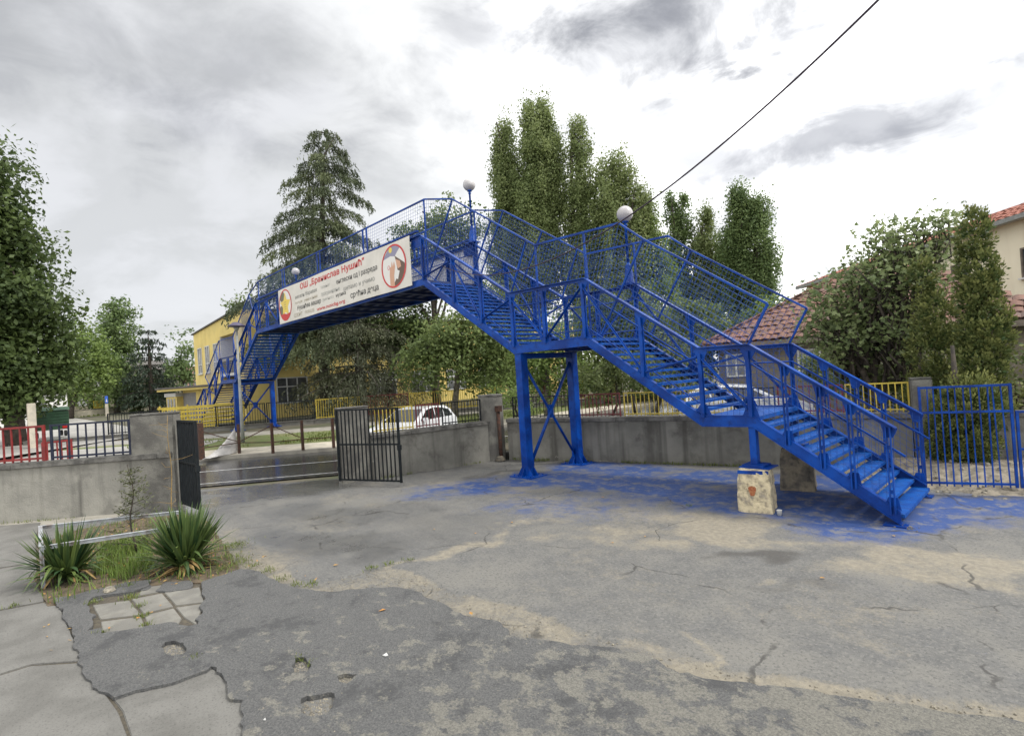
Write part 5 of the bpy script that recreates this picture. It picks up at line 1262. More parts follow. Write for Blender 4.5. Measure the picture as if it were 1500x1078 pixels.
# wall built round the balcony recess and the windows
zt0, zt1 = 7.55, 8.2     # roof height left and right (above z 0.4)
xw = -Lw
MB().prism([(xw, 2.0), (-5.2, 2.0), (-5.2, zt0 + (zt1 - zt0) * (1 - 5.2 / Lw)), (xw, zt0)], 'y', 0, 9).build('wall', M['yellow_wall'], sch)
MB().prism([(-5.2, 6.6), (-1.6, 6.6), (-1.6, zt1 - 0.08), (-5.2, zt0 + (zt1 - zt0) * (1 - 5.2 / Lw))], 'y', 0, 9).build('wall', M['yellow_wall'], sch)
MB().prism([(-1.6, 2.0), (0, 2.0), (0, zt1), (-1.6, zt1 - 0.08)], 'y', 0, 9).build('wall', M['yellow_wall'], sch)
MB().box(xw, 0, 0.03, 9, -0.4, 2.0).build('base_wall', M['white_wall'], sch)
MB().box(-5.2, -1.6, 2.6, 2.8, 2.0, 6.6).build('balcony_back_wall', M['white_wall'], sch)
MB().box(-5.2, -1.6, -0.1, 2.6, 3.4, 3.6).build('balcony_floor', M['white_wall'], sch)
MB().box(-5.15, -5.05, 0.02, 2.6, 3.6, 6.6).build('balcony_side_wall', M['white_wall'], sch)
window(-4.4, -2.2, 3.7, 6.0, sch, 2.6, 2, 0.7, 'pane_curtain')
k = MB(); k.box(-5.19, -1.61, -0.03, 0.0, 4.5, 4.56)
for i in range(19): x = -5.15 + i * 0.19; k.box(x, x + 0.03, -0.025, -0.005, 3.6, 4.5)
k.build('balcony_railing', M['black_paint'], sch)
for x in (-11.9, -9.5, -7.0): window(x, x + 1.25, 3.9, 6.2, sch, -0.001, 1, 0.35, 'pane_curtain')
for x in (-11.6, -9.2, -6.9): window(x, x + 1.4, 0.4, 1.6, sch, 0.029, 1, None, 'pane_curtain')
for i in range(12):
    x0 = xw - 0.25 + (Lw + 0.25) * i / 12; x1 = xw - 0.25 + (Lw + 0.25) * (i + 1) / 12; f = lambda x: zt0 + (zt1 - zt0) * (x + Lw) / Lw
    MB().prism([(x0, f(x0) + 0.002), (x1 - 0.003, f(x1) + 0.002), (x1 - 0.003, f(x1) + 0.1), (x0, f(x0) + 0.1)], 'y', -0.15, 9.1).build('roof_edge', M['roof_dark'], sch)
# east wing along the street, behind the cedar
MB().box(0.01, 0.35, 0.0, 38, -0.4, 7.6).build('wall', M['yellow_wall'], sch)
MB().box(-8, 0.6, 9.1, 38.2, 7.61, 7.8).build('roof_slab', M['roof_dark'], sch)
for fl in (1.0, 4.6):
    for i in range(9):
        y = 2.2 + i * 4.0
        w = empty('window', (0.35, y, fl)); w.parent = sch; w.rotation_euler = (0, 0, R(90))
        MB().box(0, 2.4, -0.03, -0.005, 0, 2.0).build('pane', M['pane'], w)
        k = MB()
        for x in (0, 0.75, 1.55, 2.32): k.box(x, x + 0.08, -0.09, -0.031, 0, 2.0)
        for z in (0, 1.25, 1.92): k.box(0.081, 2.319, -0.085, -0.032, z, z + 0.08)
        k.build('frame', M['frame_white'], w)
# annex: low entrance block left of the stairs
an = empty('school_annex', (-51.1, 9.6, 0.4), R(15.7)); tag(an, 'low yellow annex with grey shutter and flat dark roof', 'building')
MB().box(0.0, 1.55, 0.0, 4, -0.2, 2.05).build('wall', M['yellow_wall'], an)
MB().box(-0.1, 1.6, -0.1, 4, 2.06, 2.35).build('lintel', M['white_wall'], an)
MB().box(1.56, 4.0, 0.5, 4, -0.2, 2.5).build('wall', M['yellow_wall'], an)
MB().box(4.01, 9.0, 0.2, 4, -0.2, 2.5).build('wall', M['yellow_wall'], an)
MB().box(1.7, 3.9, 0.44, 0.49, -0.1, 2.3).build('shutter', M['door_grey'], an)
MB().box(-0.4, 9.2, -0.5, 4, 2.51, 2.68).build('roof_slab', M['yellow_wall'], an); MB().box(-0.5, 9.3, -0.6, 4, 2.69, 2.82).build('roof_edge', M['roof_dark'], an)
for i in range(3): MB().box(0.2 + i * 0.45, 0.45 + i * 0.45, -0.04, -0.003, 0.5, 1.9).build('window', M['pane_curtain'], an)
# grey lattice of yellow benches by the stair foot
lt = empty('yellow_trellis', (-36.2, 8.6, 0.36), R(58)); tag(lt, 'yellow slatted panel standing under the left stairs', 'trellis')
for i in range(5): MB().box(-2.4, 2.4, -0.02, 0.02, 0.35 + i * 0.26, 0.47 + i * 0.26).build('slat', M['yellow_paint'], lt)
for x in (-2.3, -0.8, 0.8, 2.3): MB().box(x - 0.04, x + 0.04, 0.021, 0.07, 0, 1.6).build('upright', M['yellow_paint'], lt)

# --- house with the tiled hip roof on the right
def tiled_roof(parent, e0, e1, r0, r1, m, tw, th, maxn, over=0.02, seed=1):
    """tiles over the quad eave e0-e1 / ridge r0-r1 (Vectors); the first maxn as parts, the rest in one stuff part"""
    e0, e1, r0, r1 = map(Vector, (e0, e1, r0, r1)); r = random.Random(seed)
    nrm = ((e1 - e0).cross(r0 - e0)).normalized()
    if nrm.z < 0: nrm = -nrm
    H = ((r0 + r1) / 2 - (e0 + e1) / 2).length; rows = max(1, int(H / th)); d = (e1 - e0).normalized(); upv = (nrm.cross(d)).normalized()
    if upv.z < 0: upv = -upv
    # tile: slightly arched, its lower edge lifted over the one below
    def tile_mesh():
        k = MB(); n = 4; L_ = th * 1.25; t = 0.018
        for zz in (0, t):
            for i in range(n + 1):
                x = -tw / 2 + tw * i / n * 0.985; a = 0.035 * math.sin(math.pi * i / n)
                k.v.append((x, 0, 0.035 + a + zz)); k.v.append((x, L_, 0.0 + a + zz))
        m0 = 2 * (n + 1)
        for i in range(n):
            k.f.append((2 * i, 2 * i + 1, 2 * i + 3, 2 * i + 2)); k.f.append((m0 + 2 * i, m0 + 2 * i + 2, m0 + 2 * i + 3, m0 + 2 * i + 1)); k.f.append((2 * i, 2 * i + 2, m0 + 2 * i + 2, m0 + 2 * i))
        k.f.append((0, m0, m0 + 1, 1)); k.f.append((2 * n, 2 * n + 1, m0 + 2 * n + 1, m0 + 2 * n))
        return k
    me = tile_mesh().mesh('tile'); me.materials.append(m)
    tv = np.array([v.co for v in me.vertices]); tf = [tuple(p.vertices) for p in me.polygons]
    base = Matrix((( d.x, upv.x, nrm.x, 0), (d.y, upv.y, nrm.y, 0), (d.z, upv.z, nrm.z, 0), (0, 0, 0, 1)))
    cnt = 0; rest = MB(); spots = []
    for j in range(rows):
        t = j / rows; a = e0.lerp(r0, t); b = e1.lerp(r1, t); Ln = (b - a).length; n = max(1, int(Ln / tw))
        for i in range(n):
            spots.append((a + d * ((i + 0.5 + 0.15 * (j % 2)) * Ln / n) + nrm * 0.012, r.gauss(0, 0.03), r.uniform(-0.008, 0.02)))
    return me, base, spots, rest, tv, tf, nrm
def place_tiles(parent, me, base, spots, tv, tf, nrm, m, maxn, key=None):
    ordered = sorted(spots, key=key) if key else spots
    for s, an_, up_ in ordered[:maxn]:
        o = bpy.data.objects.new('tile', me); COL.objects.link(o); o.parent = parent
        o.matrix_local = Matrix.Translation(s + nrm * up_) @ base @ Matrix.Rotation(an_, 4, 'Z')
    rest = ordered[maxn:]
    if rest:
        k = MB(); B3 = np.array(base)[:3, :3]
        for s, an_, up_ in rest:
            c, s_ = math.cos(an_), math.sin(an_); q = tv.copy(); q[:, 0], q[:, 1] = tv[:, 0] * c - tv[:, 1] * s_, tv[:, 0] * s_ + tv[:, 1] * c
            w = q @ B3.T + np.array(s + nrm * up_); k.add([tuple(v) for v in w], tf)
        me2 = bpy.data.meshes.new('tile_field'); me2.from_pydata(k.v, [], k.f); me2.update()
        tag(link('tile_field', me2, m, parent), kind='stuff')
hx0 = (-9.812, 19.691, 3.183); hx1 = (-0.002, 20.5, 3.016)
ho = Vector((hx0[0], hx0[1], 0.2)); hd = (Vector(hx1[:2]) - Vector(hx0[:2])); hl = hd.length; hang = math.atan2(hd.y, hd.x)
house = empty('tiled_house', ho, hang); tag(house, 'low grey house with weathered red tile roof behind the fig tree', 'house')
EZ = 2.95; DEP = 9.0; RZ = 5.55
MB().box(0.45, hl, 0.45, DEP, -0.3, EZ).build('wall', M['grey_render'], house)
for x in (0.8, 3.3):
    w = empty('window', (x, 0.448, 1.75)); w.parent = house
    MB().box(0, 0.62, -0.03, -0.002, 0, 0.75).build('pane', M['pane_curtain'], w); k = MB(); k.box(-0.06, 0.0, -0.06, -0.001, -0.06, 0.81).box(0.62, 0.68, -0.06, -0.001, -0.06, 0.81).box(0, 0.62, -0.06, -0.001, -0.06, 0).box(0, 0.62, -0.06, -0.001, 0.75, 0.81).box(0.28, 0.34, -0.055, -0.031, 0, 0.75); k.build('frame', M['frame_white'], w)
roof = MB()
rA, rB, rC, rD = (0, 0, EZ), (hl, 0, EZ), (hl, DEP, EZ), (0, DEP, EZ); r1, r2 = (4.4, DEP / 2, RZ), (hl - 3.5, DEP / 2, RZ)
roof.add([rA, rB, rC, rD, r1, r2], [(0, 1, 5, 4), (1, 2, 5), (2, 3, 4, 5), (3, 0, 4), (0, 3, 2, 1)])
rf = roof.build('roof', M['tile'], house)
MB().box(0.0, hl, -0.06, 0.0, EZ - 0.18, EZ - 0.01).build('fascia', M['wood'], house); MB().box(-0.06, 0.0, 0.0, DEP, EZ - 0.18, EZ - 0.01).build('fascia', M['wood'], house)
me_, base_, spots_, _, tv_, tf_, n_ = tiled_roof(rf, rA, rB, r1, r2, M['tile'], 0.27, 0.33, 300)
place_tiles(rf, me_, base_, spots_, tv_, tf_, n_, M['tile'], 290, key=lambda s: s[0].x + s[0].y * 0.2)
me_, base_, spots_, _, tv_, tf_, n_ = tiled_roof(rf, rD, rA, r1, r1, M['tile'], 0.27, 0.33, 300)
place_tiles(rf, me_, base_, spots_, tv_, tf_, n_, M['tile'], 0)
for a, b, nn in ((Vector(rA), Vector(r1), 16), (Vector(r1), Vector(r2), 18)):
    for i in range(nn):
        p = a.lerp(b, i / nn); q = a.lerp(b, (i + 1.15) / nn); MB().tube([p + Vector((0, 0, 0.05)), q + Vector((0, 0, 0.03))], [0.11, 0.09], 8).build('ridge_tile', M['tile'], rf, True)
# satellite dish and little aerial on the house
MB().tube([(6.2, 3.2, 5.0), (6.2, 3.2, 6.0)], 0.02, 6).build('aerial_mast', M['galv'], house)

# --- long cream building far right
c0 = (-12.748, 42.113, 8.47); c1 = (1.741, 26.944, 6.778)
cd = Vector(c1[:2]) - Vector(c0[:2]); cl = cd.length
cb_ = empty('cream_building', (c0[0], c0[1], 0.2), math.atan2(cd.y, cd.x)); tag(cb_, 'long cream building with bright red tiled roof behind the trees', 'building')
CE, CR = 7.3, 9.3
MB().box(0, cl, 0.0, 11, -0.2, CE).build('wall', M['cream_wall'], cb_)
MB().box(-0.02, 3.6, -0.05, -0.003, 4.4, CE - 0.15).build('orange_wall_panel', M['orange_wall'], cb_)
MB().box(-0.5, cl + 0.5, -0.55, -0.35, CE - 0.12, CE + 0.06).build('gutter', M['pole_grey'], cb_); MB().box(-0.4, cl + 0.4, -0.34, -0.01, CE - 0.08, CE - 0.02).build('soffit', M['white_wall'], cb_)
q = [(-0.5, -0.5, CE), (cl + 0.5, -0.5, CE), (cl + 0.5, 11.5, CE), (-0.5, 11.5, CE), (5.0, 5.5, CR), (cl - 3, 5.5, CR)]
rf2 = MB().add(q, [(0, 1, 5, 4), (1, 2, 5), (2, 3, 4, 5), (3, 0, 4), (0, 3, 2, 1)]).build('roof', M['tile2'], cb_)
me_, base_, spots_, _, tv_, tf_, n_ = tiled_roof(rf2, q[0], q[1], q[4], q[5], M['tile2'], 0.36, 0.42, 0)
place_tiles(rf2, me_, base_, spots_, tv_, tf_, n_, M['tile2'], 0)
for i in range(9):
    x = 1.5 + i * 3.6
    for z in (1.2, 4.9):
        if x < cl - 2: window(x + 1.0, x + 2.0, z, z + 1.2, cb_, -0.001, 1, None, 'pane', 'wood')
# --- pinkish blocks and a dark roofed house far left
t = empty('apartment_block', (-186.553, 36.03, 0.4), R(20)); tag(t, 'pinkish apartment block far off left of the school', 'building')
MB().box(-9, 9, -5, 5, 0, 10.5).build('wall', M['pink_wall'], t); MB().box(-9.3, 9.3, -5.3, 5.3, 10.51, 10.9).build('roof_slab', M['white_wall'], t)
for i in range(6):
    for j in range(3): MB().box(9.01, 9.1, -4.4 + i * 1.55, -3.4 + i * 1.55, 1.5 + j * 3, 3.0 + j * 3).build('window', M['pane'], t); MB().box(-8 + i * 2.8, -6.8 + i * 2.8, -5.1, -5.01, 1.5 + j * 3, 3.0 + j * 3).build('window', M['pane'], t)
t = empty('gabled_house', (-126.417, 20.066, 0.4), R(35)); tag(t, 'dark gable-roofed house half hidden by the far fir tree', 'house')
MB().box(-5, 5, -4, 4, 0, 6).build('wall', M['grey_render'], t); MB().prism([(-5.4, 5.9), (5.4, 5.9), (0, 9.6)], 'y', -4.5, 4.5).build('roof', M['roof_dark'], t)
for x in (-2.6, 0.4): MB().box(x, x + 1.3, -4.08, -4.01, 2.4, 4.2).build('window', M['pane_curtain'], t); MB().box(5.01, 5.08, x, x + 1.3, 2.4, 4.2).build('window', M['pane_curtain'], t)
t = empty('white_house', (-77.963, -2.386, 0.4), R(10)); tag(t, 'white low house glimpsed under the big left tree', 'house')
MB().box(-3, 3, -7, 7, 0, 3.2).build('wall', M['white_wall'], t); MB().prism([(-3.3, 3.2), (3.3, 3.2), (0, 4.6)], 'y', -7.4, 7.4).build('roof', M['roof_dark'], t)
for y in (-5, -2, 1, 4): MB().box(3.01, 3.07, y, y + 1.2, 1.0, 2.3).build('window', M['pane'], t)
# background houses behind the street (to close the view between trunks)
t = empty('apartment_block', (-149.853, 6.632, 0.4), R(-5)); tag(t, 'grey apartment block behind the far lawn trees', 'building')
MB().box(-6, 6, -14, 14, 0, 9).build('wall', M['grey_render'], t); MB().box(-6.3, 6.3, -14.3, 14.3, 9.01, 9.4).build('roof_slab', M['roof_dark'], t)
for i in range(9):
    for j in range(2): MB().box(6.01, 6.08, -13 + i * 3, -11.4 + i * 3, 1.2 + j * 3.4, 2.9 + j * 3.4).build('window', M['pane_curtain'], t)

# ================================================================== vegetation
def quads(P, A, B, L, W):
    """rhombic leaves: centre P, long axis A, cross axis B"""
    A = A * (L / 2)[:, None]; B = B * (W / 2)[:, None]
    V = np.stack([P - A, P + B - A * 0.1, P + A, P - B - A * 0.1], 1).reshape(-1, 3)
    F = np.arange(len(P) * 4).reshape(-1, 4)
    return V, F
def rnd_dirs(r, n):
    return unit(r.normal(size=(n, 3)))
def leaf_cloud(lobes, per_m3, clump_r, n_leaf, L, seed, shell=0.55, up=0.3, flat=0.75, droop=0.0, aspect=0.6, axis_z=0.0, maxc=4000, low=-1.0):
    """lobes: (x,y,z,r_horizontal,r_vertical) -> positions, axes, tone"""
    r = np.random.default_rng(seed); Ps = []; tn = []; On = []
    for (x, y, z, rh, rv) in lobes:
        vol = 4.19 * rh * rh * rv; n = int(min(maxc, max(6, vol * per_m3)))
        d = rnd_dirs(r, n); rad = shell + (1 - shell) * r.random(n) ** 0.7
        rad *= 0.92 + 0.40 * np.sin(d[:, 0] * 5 + seed) * np.cos(d[:, 2] * 6 + d[:, 1] * 4)
        c = np.stack([x + d[:, 0] * rad * rh, y + d[:, 1] * rad * rh, z + d[:, 2] * rad * rv], 1)
        ct = r.random(n) * 0.75
        k = r.poisson(n_leaf, n) + 2
        idx = np.repeat(np.arange(n), k); m = len(idx)
        off = np.clip(r.normal(size=(m, 3)), -1.5, 1.5) * clump_r * (r.uniform(0.5, 1.45, n)[idx])[:, None] * np.array([1, 1, flat]); off[:, 2] -= droop * np.linalg.norm(off[:, :2], axis=1)
        Ps.append(c[idx] + off); tn.append(np.clip(ct[idx] + r.random(m) * 0.35 - 0.05, 0, 1)); On.append(unit(d[idx] + 0.5 * unit(off)))
    P = np.concatenate(Ps); t = np.concatenate(tn); O = np.concatenate(On)
    n = len(P); N = unit(O * 0.55 + rnd_dirs(r, n) * 0.8 + np.array([0, 0, up]))
    A = unit(np.cross(N, rnd_dirs(r, n)) + np.array([0, 0, axis_z])); A = unit(A - N * (A * N).sum(1)[:, None]); B = np.cross(N, A)
    s = r.uniform(0.45, 1.45, n) * L
    return P, A, B, s, s * aspect, t
def limb_mesh(k, a, b, r0, r1, r, wob=0.12, n=5):
    a = np.array(a, float); b = np.array(b, float); Ln = np.linalg.norm(b - a); pts = []
    for i in range(n + 1):
        t = i / n; p = a + (b - a) * t + np.array([0, 0, 1]) * Ln * 0.12 * math.sin(math.pi * t) + r.normal(size=3) * Ln * wob * 0.18 * (0 < i < n); pts.append(tuple(p))
    k.tube(pts, [r0 + (r1 - r0) * i / n for i in range(n + 1)], 7)
def tree(name, label, base, lobes, m, seed, per_m3=2.0, clump_r=0.45, n_leaf=40, L=0.16, trunk=0.25, bark='bark', group=None, cat='tree', shell=0.55, top=None, limbs=8, split=0.35, **kw):
    bx, by, bz = base; r = np.random.default_rng(seed + 100)
    t = empty(name, base); tag(t, label, cat, group)
    loc = [(x - bx, y - by, z - bz, a, b) for x, y, z, a, b in lobes]
    zt = max(q[2] + 0.5 * q[4] for q in loc) if top is None else top - bz
    cx = np.mean([q[0] for q in loc]); cy = np.mean([q[1] for q in loc])
    k = MB(); n = 8; pts = [(cx * (i / n) * 0.8 + r.normal() * 0.03 * i, cy * (i / n) * 0.8 + r.normal() * 0.03 * i, -0.1 + (zt + 0.1) * i / n) for i in range(n + 1)]
    k.tube(pts, [trunk * (1.25 if i == 0 else 1.0) * (1 - 0.85 * i / n) + 0.01 for i in range(n + 1)], 9)
    for i in range(limbs):
        q = loc[i % len(loc)]; d = rnd_dirs(r, 1)[0]; h = split + (0.9 - split) * r.random(); j = min(n - 1, int(h * n)); p = pts[j]
        e = (q[0] + d[0] * q[3] * 0.75, q[1] + d[1] * q[3] * 0.75, q[2] + abs(d[2]) * q[4] * 0.5)
        limb_mesh(k, p, e, trunk * 0.38, trunk * 0.06, r)
    k.build('trunk', M[bark], t, True)
    P, A, B, s, w, tone = leaf_cloud(loc, per_m3, clump_r, n_leaf, L, seed, shell, **kw)
    V, F = quads(P, A, B, s, w)
    link('crown', raw_mesh('crown', V, F, np.repeat(tone, 4)), M[m], t)
    return t
TG = 'trees around the school'
def B0(p, z): return (p[0], p[1], z)
# left edge: big dark broadleaf tree
tree('broadleaf_tree', 'tall dark green broadleaf tree filling the left picture edge', B0((-39.998, 0.36, 0.844), 0.4), [(-39.99, -0.85, 12.31, 2.74, 2.92), (-39.97, -1.63, 15.07, 2.15, 2.51), (-39.99, 0.73, 8.37, 2.19, 2.65), (-39.99, -0.75, 7.93, 2.92, 3.29), (-39.98, 1.26, 5.32, 1.76, 1.99), (-40.0, -0.36, 4.43, 2.58, 1.84), (-39.94, -2.21, 8.92, 2.81, 3.87), (-39.99, 0.7, 11.02, 1.59, 1.89), (-39.96, 1.74, 7.25, 1.08, 1.31), (-40.0, -0.24, 14.64, 1.48, 2.22), (-39.96, 1.86, 4.53, 1.16, 1.7), (-39.99, 0.67, 3.26, 1.88, 1.28), (-39.98, -1.18, 3.21, 2.16, 1.44), (-39.94, 2.22, 6.08, 0.7, 1.17)], 'lf_dark', 1, per_m3=1.7, clump_r=0.55, n_leaf=55, L=0.28, trunk=0.42, group=TG, low=0)
tree('broadleaf_tree', 'light green airy tree beside the far lawn', B0((-87.797, 5.977, 0.149), 0.4), [(-87.63, 8.02, 8.52, 3.01, 3.19), (-87.75, 6.65, 5.06, 2.62, 2.62), (-87.53, 9.07, 5.36, 1.96, 2.5), (-87.69, 7.43, 10.75, 1.94, 2.11), (-87.48, 9.52, 7.58, 1.43, 1.61)], 'lf_light', 2, per_m3=0.9, clump_r=0.6, n_leaf=34, L=0.38, trunk=0.3, group=TG)
tree('broadleaf_tree', 'rounded tall green tree left of the far fir', B0((-94.286, 11.627, 0.097), 0.4), [(-94.21, 12.19, 12.84, 2.36, 4.13), (-94.3, 11.47, 8.92, 2.15, 3.91), (-94.16, 12.6, 7.9, 1.97, 3.94), (-94.26, 11.8, 4.0, 2.15, 2.94), (-94.32, 11.34, 14.8, 1.37, 1.76), (-94.07, 13.25, 15.33, 1.39, 1.59)], 'lf_poplar2', 3, per_m3=0.8, clump_r=0.6, n_leaf=34, L=0.40, trunk=0.35, group=TG)
# the screen of small trees at the lawn's far side
for i, (px, py, rx, ry, D, m, lb) in enumerate([(205, 572, 20, 30, 92, 'lf_dark', 'dark bushy tree behind the far lawn, left of annex'), (245, 575, 14, 22, 95, 'lf_dark', 'small dark tree in front of the pinkish block'), (268, 530, 18, 44, 85, 'lf_poplar2', 'green tree rising behind the left school corner'), (90, 575, 22, 26, 110, 'lf_dark', 'dark shrub-like tree behind the far lawn, near the big tree'), (140, 585, 18, 18, 112, 'lf_dark', 'dark low tree behind the far lawn wall')]):
    p = [(-90.961, 13.787, -0.077), (-93.37, 17.525, -0.488), (-83.194, 17.427, -0.341), (-109.812, 6.433, 0.415), (-111.475, 10.832, -0.053)][i]
    lb_ = [[(-90.94, 13.95, 3.59, 1.93, 2.9), (-91.04, 13.28, 2.48, 1.35, 1.73), (-90.84, 14.54, 2.67, 1.36, 1.75)], [(-93.34, 17.69, 3.08, 1.43, 2.25), (-93.43, 17.18, 2.22, 1.0, 1.35), (-93.25, 18.13, 2.37, 1.01, 1.35)], [(-83.12, 17.78, 7.07, 1.67, 4.09), (-83.25, 17.15, 5.46, 1.17, 2.44), (-83.01, 18.28, 5.81, 1.18, 2.46)], [(-109.8, 6.59, 4.17, 2.37, 2.8), (-109.85, 5.83, 3.11, 1.65, 1.67), (-109.76, 7.28, 3.28, 1.67, 1.69)], [(-111.46, 10.95, 2.77, 2.04, 2.04), (-111.53, 10.29, 2.01, 1.42, 1.22), (-111.4, 11.57, 2.1, 1.43, 1.23)]][i]
    tree('broadleaf_tree', lb, B0(p, 0.4), lb_, m, 10 + i, per_m3=0.8, clump_r=0.55, n_leaf=30, L=0.40, trunk=0.22, group=TG, limbs=4)
tree('broadleaf_tree', 'green tree crown showing above the yellow school roof', B0((-71.904, 21.328, 0.272), 0.4), [(-71.71, 21.97, 13.33, 1.55, 1.38), (-71.9, 21.35, 12.64, 1.2, 1.2), (-71.49, 22.67, 12.46, 1.21, 1.04), (-71.8, 21.69, 10.57, 1.38, 2.58)], 'lf_mid', 17, per_m3=0.9, clump_r=0.5, n_leaf=34, L=0.32, trunk=0.3, group=TG)

def conifer(name, label, base, H, R_, m, seed, droop, strands, brk='bark', layers=26, group=None, needle=0.20, lean=(0, 0), crown_pow=0.9, zmin=0.12, gap=0.0, strand_len=0.9, brown=None, low_taper=0.0):
    """drooping conifer: whorled branches with hanging needle strands"""
    r = np.random.default_rng(seed); t = empty(name, base); tag(t, label, 'tree', group)
    k = MB(); n = 10; tp = [(lean[0] * (i / n) ** 2, lean[1] * (i / n) ** 2, H * i / n) for i in range(n)]; tp.append((lean[0] * 1.6, lean[1] * 1.6, H * 0.965))
    k.tube(tp, [0.40 * (1 - i / n) ** 0.8 + 0.015 for i in range(n + 1)], 9)
    P = []; A = []; T = []; LN = []
    for j in range(layers):
        h = zmin + (1 - zmin) * (j + r.random() * 0.7) / layers
        if h > 0.995: continue
        rad = R_ * (1 - h) ** crown_pow * r.uniform(0.62, 1.15) * (1.0 if h > low_taper else 0.45 + 0.55 * h / low_taper) + 0.9
        nb = int(5 + 3 * (1 - h))
        a0 = r.random() * 6.28
        for b in range(nb):
            a = a0 + 6.283 * b / nb + r.normal() * 0.25; L_ = rad * r.uniform(0.7, 1.15)
            z0 = h * H; c = np.array([lean[0] * h * h, lean[1] * h * h, z0]); d = np.array([math.cos(a), math.sin(a), 0])
            pts = [];
            for i in range(7):
                u = i / 6; pts.append(c + d * L_ * u + np.array([0, 0, L_ * (0.18 * u - droop * u * u)]))
            k.tube([tuple(p) for p in pts], [0.055 * (1 - 0.85 * i / 6) * (0.5 + 0.8 * (1 - h)) + 0.006 for i in range(7)], 5)
            ns = int(strands * L_); ct = r.random() * 0.6
            for s in range(ns):
                u = r.random() ** 0.6; i = min(5, int(u * 6)); f = u * 6 - i; q = pts[i] * (1 - f) + pts[i + 1] * f
                side = np.array([-d[1], d[0], 0]) * r.normal() * 0.30 * L_ * (0.35 + 0.5 * u) * 0.6
                q = q + side + np.array([0, 0, -0.10 * abs(np.linalg.norm(side))])
                sl = strand_len * r.uniform(0.4, 1.2) * (0.6 + 0.5 * (1 - h)); m_ = max(3, int(sl / (needle * 0.42)))
                dirn = unit(np.array([d[0] * 0.35 + r.normal() * 0.2, d[1] * 0.35 + r.normal() * 0.2, -1.0]))
                for v in range(m_):
                    P.append(q + dirn * sl * v / m_ + r.normal(size=3) * 0.045); A.append(dirn + r.normal(size=3) * 0.55); T.append(np.clip(ct + r.random() * 0.4, 0, 1)); LN.append(needle * r.uniform(0.6, 1.3))
    k.build('trunk', M[brk], t, True)
    P = np.array(P); A = unit(np.array(A)); n = len(P); B = unit(np.cross(A, rnd_dirs(r, n))); LN = np.array(LN)
    V, F = quads(P, A, B, LN, LN * 0.30)
    link('crown', raw_mesh('crown', V, F, np.repeat(np.array(T), 4)), M[m], t)
    return t
cb0 = (-36.912, 16.666, 0.847)
conifer('cedar_tree', 'tall drooping cedar with bent tip behind the left end of the deck', (cb0[0], cb0[1], 0.4), 20.8, 6.6, 'lf_cedar', 21, 0.44, 32, layers=18, group=TG, needle=0.24, lean=(0.9, 0.8), crown_pow=0.80, zmin=0.24, strand_len=1.2, low_taper=0.42)
cb1 = (-33.184, 17.467, 0.788)
conifer('cedar_tree', 'smaller brownish cedar right of the tall one, behind the banner', (cb1[0], cb1[1], 0.4), 9.5, 4.6, 'lf_brown', 22, 0.34, 17, layers=12, group=TG, needle=0.22, crown_pow=0.7, zmin=0.12, strand_len=1.0)
cb2 = (-90.961, 13.787, -0.077)
conifer('fir_tree', 'dark pointed fir left of the school, far off', (cb2[0] + 3, cb2[1] + 1, 0.4), 11.5, 4.6, 'lf_fir', 23, 0.30, 7, layers=14, group=TG, needle=0.5, strand_len=0.9)
cb3 = (-98.426, 17.675, -0.143)
conifer('fir_tree', 'small dark fir beside the school annex', (cb3[0], cb3[1], 0.4), 6.5, 3.0, 'lf_fir', 24, 0.30, 7, layers=9, group=TG, needle=0.5, strand_len=0.8)

# middle: trees across the road behind the deck and the upper flight
tree('broadleaf_tree', 'feathery green tree rising behind the right end of the deck', B0((-30.951, 22.046, 0.374), 0.4), [(-30.33, 22.89, 13.44, 1.65, 1.85), (-31.29, 21.56, 12.51, 1.16, 1.35), (-31.86, 20.71, 12.77, 0.77, 0.96), (-29.64, 23.78, 12.18, 1.27, 1.66), (-30.58, 22.55, 10.53, 1.94, 2.23), (-31.59, 21.12, 9.14, 1.73, 1.93), (-28.97, 24.59, 13.36, 0.98, 1.47)], 'lf_mid', 31, per_m3=2.4, clump_r=0.42, n_leaf=48, L=0.22, trunk=0.28, group=TG, shell=0.35)
tree('acacia_tree', 'soft grey-green tree under the deck right of the brown cedar', B0((-24.671, 18.771, 0.703), 0.35), [(-24.89, 18.48, 4.29, 1.98, 2.06), (-23.91, 19.74, 4.59, 1.59, 2.38), (-25.6, 17.49, 3.57, 1.57, 1.57), (-23.72, 19.96, 2.98, 1.43, 1.43), (-23.1, 20.68, 5.32, 1.35, 2.23), (-22.49, 21.33, 3.67, 1.12, 1.99)], 'lf_mid', 32, per_m3=2.6, clump_r=0.42, n_leaf=50, L=0.20, trunk=0.2, bark='bark_pale', group=TG, shell=0.3)
tree('acacia_tree', 'dark green tree behind the brown cedar under the banner', B0((-33.601, 19.799, 0.571), 0.4), [(-33.68, 19.67, 5.95, 1.95, 1.95), (-32.66, 21.32, 6.35, 1.97, 1.97)], 'lf_dark', 33, per_m3=2.2, clump_r=0.45, n_leaf=45, L=0.24, trunk=0.22, group=TG, shell=0.35)
tree('acacia_tree', 'light feathery tree behind the near columns', B0((-18.35, 19.806, 0.98), 0.25), [(-18.5, 19.66, 3.07, 1.59, 1.52), (-17.5, 20.56, 2.47, 1.38, 1.31), (-19.17, 19.01, 2.09, 1.25, 1.04), (-17.95, 20.17, 4.06, 1.24, 1.24), (-16.92, 21.04, 3.62, 1.03, 1.24)], 'lf_light', 34, per_m3=3.2, clump_r=0.38, n_leaf=48, L=0.17, trunk=0.14, bark='bark_pale', group=TG, shell=0.35)
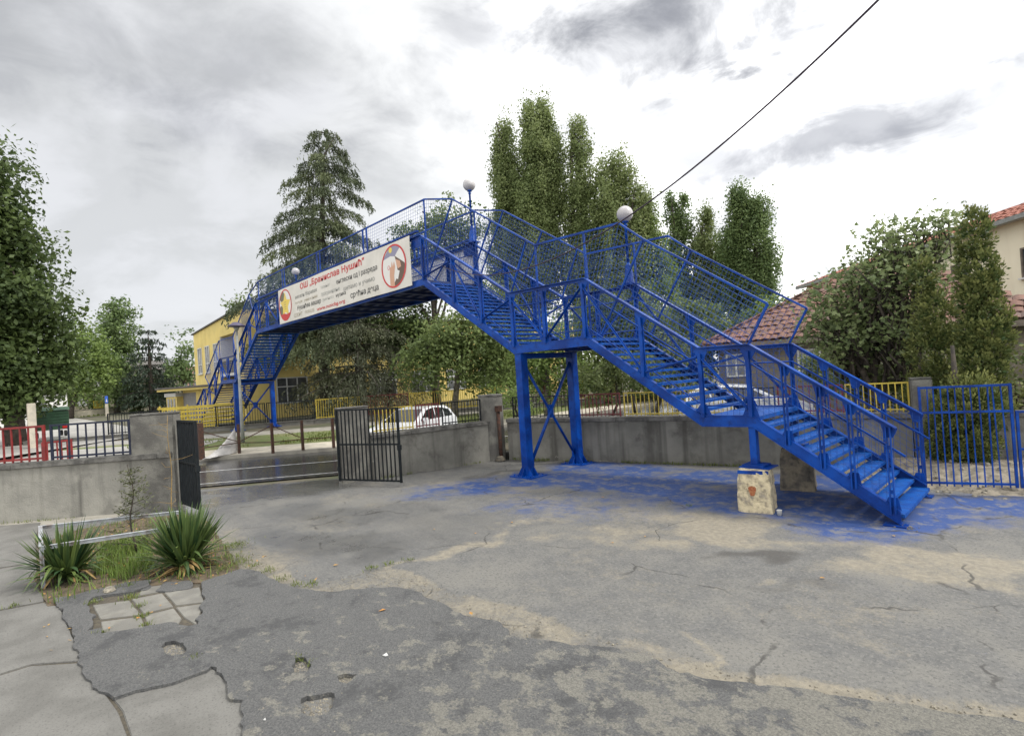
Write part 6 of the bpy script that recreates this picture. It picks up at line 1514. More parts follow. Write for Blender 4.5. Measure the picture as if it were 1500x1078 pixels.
tree('acacia_tree', 'olive green tree filling the gap left of the near column', B0((-29.871, 26.603, 0.471), 0.3), [(-29.44, 27.08, 6.61, 1.85, 2.57), (-30.39, 26.01, 8.24, 1.54, 2.05), (-28.44, 28.13, 4.97, 1.85, 2.57), (-29.42, 27.1, 3.0, 2.05, 2.05)], 'lf_mid', 35, per_m3=1.8, clump_r=0.5, n_leaf=48, L=0.26, trunk=0.2, group=TG, shell=0.35)
tree('acacia_tree', 'dense green tree below the poplars, right of the far column', B0((-21.316, 29.011, 0.226), 0.3), [(-21.77, 28.67, 5.29, 1.83, 2.28), (-20.38, 29.68, 4.25, 2.08, 2.54), (-18.88, 30.65, 4.56, 1.79, 2.24), (-17.44, 31.5, 3.98, 1.77, 2.03), (-21.56, 28.83, 2.53, 2.28, 1.64), (-18.65, 30.79, 2.08, 2.23, 1.61)], 'lf_mid', 36, per_m3=1.6, clump_r=0.5, n_leaf=48, L=0.24, trunk=0.2, group=TG, shell=0.35)
tree('acacia_tree', 'dark green tree behind the lower flight, left of the tiled roof', B0((-16.706, 34.131, -0.225), 0.3), [(-16.44, 34.26, 4.34, 1.65, 2.01), (-15.08, 34.88, 4.66, 1.35, 1.62), (-17.71, 33.62, 2.6, 1.85, 1.67), (-14.19, 35.25, 3.68, 1.16, 1.33)], 'lf_dark', 37, per_m3=1.6, clump_r=0.5, n_leaf=48, L=0.26, trunk=0.2, group=TG, shell=0.35)
# poplars
def poplar(label, px_base, D, lobes, m, seed, L, per, group='poplars behind the footbridge', clump=0.36, nl=165):
    lobes = [(x, y, z, a * 1.22, b) for x, y, z, a, b in lobes]; lobes += [(x, y, z + b * 0.62, a * 0.5, b * 0.42) for x, y, z, a, b in lobes[:2]]
    return tree('poplar_tree', label, B0(px_base, 0.3), lobes, m, seed, per_m3=per, clump_r=clump, n_leaf=nl, L=L, trunk=0.36, group=group, shell=0.35, up=0.15, axis_z=0.5, flat=1.9, limbs=10, split=0.12, aspect=0.75)
poplar('leftmost tall poplar with a shoulder below its tip', (-33.274, 31.762, 0.058), 46, [(-32.81, 32.24, 21.71, 0.89, 3.2), (-33.11, 31.94, 19.64, 0.89, 2.97), (-32.48, 32.57, 17.79, 1.3, 4.15), (-32.83, 32.22, 13.66, 1.66, 4.74), (-32.73, 32.32, 9.49, 1.77, 3.55)], 'lf_poplar', 41, 0.165, 1.9)
poplar('tallest poplar with a twin tip in the middle of the group', (-30.583, 33.011, -0.06), 45, [(-30.56, 33.03, 22.87, 0.75, 2.67), (-29.6, 33.89, 23.04, 0.93, 2.78), (-30.04, 33.5, 20.18, 1.62, 4.05), (-30.45, 33.13, 16.15, 1.74, 5.21), (-30.01, 33.54, 12.04, 1.85, 5.2), (-29.15, 34.28, 18.9, 1.15, 4.04)], 'lf_poplar', 42, 0.165, 1.9)
poplar('slim poplar right of the tallest one', (-27.796, 34.109, -0.166), 44, [(-26.81, 34.89, 20.84, 0.67, 2.36), (-26.78, 34.91, 18.01, 0.9, 3.36), (-27.14, 34.63, 14.39, 1.23, 4.49), (-27.07, 34.69, 9.88, 1.46, 4.48)], 'lf_poplar', 43, 0.16, 2.0)
poplar('broader pale poplar above the middle landing lamp', (-24.813, 35.118, -0.266), 43, [(-24.65, 35.24, 16.87, 0.76, 2.17), (-23.75, 35.85, 17.1, 0.7, 2.05), (-22.91, 36.39, 16.31, 0.81, 2.26), (-24.31, 35.47, 13.27, 1.63, 4.34), (-22.79, 36.46, 12.78, 1.18, 3.76), (-25.21, 34.84, 12.85, 0.98, 4.36), (-23.92, 35.74, 8.33, 2.16, 3.24), (-22.22, 36.82, 15.11, 0.48, 1.93)], 'lf_poplar', 44, 0.16, 1.8)
poplar('low pale poplar between the two poplar groups', (-22.411, 36.698, -0.41), 43, [(-21.95, 36.97, 11.85, 0.85, 2.13), (-21.66, 37.15, 9.13, 1.17, 2.66), (-22.82, 36.45, 8.2, 1.29, 2.68)], 'lf_light', 45, 0.16, 1.6)
poplar('narrow far poplar, left of the right-hand group', (-29.31, 52.354, -1.682), 60, [(-28.46, 52.82, 17.79, 0.81, 2.79), (-27.56, 53.3, 17.26, 0.73, 2.92), (-28.38, 52.86, 13.71, 1.32, 4.11), (-28.32, 52.9, 9.28, 1.47, 4.4)], 'lf_poplar2', 46, 0.20, 1.35)
poplar('far poplar with a pointed top above the upper cage rail', (-26.378, 53.891, -1.826), 60, [(-25.6, 54.26, 15.84, 0.79, 2.89), (-26.16, 54.0, 12.66, 1.16, 3.62), (-25.04, 54.52, 12.85, 1.15, 3.16), (-25.88, 54.13, 8.99, 1.73, 4.04)], 'lf_poplar', 47, 0.20, 1.35)
poplar('dark far poplar, tallest of the right-hand group', (-22.874, 53.299, -1.795), 58, [(-22.05, 53.65, 17.33, 0.96, 2.6), (-21.44, 53.89, 15.84, 1.22, 3.4), (-22.56, 53.43, 13.63, 1.23, 3.43), (-22.2, 53.58, 9.8, 1.91, 4.78)], 'lf_poplar2', 48, 0.20, 1.4)
poplar('rightmost far poplar with a rounded top', (-20.789, 53.074, -1.786), 57, [(-20.04, 53.36, 15.75, 0.93, 2.25), (-19.75, 53.47, 13.04, 1.06, 3.3), (-20.3, 53.26, 9.47, 1.59, 3.97)], 'lf_poplar2', 49, 0.20, 1.4)

# bushes and hedge behind the long wall (each its own)
bush_specs = [((-10.489, 14.628, 1.145), [(-10.8, 14.4, 2.08, 0.91, 0.78), (-10.06, 14.93, 2.36, 0.81, 0.9), (-10.39, 14.7, 3.07, 0.68, 0.68)]), ((-10.438, 17.06, 0.92), [(-10.46, 17.04, 2.29, 0.99, 0.99), (-9.71, 17.48, 2.85, 0.79, 0.98), (-9.35, 17.68, 1.97, 0.73, 0.73)]), ((-12.544, 12.202, 1.36), [(-12.76, 11.98, 1.83, 0.49, 0.54), (-12.29, 12.46, 1.67, 0.49, 0.45)]), ((-12.241, 22.938, 0.369), [(-11.74, 23.2, 4.45, 0.95, 1.13), (-12.56, 22.77, 4.22, 1.08, 1.28), (-10.99, 23.56, 3.75, 0.62, 0.75)]), ((-14.916, 22.506, 0.398), [(-14.97, 22.47, 4.47, 1.35, 1.56), (-16.04, 21.72, 4.92, 1.23, 1.37), (-14.18, 22.98, 3.72, 1.14, 1.21)]), ((-8.535, 22.431, 0.432), [(-8.18, 22.56, 4.44, 0.72, 0.55), (-7.71, 22.73, 4.57, 0.44, 0.33), (-8.67, 22.38, 4.07, 0.56, 0.45)]), ((-0.904, 15.474, 1.106), [(-1.0, 15.47, 1.33, 0.38, 0.5), (-0.71, 15.48, 1.75, 0.32, 0.58), (-0.7, 15.48, 0.96, 0.35, 0.49)]), ((-1.367, 14.536, 1.191), [(-1.52, 14.52, 1.33, 0.6, 0.57), (-1.71, 14.5, 0.83, 0.52, 0.49), (-1.28, 14.54, 0.91, 0.51, 0.56)]), ((-3.617, 16.611, 0.99), [(-4.02, 16.52, 1.73, 0.85, 0.63), (-3.28, 16.68, 1.79, 0.82, 0.71), (-2.73, 16.78, 1.68, 0.63, 0.7)]), ((-5.401, 18.216, 0.834), [(-5.41, 18.21, 2.11, 0.64, 0.76), (-4.9, 18.36, 1.87, 0.71, 0.63)])]
bush_meta = [('lf_bush', 'dark leafy bush behind the wall, right of the far column', 0.11), ('lf_bush', 'dense bush behind the yellow railing under the middle flight', 0.12), ('lf_light', 'low feathery shrub behind the black railing at the corner pillar', 0.09), ('lf_mid', 'pale green bush seen through the cage above the mid stairs', 0.14), ('lf_dark', 'dark shrub mass behind the middle landing', 0.14),
             ('lf_light', 'bright green bush above the left end of the tiled roof', 0.13), ('lf_thuja', 'leafy bush at the right picture edge beside the thuja', 0.09), ('lf_bush', 'dense dark bush below the tall thuja', 0.09), ('lf_bush', 'dark undergrowth below the fig tree', 0.10), ('lf_bush', 'dark bush between the house wall and the fig', 0.10)]
for i, ((bp, lbs), (m, lb, L_)) in enumerate(zip(bush_specs, bush_meta)):
    tree('bush', lb, B0(bp, 0.25), lbs, m, 60 + i, per_m3=20 if lbs[0][3] < 0.9 else 12, clump_r=0.20, n_leaf=42, L=L_, trunk=0.05, group='bushes behind the yard walls', cat='bush', limbs=5, split=0.1, shell=0.4)

# fig tree: big lobed leaves on visible branches
def fig_tree(base, lobes, seed):
    r = np.random.default_rng(seed); t = empty('fig_tree', base); tag(t, 'wide fig tree with large lobed leaves before the tiled house', 'tree')
    bx, by, bz = base; loc = [(x - bx, y - by, z - bz, a, b) for x, y, z, a, b in lobes]
    k = MB(); tips = []
    for s in range(5):
        limb_mesh(k, (0.1 * s - 0.2, 0.05 * s, -0.1), (r.normal() * 0.5, r.normal() * 0.5, 1.8 + 0.3 * s), 0.10, 0.06, r, 0.3)
    for q in loc:
        c = np.array(q[:3])
        for s in range(int(10 + 7 * q[3])):
            d = rnd_dirs(r, 1)[0]; d[2] = abs(d[2]) * 0.8 + 0.1; e = c + d * np.array([q[3], q[3], q[4]]) * r.uniform(0.75, 1.1); st_ = c * np.array([0.55, 0.55, 0.6]) + r.normal(size=3) * 0.2
            limb_mesh(k, st_, e, 0.035, 0.008, r, 0.4, 6); tips.append(e)
            for _ in range(2):
                f = r.uniform(0.4, 0.9); p = st_ + (e - st_) * f; e2 = p + rnd_dirs(r, 1)[0] * 0.5 + np.array([0, 0, 0.15]); limb_mesh(k, p, e2, 0.014, 0.005, r, 0.3, 3); tips.append(e2)
    k.build('trunk', M['bark'], t, True)
    # lobed leaf outline (flat fan, 11 points)
    ang = np.array([-90, -50, -20, 0, 25, 45, 90, 135, 155, 180, 200, 230]) * math.pi / 180; rad = np.array([0.25, 0.55, 0.9, 0.5, 0.95, 0.55, 1.15, 0.55, 0.95, 0.5, 0.9, 0.55])
    ol = np.stack([np.cos(ang) * rad, np.sin(ang) * rad, -0.12 * rad ** 2], 1)
    P = []; T = []
    for e in tips:
        ct = r.random() * 0.6
        for _ in range(r.integers(12, 22)): P.append(e + r.normal(size=3) * np.array([0.17, 0.17, 0.14])); T.append(min(1, ct + r.random() * 0.4))
    # inner foliage
    for q in loc:
        n = int((230 if q[2] < 4.2 else 90) * q[3] * q[3] * q[4]); d = rnd_dirs(r, n) * (r.random((n, 1)) ** 0.45); P += list(np.array(q[:3]) + d * np.array([q[3], q[3], q[4]])); T += list(r.random(n) * 0.7)
    P = np.array(P); n = len(P); N = unit(rnd_dirs(r, n) + np.array([0, -0.2, 0.9])); A = unit(np.cross(N, rnd_dirs(r, n))); B = np.cross(N, A); S_ = r.uniform(0.045, 0.09, n)
    V = P[:, None] + (A[:, None] * ol[None, :, :1] + B[:, None] * ol[None, :, 1:2] + N[:, None] * ol[None, :, 2:3]) * S_[:, None, None]
    V = np.concatenate([P[:, None], V], 1); m_ = len(ol); tri = np.array([(0, i + 1, (i + 1) % m_ + 1) for i in range(m_)])
    F = (tri[None] + (np.arange(n) * (m_ + 1))[:, None, None]).reshape(-1, 3)
    link('crown', raw_mesh('crown', V.reshape(-1, 3), F, np.repeat(np.array(T), m_ + 1)), M['lf_fig'], t)
fig_tree(B0((-3.191, 15.883, 0.718), 0.25), [(-3.2, 15.88, 4.05, 1.06, 0.96), (-3.92, 15.72, 3.89, 0.78, 0.81), (-2.52, 16.0, 4.29, 0.8, 0.99), (-3.77, 15.76, 2.82, 1.05, 0.87), (-2.8, 15.96, 2.73, 0.94, 0.84), (-4.26, 15.63, 3.22, 0.57, 0.64), (-2.08, 16.07, 5.19, 0.49, 0.58), (-3.08, 15.91, 5.06, 0.71, 0.61)], 71)

def thuja(label, base, lobes, seed, n_m2, tone_m='lf_thuja', trunk_h=2.5):
    """columnar thuja: upright flat sprays over lumpy lobes"""
    r = np.random.default_rng(seed); t = empty('thuja', base); tag(t, label, 'tree', 'thujas by the right wall'); bx, by, bz = base
    MB().tube([(0, 0, -0.1), (0.02, 0, trunk_h * 0.5), (0, 0.02, trunk_h)], [0.09, 0.07, 0.03], 8).build('trunk', M['bark'], t, True)
    P = []; A = []; T = []; O = []
    for x, y, z, a, b in lobes:
        n = int(n_m2 * 12.6 * a * b); d = rnd_dirs(r, n); rad = 0.66 + 0.36 * r.random(n) + 0.07 * np.sin(7 * d[:, 0] + 9 * d[:, 2]) * np.cos(8 * d[:, 1])
        c = np.array([x - bx, y - by, z - bz]) + d * rad[:, None] * np.array([a, a, b])
        k = 18; idx = np.repeat(np.arange(n), k); off = r.normal(size=(n * k, 3)) * np.array([0.035, 0.035, 0.055])
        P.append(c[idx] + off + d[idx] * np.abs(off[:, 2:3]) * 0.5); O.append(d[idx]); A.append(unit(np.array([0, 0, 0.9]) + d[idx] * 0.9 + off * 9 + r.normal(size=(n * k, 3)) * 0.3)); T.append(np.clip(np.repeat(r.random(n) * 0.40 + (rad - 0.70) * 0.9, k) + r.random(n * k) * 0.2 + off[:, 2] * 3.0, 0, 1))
    P = np.concatenate(P); A = np.concatenate(A); O = np.concatenate(O); T = np.concatenate(T); n = len(P); B = unit(np.cross(A, O + rnd_dirs(r, n) * 0.6)); L_ = r.uniform(0.045, 0.09, n)
    V, F = quads(P, A, B, L_, L_ * 0.6); link('crown', raw_mesh('crown', V, F, np.repeat(T, 4)), M[tone_m], t)
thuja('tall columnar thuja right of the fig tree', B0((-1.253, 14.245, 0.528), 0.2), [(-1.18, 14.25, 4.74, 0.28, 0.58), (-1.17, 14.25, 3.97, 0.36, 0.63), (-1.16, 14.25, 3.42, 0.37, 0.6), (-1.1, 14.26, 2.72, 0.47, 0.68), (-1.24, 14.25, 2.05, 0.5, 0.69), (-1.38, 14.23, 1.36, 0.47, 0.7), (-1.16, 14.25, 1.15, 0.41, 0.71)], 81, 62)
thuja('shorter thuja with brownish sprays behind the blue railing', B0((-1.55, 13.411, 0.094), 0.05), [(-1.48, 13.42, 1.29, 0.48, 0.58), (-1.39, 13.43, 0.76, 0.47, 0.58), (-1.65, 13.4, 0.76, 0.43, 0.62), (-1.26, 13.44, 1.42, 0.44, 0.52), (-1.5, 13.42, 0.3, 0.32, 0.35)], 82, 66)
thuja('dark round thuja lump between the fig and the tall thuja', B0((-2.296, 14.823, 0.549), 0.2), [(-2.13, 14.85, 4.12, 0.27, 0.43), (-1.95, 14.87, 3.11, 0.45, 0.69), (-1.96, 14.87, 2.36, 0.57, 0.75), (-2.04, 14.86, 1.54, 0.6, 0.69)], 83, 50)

# ---- small plants by the left wall
def yucca(label, base, n, L, seed, spread=1.0):
    r = np.random.default_rng(seed); t = empty('yucca', base); tag(t, label, 'yucca', 'yuccas in the planting bed')
    V = []; F = []; T = []; seg = 7; dead = MB()
    for i in range(n):
        a = r.random() * 6.283; el = math.radians(90 - 62 * r.random() ** 0.8 if i > n * 0.16 else r.uniform(2, 30)); ln = L * r.uniform(0.6, 1.08) * (1.0 if el > 0.6 else 0.62); w = r.uniform(0.018, 0.031)
        d = np.array([math.cos(a) * math.cos(el) * spread, math.sin(a) * math.cos(el) * spread, math.sin(el)]); sd = np.array([-math.sin(a), math.cos(a), 0]); p = np.array([math.cos(a) * 0.05, math.sin(a) * 0.05, 0.03 + 0.12 * r.random()])
        sag = r.uniform(0.0, 0.12) if el > 0.7 else r.uniform(0.1, 0.55); kink = r.random() < 0.25 and el < 0.8; tn = np.clip(r.normal(0.42, 0.28), 0, 1); k0 = len(V)
        for s in range(seg + 1):
            u = s / seg; q = p + d * ln * u; q[2] -= ln * sag * u * u
            if kink and u > 0.6: q[2] -= (u - 0.6) * ln * 0.8
            q[2] = max(q[2], 0.012 + 0.02 * r.random()); ww = w * (1.0 - (2 * abs(u - 0.35)) ** 2 * 0.5) * (1 if u < 0.75 else (1 - u) / 0.25 + 0.03)
            nrm_ = np.cross(sd, d); V += [q - sd * ww + nrm_ * ww * 0.35, q, q + sd * ww + nrm_ * ww * 0.35]; T += [tn, tn * 0.6, tn]
        if el < 0.5 and r.random() < 0.35:
            vv_ = [V[k0 + j] for j in range(3 * (seg + 1))]; del V[k0:]; del T[k0:]
            dead.add(vv_, [(s * 3 + e, s * 3 + e + 1, s * 3 + e + 4, s * 3 + e + 3) for s in range(seg) for e in (0, 1)]); continue
        for s in range(seg):
            for e in (0, 1): F.append((k0 + s * 3 + e, k0 + s * 3 + e + 1, k0 + s * 3 + e + 4, k0 + s * 3 + e + 3))
    link('leaves', raw_mesh('leaves', np.array(V), np.array(F), np.array(T)), M['lf_yucca'], t)
    if dead.v: link('dead_leaves', dead.mesh('dead_leaves', fix=False), M['twig'], t)
    MB().tube([(0, 0, -0.05), (0.01, 0, 0.22)], [0.07, 0.05], 8).build('stem', M['bark'], t, True)
yucca('smaller yucca clump inside the metal rail on the left', (*(-9.979, 0.547), 0.02), 260, 0.80, 91)
yucca('larger yucca clump with drooping lower leaves beside the gate', (*(-8.973, 1.804), 0.02), 380, 0.90, 92, 1.0)
# soil bed
bed = [(-10.502, 0.216), (-12.854, 0.396), (-13.676, 0.809), (-13.587, 2.512), (-12.283, 2.855), (-9.786, 2.551), (-8.202, 2.31), (-8.149, 2.102), (-8.106, 1.84), (-8.541, 1.455), (-8.895, 0.906), (-8.814, 0.55), (-8.95, 0.296)]
struct(layer('planting_bed', bed, [], -0.04, 0.024, M['soil'], None, 21, 0.08, 0.02))
# weeds and grass (uncountable)
def grass(name, pts, hmin, hmax, w, m, seed, label, lean=0.5):
    r = np.random.default_rng(seed); n = len(pts); a = r.random(n) * 6.283; h = r.uniform(hmin, hmax, n); ln = r.random(n) * lean
    d = np.stack([np.cos(a) * ln, np.sin(a) * ln, np.ones(n)], 1); d = unit(d); sd = np.stack([-np.sin(a), np.cos(a), np.zeros(n)], 1) * w
    p = pts; q = p + d * (h * 0.6)[:, None]; e = p + d * h[:, None] + np.stack([np.cos(a), np.sin(a), -0.3 * np.ones(n)], 1) * (h * 0.35 * ln)[:, None]
    V = np.stack([p - sd, p + sd, q + sd * 0.8, q - sd * 0.8, e], 1).reshape(-1, 3); b = np.arange(n)[:, None] * 5
    F = np.concatenate([b + np.array([[0, 1, 2]]), b + np.array([[0, 2, 3]]), b + np.array([[3, 2, 4]])]); T = np.repeat(np.clip(r.normal(0.5, 0.3, n), 0, 1), 5)
    return tag(link(name, raw_mesh(name, V, F, T), M[m]), label, 'grass', kind='stuff')
def sample_poly(poly, n, r, z):
    h = np.array(poly); q = r.uniform(h.min(0), h.max(0), (n * 4, 2)); q = q[inside(q, poly)][:n]; return np.c_[q, np.full(len(q), z)]
r_ = np.random.default_rng(77)
grass('weeds', np.concatenate([sample_poly([(-9.902, 0.823), (-11.792, 1.142), (-11.46, 1.735), (-9.393, 1.527), (-9.144, 1.086)], 1700, r_, 0.02), sample_poly(bed, 1100, r_, 0.02)]), 0.03, 0.24, 0.005, 'lf_weed', 1, 'green weeds and grass between the two yuccas', 0.8)
tuft = np.concatenate([np.array(c)[None] + r_.normal(size=(n, 2)) * s for c, n, s in zip([(-9.628, 2.662), (-8.619, 2.434), (-8.275, 2.516), (-7.86, 2.563), (-7.345, 2.586), (-7.015, 2.61), (-6.841, 2.742), (-6.708, 3.539), (-6.651, 3.77), (-6.552, 4.039), (-8.59, 0.699), (-8.36, 1.053), (-7.927, 1.095), (-7.543, 1.056), (-5.906, 1.218), (-5.079, 1.899), (-4.918, 1.928), (-7.395, 0.663), (-7.21, 1.048), (-8.875, 1.088), (-9.344, -0.011), (-8.995, 2.41), (-8.488, 2.195), (-4.757, 8.68)], [260, 160, 60, 70, 60, 40, 60, 50, 40, 30, 70, 90, 40, 50, 50, 40, 30, 50, 40, 120, 40, 160, 140, 20], [.12, .1, .05, .06, .06, .05, .06, .06, .05, .04, .05, .06, .04, .04, .035, .03, .03, .04, .04, .07, .05, .1, .09, .04])])
grass('crack_weeds', np.c_[tuft, np.full(len(tuft), 0.015)], 0.015, 0.07, 0.004, 'lf_grass', 2, 'short weeds growing in the cracks of the paving', 1.2)
wb = []
for a, b, n in (((-11.6, 10.90), (-4.0, 13.04), 900), ((-12.72, 7.1), (-12.0, 10.4), 160), ((-17.5, -1.95), (-14.3, 2.2), 260), ((-10.9, 11.0), (-8.9, 11.6), 200)):
    u = r_.random(n) ** 1.0; q = np.array(a) + (np.array(b) - np.array(a)) * u[:, None]; dn = np.array([b[1] - a[1], a[0] - b[0]]); dn = dn / np.linalg.norm(dn); q = q + dn * (0.01 + 0.10 * r_.random((n, 1)) ** 2); wb.append(q[fbm(q, 1.3, 3) > 0.46])
wb = np.concatenate(wb); grass('wall_weeds', np.c_[wb, np.full(len(wb), 0.0)], 0.02, 0.11, 0.006, 'lf_grass', 6, 'sparse weeds along the foot of the yard walls', 0.9)
lv = np.concatenate([sample_poly(bed, 500, r_, 0.03), np.c_[r_.uniform((-9.6, 0.2), (-6.9, 2.9), (60, 2)), np.full(60, 0.032)]])
nl_ = len(lv); N_ = unit(rnd_dirs(r_, nl_) * 0.5 + np.array([0, 0, 1.0])); A_ = unit(np.cross(N_, rnd_dirs(r_, nl_))); V_, F_ = quads(lv, A_, np.cross(N_, A_), r_.uniform(0.02, 0.07, nl_), r_.uniform(0.012, 0.03, nl_))
tag(link('leaf_litter', raw_mesh('leaf_litter', V_, F_), M['dead_leaf']), 'brown leaf litter lying in and around the planting bed', 'leaf litter', kind='stuff')
vg = r_.uniform((-32, -2), (-18, 24), (26000, 2)); nn_ = []
rc_ = np.array(road_c); dd = seg_dist(vg, [tuple(x) for x in rc_]); sidef = (vg[:, 0] * 0.785 - vg[:, 1] * 0.62) < -17; sel = (vg[:, 1] > 4.0) & (dd > 5.0) & (dd < 9.2) & sidef & (fbm(vg, 0.5, 5) > 0.42)
grass('verge_grass', np.c_[vg[sel], np.full(sel.sum(), 0.2)], 0.05, 0.2, 0.02, 'lf_grass', 3, 'rough grass on the verge across the road', 0.7)
lw = r_.uniform((-118, -30), (-92, 25), (9000, 2)); grass('lawn_grass', np.c_[lw, np.full(len(lw), 0.45)], 0.1, 0.3, 0.08, 'lf_grass', 4, 'bright grass of the far lawn', 0.7)
# sapling juniper and dry twig
def sapling(base, H, label):
    r = np.random.default_rng(5); t = empty('juniper_sapling', base); tag(t, label, 'sapling')
    k = MB(); n = 9; sp = [np.array([0.03 * math.sin(i * 1.3), 0.03 * math.cos(i), H * i / n]) for i in range(n + 1)]; k.tube([tuple(p) for p in sp], [0.014 * (1 - 0.8 * i / n) + 0.002 for i in range(n + 1)], 6)
    P = []; A = []
    for b in range(46):
        u = 0.10 + 0.88 * b / 46; i = min(n - 1, int(u * n)); p = sp[i]; a = r.random() * 6.283; ln = (0.42 * (1 - u) + 0.12) * r.uniform(0.5, 1.1); d = np.array([math.cos(a), math.sin(a), r.uniform(0.0, 0.6)]); e = p + d * ln
        if 0.28 < u < 0.5 and r.random() < 0.5: continue
        k.tube([tuple(p), tuple((p + e) / 2 + np.array([0, 0, -0.02])), tuple(e)], [0.005, 0.004, 0.002], 4)
        for s in range(26): f = r.uniform(0.35, 1.05); P.append(p + d * ln * f + r.normal(size=3) * 0.035); A.append(d + r.normal(size=3) * 0.6)
    k.build('stem', M['bark'], t, True); P = np.array(P); A = unit(np.array(A)); n_ = len(P); B = unit(np.cross(A, rnd_dirs(r, n_))); L_ = r.uniform(0.03, 0.07, n_); V, F = quads(P, A, B, L_, L_ * 0.3)
    link('crown', raw_mesh('crown', V, F, np.repeat(r.random(n_), 4)), M['lf_juniper'], t)
sapling((*(-10.665, 1.439), 0.02), 1.45, 'thin scraggy juniper sapling between the two yuccas')
tw = empty('dry_twig', (*(-10.586, 1.99), 0.02)); tag(tw, 'thin dry yellowish stem in front of the left gate pillar', 'twig')
k = MB(); r = np.random.default_rng(8); pts = [(0.02 * math.sin(i * 0.9), 0.02 * math.cos(i * 1.1), 2.2 * i / 10) for i in range(11)]; k.tube(pts, [0.011 * (1 - 0.07 * i) for i in range(11)], 6)
k.build('stem', M['twig'], tw, True)
for i in range(16):
    p = np.array(pts[3 + i % 7]) + np.array([0, 0, r.random() * 0.15]); d = rnd_dirs(r, 1)[0]; d[2] = abs(d[2]) * 0.5; e = p + d * r.uniform(0.12, 0.35)
    MB().tube([tuple(p), tuple((p + e) / 2 + r.normal(size=3) * 0.02), tuple(e)], [0.004, 0.003, 0.0015], 5).build('side_twig', M['twig'], tw, True)

# low metal rail round the planting bed
ra_ = empty('planter_rail', (*(-9.845, 0.35), 0)); tag(ra_, 'low bent rail of rusty galvanised angle around the planting bed', 'rail')
ox, oy = (-9.845, 0.35)
def rp_(q, z): return (q[0] - ox, q[1] - oy, z)
n0 = (ox, oy); n0t = (-9.846, 0.29); n1 = (-9.25, 2.01); f0 = (-11.501, 0.343); f1 = (-10.453, 2.082)
for a, b in (((n0t[0], n0t[1]), n1), (f0, f1), (n0t, f0)):
    k = MB(); k.bar(rp_(a, 0.598), rp_(b, 0.598), 0.05, 0.006); k.bar(rp_(a, 0.57), rp_(b, 0.57), 0.006, 0.05); k.build('rail', M['galv'], ra_)
for q in (n0t, f1, n1): k = MB(); k.bar(rp_(q, -0.02), rp_(q, 0.57), 0.045, 0.005, up=(1, 0, 0)); k.bar((rp_(q, 0)[0] + 0.02, rp_(q, 0)[1] + 0.02, -0.02), (rp_(q, 0)[0] + 0.02, rp_(q, 0)[1] + 0.02, 0.57), 0.005, 0.045, up=(1, 0, 0)); k.build('rail_post', M['galv'], ra_)

# ================================================================== rubble behind the blue railing
gxr, gyr = np.meshgrid(np.linspace(-4.2, 3.0, 90), np.linspace(11.3, 15.2, 50), indexing='ij'); PR = np.stack([gxr.ravel(), gyr.ravel()], 1)
wl_y = 13.58 + (PR[:, 0] + 2.3) * 0.281
hgt = 0.34 * ss(PR[:, 1], 11.7, 13.0) * ss(PR[:, 0], -4.0, -2.6) + 0.10 * (fbm(PR, 2.2, 7) - 0.5) + 0.05 * (fbm(PR, 7, 8) - 0.5) - 0.03
hgt = np.where(PR[:, 0] < -4.0, -0.08, hgt); i2 = np.arange(90 * 50).reshape(90, 50); FR_ = np.stack([i2[:-1, :-1].ravel(), i2[1:, :-1].ravel(), i2[1:, 1:].ravel(), i2[:-1, 1:].ravel()], 1)
ce = PR[FR_].mean(1); FR_ = FR_[ce[:, 1] < 13.56 + (ce[:, 0] + 2.3) * 0.281]
struct(link('rubble_bank', raw_mesh('rubble_bank', np.c_[PR, hgt], FR_), M['rubble']))
rs = r_.uniform((-3.2, 11.7), (1.5, 13.4), (260, 2)); ih = 0.34 * ss(rs[:, 1], 11.7, 13.0) * ss(rs[:, 0], -4.0, -2.6)
tag(scatter_stones('rubble_stones', np.c_[rs, ih], 0.008, 0.06, M['stone'], 15), 'loose stones and litter on the bank behind the blue railing', 'rubble', kind='stuff')

# ================================================================== litter
t = empty('plastic_bottle', (*(-1.118, 12.216), 0.034), R(20)); tag(t, 'green plastic bottle lying under the blue railing', 'bottle')
def lathe_x(prof, n=14):
    k = MB()
    for x, rr in prof:
        for j in range(n): a = 2 * math.pi * j / n; k.v.append((x, rr * math.cos(a), rr * math.sin(a)))
    for i in range(len(prof) - 1):
        for j in range(n): j2 = (j + 1) % n; k.f.append((i * n + j, i * n + j2, (i + 1) * n + j2, (i + 1) * n + j))
    k.f.append(tuple(range(n))); e = (len(prof) - 1) * n; k.f.append(tuple(e + j for j in range(n))); return k
lathe_x([(-0.12, 0.02), (-0.11, 0.038), (-0.02, 0.04), (0.06, 0.038), (0.10, 0.028), (0.14, 0.015), (0.155, 0.013)]).build('bottle_body', M['bottle'], t, True)
lathe_x([(-0.05, 0.0405), (0.02, 0.0412)]).build('bottle_label', M['bottle_label'], t, True); lathe_x([(0.150, 0.016), (0.175, 0.016)]).build('bottle_cap', M['red_lens'], t, True)
t = empty('plastic_cup', (*(-3.327, 8.917), 0.0)); tag(t, 'small crushed white cup beside the cream footing', 'cup')
MB().lathe([(0.02, 0.002), (0.03, 0.003), (0.042, 0.085), (0.044, 0.09), (0.040, 0.088), (0.029, 0.01)], 0, 0, 12).build('cup_body', M['paper'], t, True)
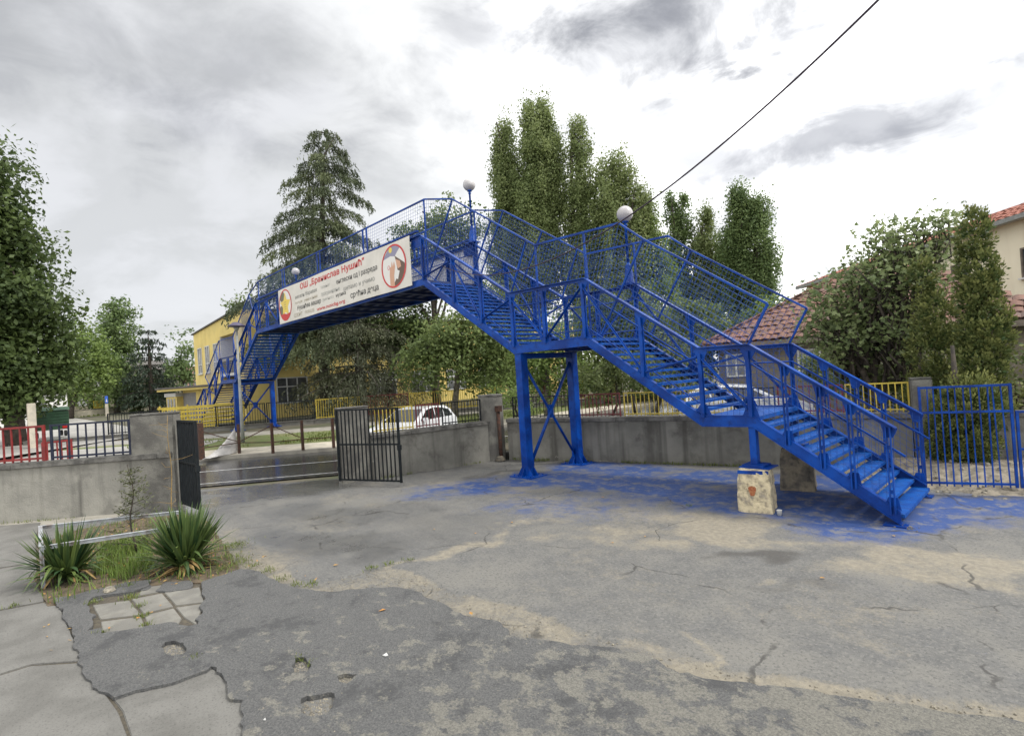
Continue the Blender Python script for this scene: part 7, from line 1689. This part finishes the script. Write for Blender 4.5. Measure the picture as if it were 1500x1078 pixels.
for i, (q, lb) in enumerate(zip([(-4.453, 2.43), (-4.344, 1.332)], ('white paper scrap on the foreground asphalt', 'small pale butt lying near the bottom edge'))):
    s = 0.024 if i == 0 else 0.010
    k = MB(); k.add([(-s, -s * 0.7, 0), (s, -s * 0.5, 0.006), (s * 0.8, s * 0.8, 0.0), (-s * 0.6, s * 0.9, 0.012), (-s, -s * 0.7, 0.003), (s, -s * 0.5, 0.009), (s * 0.8, s * 0.8, 0.003), (-s * 0.6, s * 0.9, 0.015)], [(0, 3, 2, 1), (4, 5, 6, 7), (0, 1, 5, 4), (1, 2, 6, 5), (2, 3, 7, 6), (3, 0, 4, 7)])
    o = k.build('paper_scrap', M['paper']); o.location = (q[0], q[1], 0.0445); tag(o, lb, 'litter')
lm = MB(); lm.add([(-0.05, 0, 0.004), (-0.015, 0.028, 0.016), (0.05, 0, 0.006), (-0.015, -0.026, 0.013), (0, 0, 0.002)], [(0, 4, 1), (1, 4, 2), (2, 4, 3), (3, 4, 0)])
lme = lm.mesh('fallen_leaf', fix=False); lme.materials.append(M['dead_leaf'])
for i, q in enumerate([(-7.535, 5.158), (-6.751, 5.42), (-4.691, 6.277), (-4.462, 6.779), (-2.048, 6.612), (-1.764, 8.668), (-6.455, 8.424), (-6.704, 6.187), (-7.27, 3.285), (-4.552, 3.52), (-5.335, 2.904)]):
    o = link('fallen_leaf', lme); o.location = (q[0], q[1], 0.044 if inside(np.array([q]), out_front)[0] else 0.012); o.rotation_euler = (0, 0, i * 1.7); o.scale = (0.45 + 0.04 * i,) * 3
    tag(o, 'curled orange fallen leaf lying on the grey yard', 'leaf', 'fallen leaves on the yard')
for i, (q, lb) in enumerate(zip([(-0.79, 12.203), (-1.641, 13.913), (-8.833, 0.899)], ('grey stone lump under the blue railing at right', 'pale stone lump behind the blue railing', 'pinkish broken stone at the edge of the planting bed'))):
    r = np.random.default_rng(40 + i); bm = bmesh.new(); bmesh.ops.create_icosphere(bm, subdivisions=2, radius=0.085 if i < 2 else 0.07)
    for v in bm.verts: v.co = Vector((v.co.x * 1.3, v.co.y, v.co.z * 0.7)) * (1 + r.normal() * 0.09)
    me = bpy.data.meshes.new('stone'); bm.to_mesh(me); bm.free(); o = link('stone', me, M['stone'] if i else M['block_dark']); o.location = (q[0], q[1], 0.05); tag(o, lb, 'stone')
# crumbled lumps at the stair foot
r = np.random.default_rng(9); pp = r.normal((-1.72, 9.2), (0.10, 0.06), (60, 2)); tag(scatter_stones('asphalt_crumbs', np.c_[pp, np.full(60, 0.008)], 0.008, 0.03, M['roof_dark'], 19), 'dark asphalt crumbs broken out at the stair foot', 'crumbs', kind='stuff')
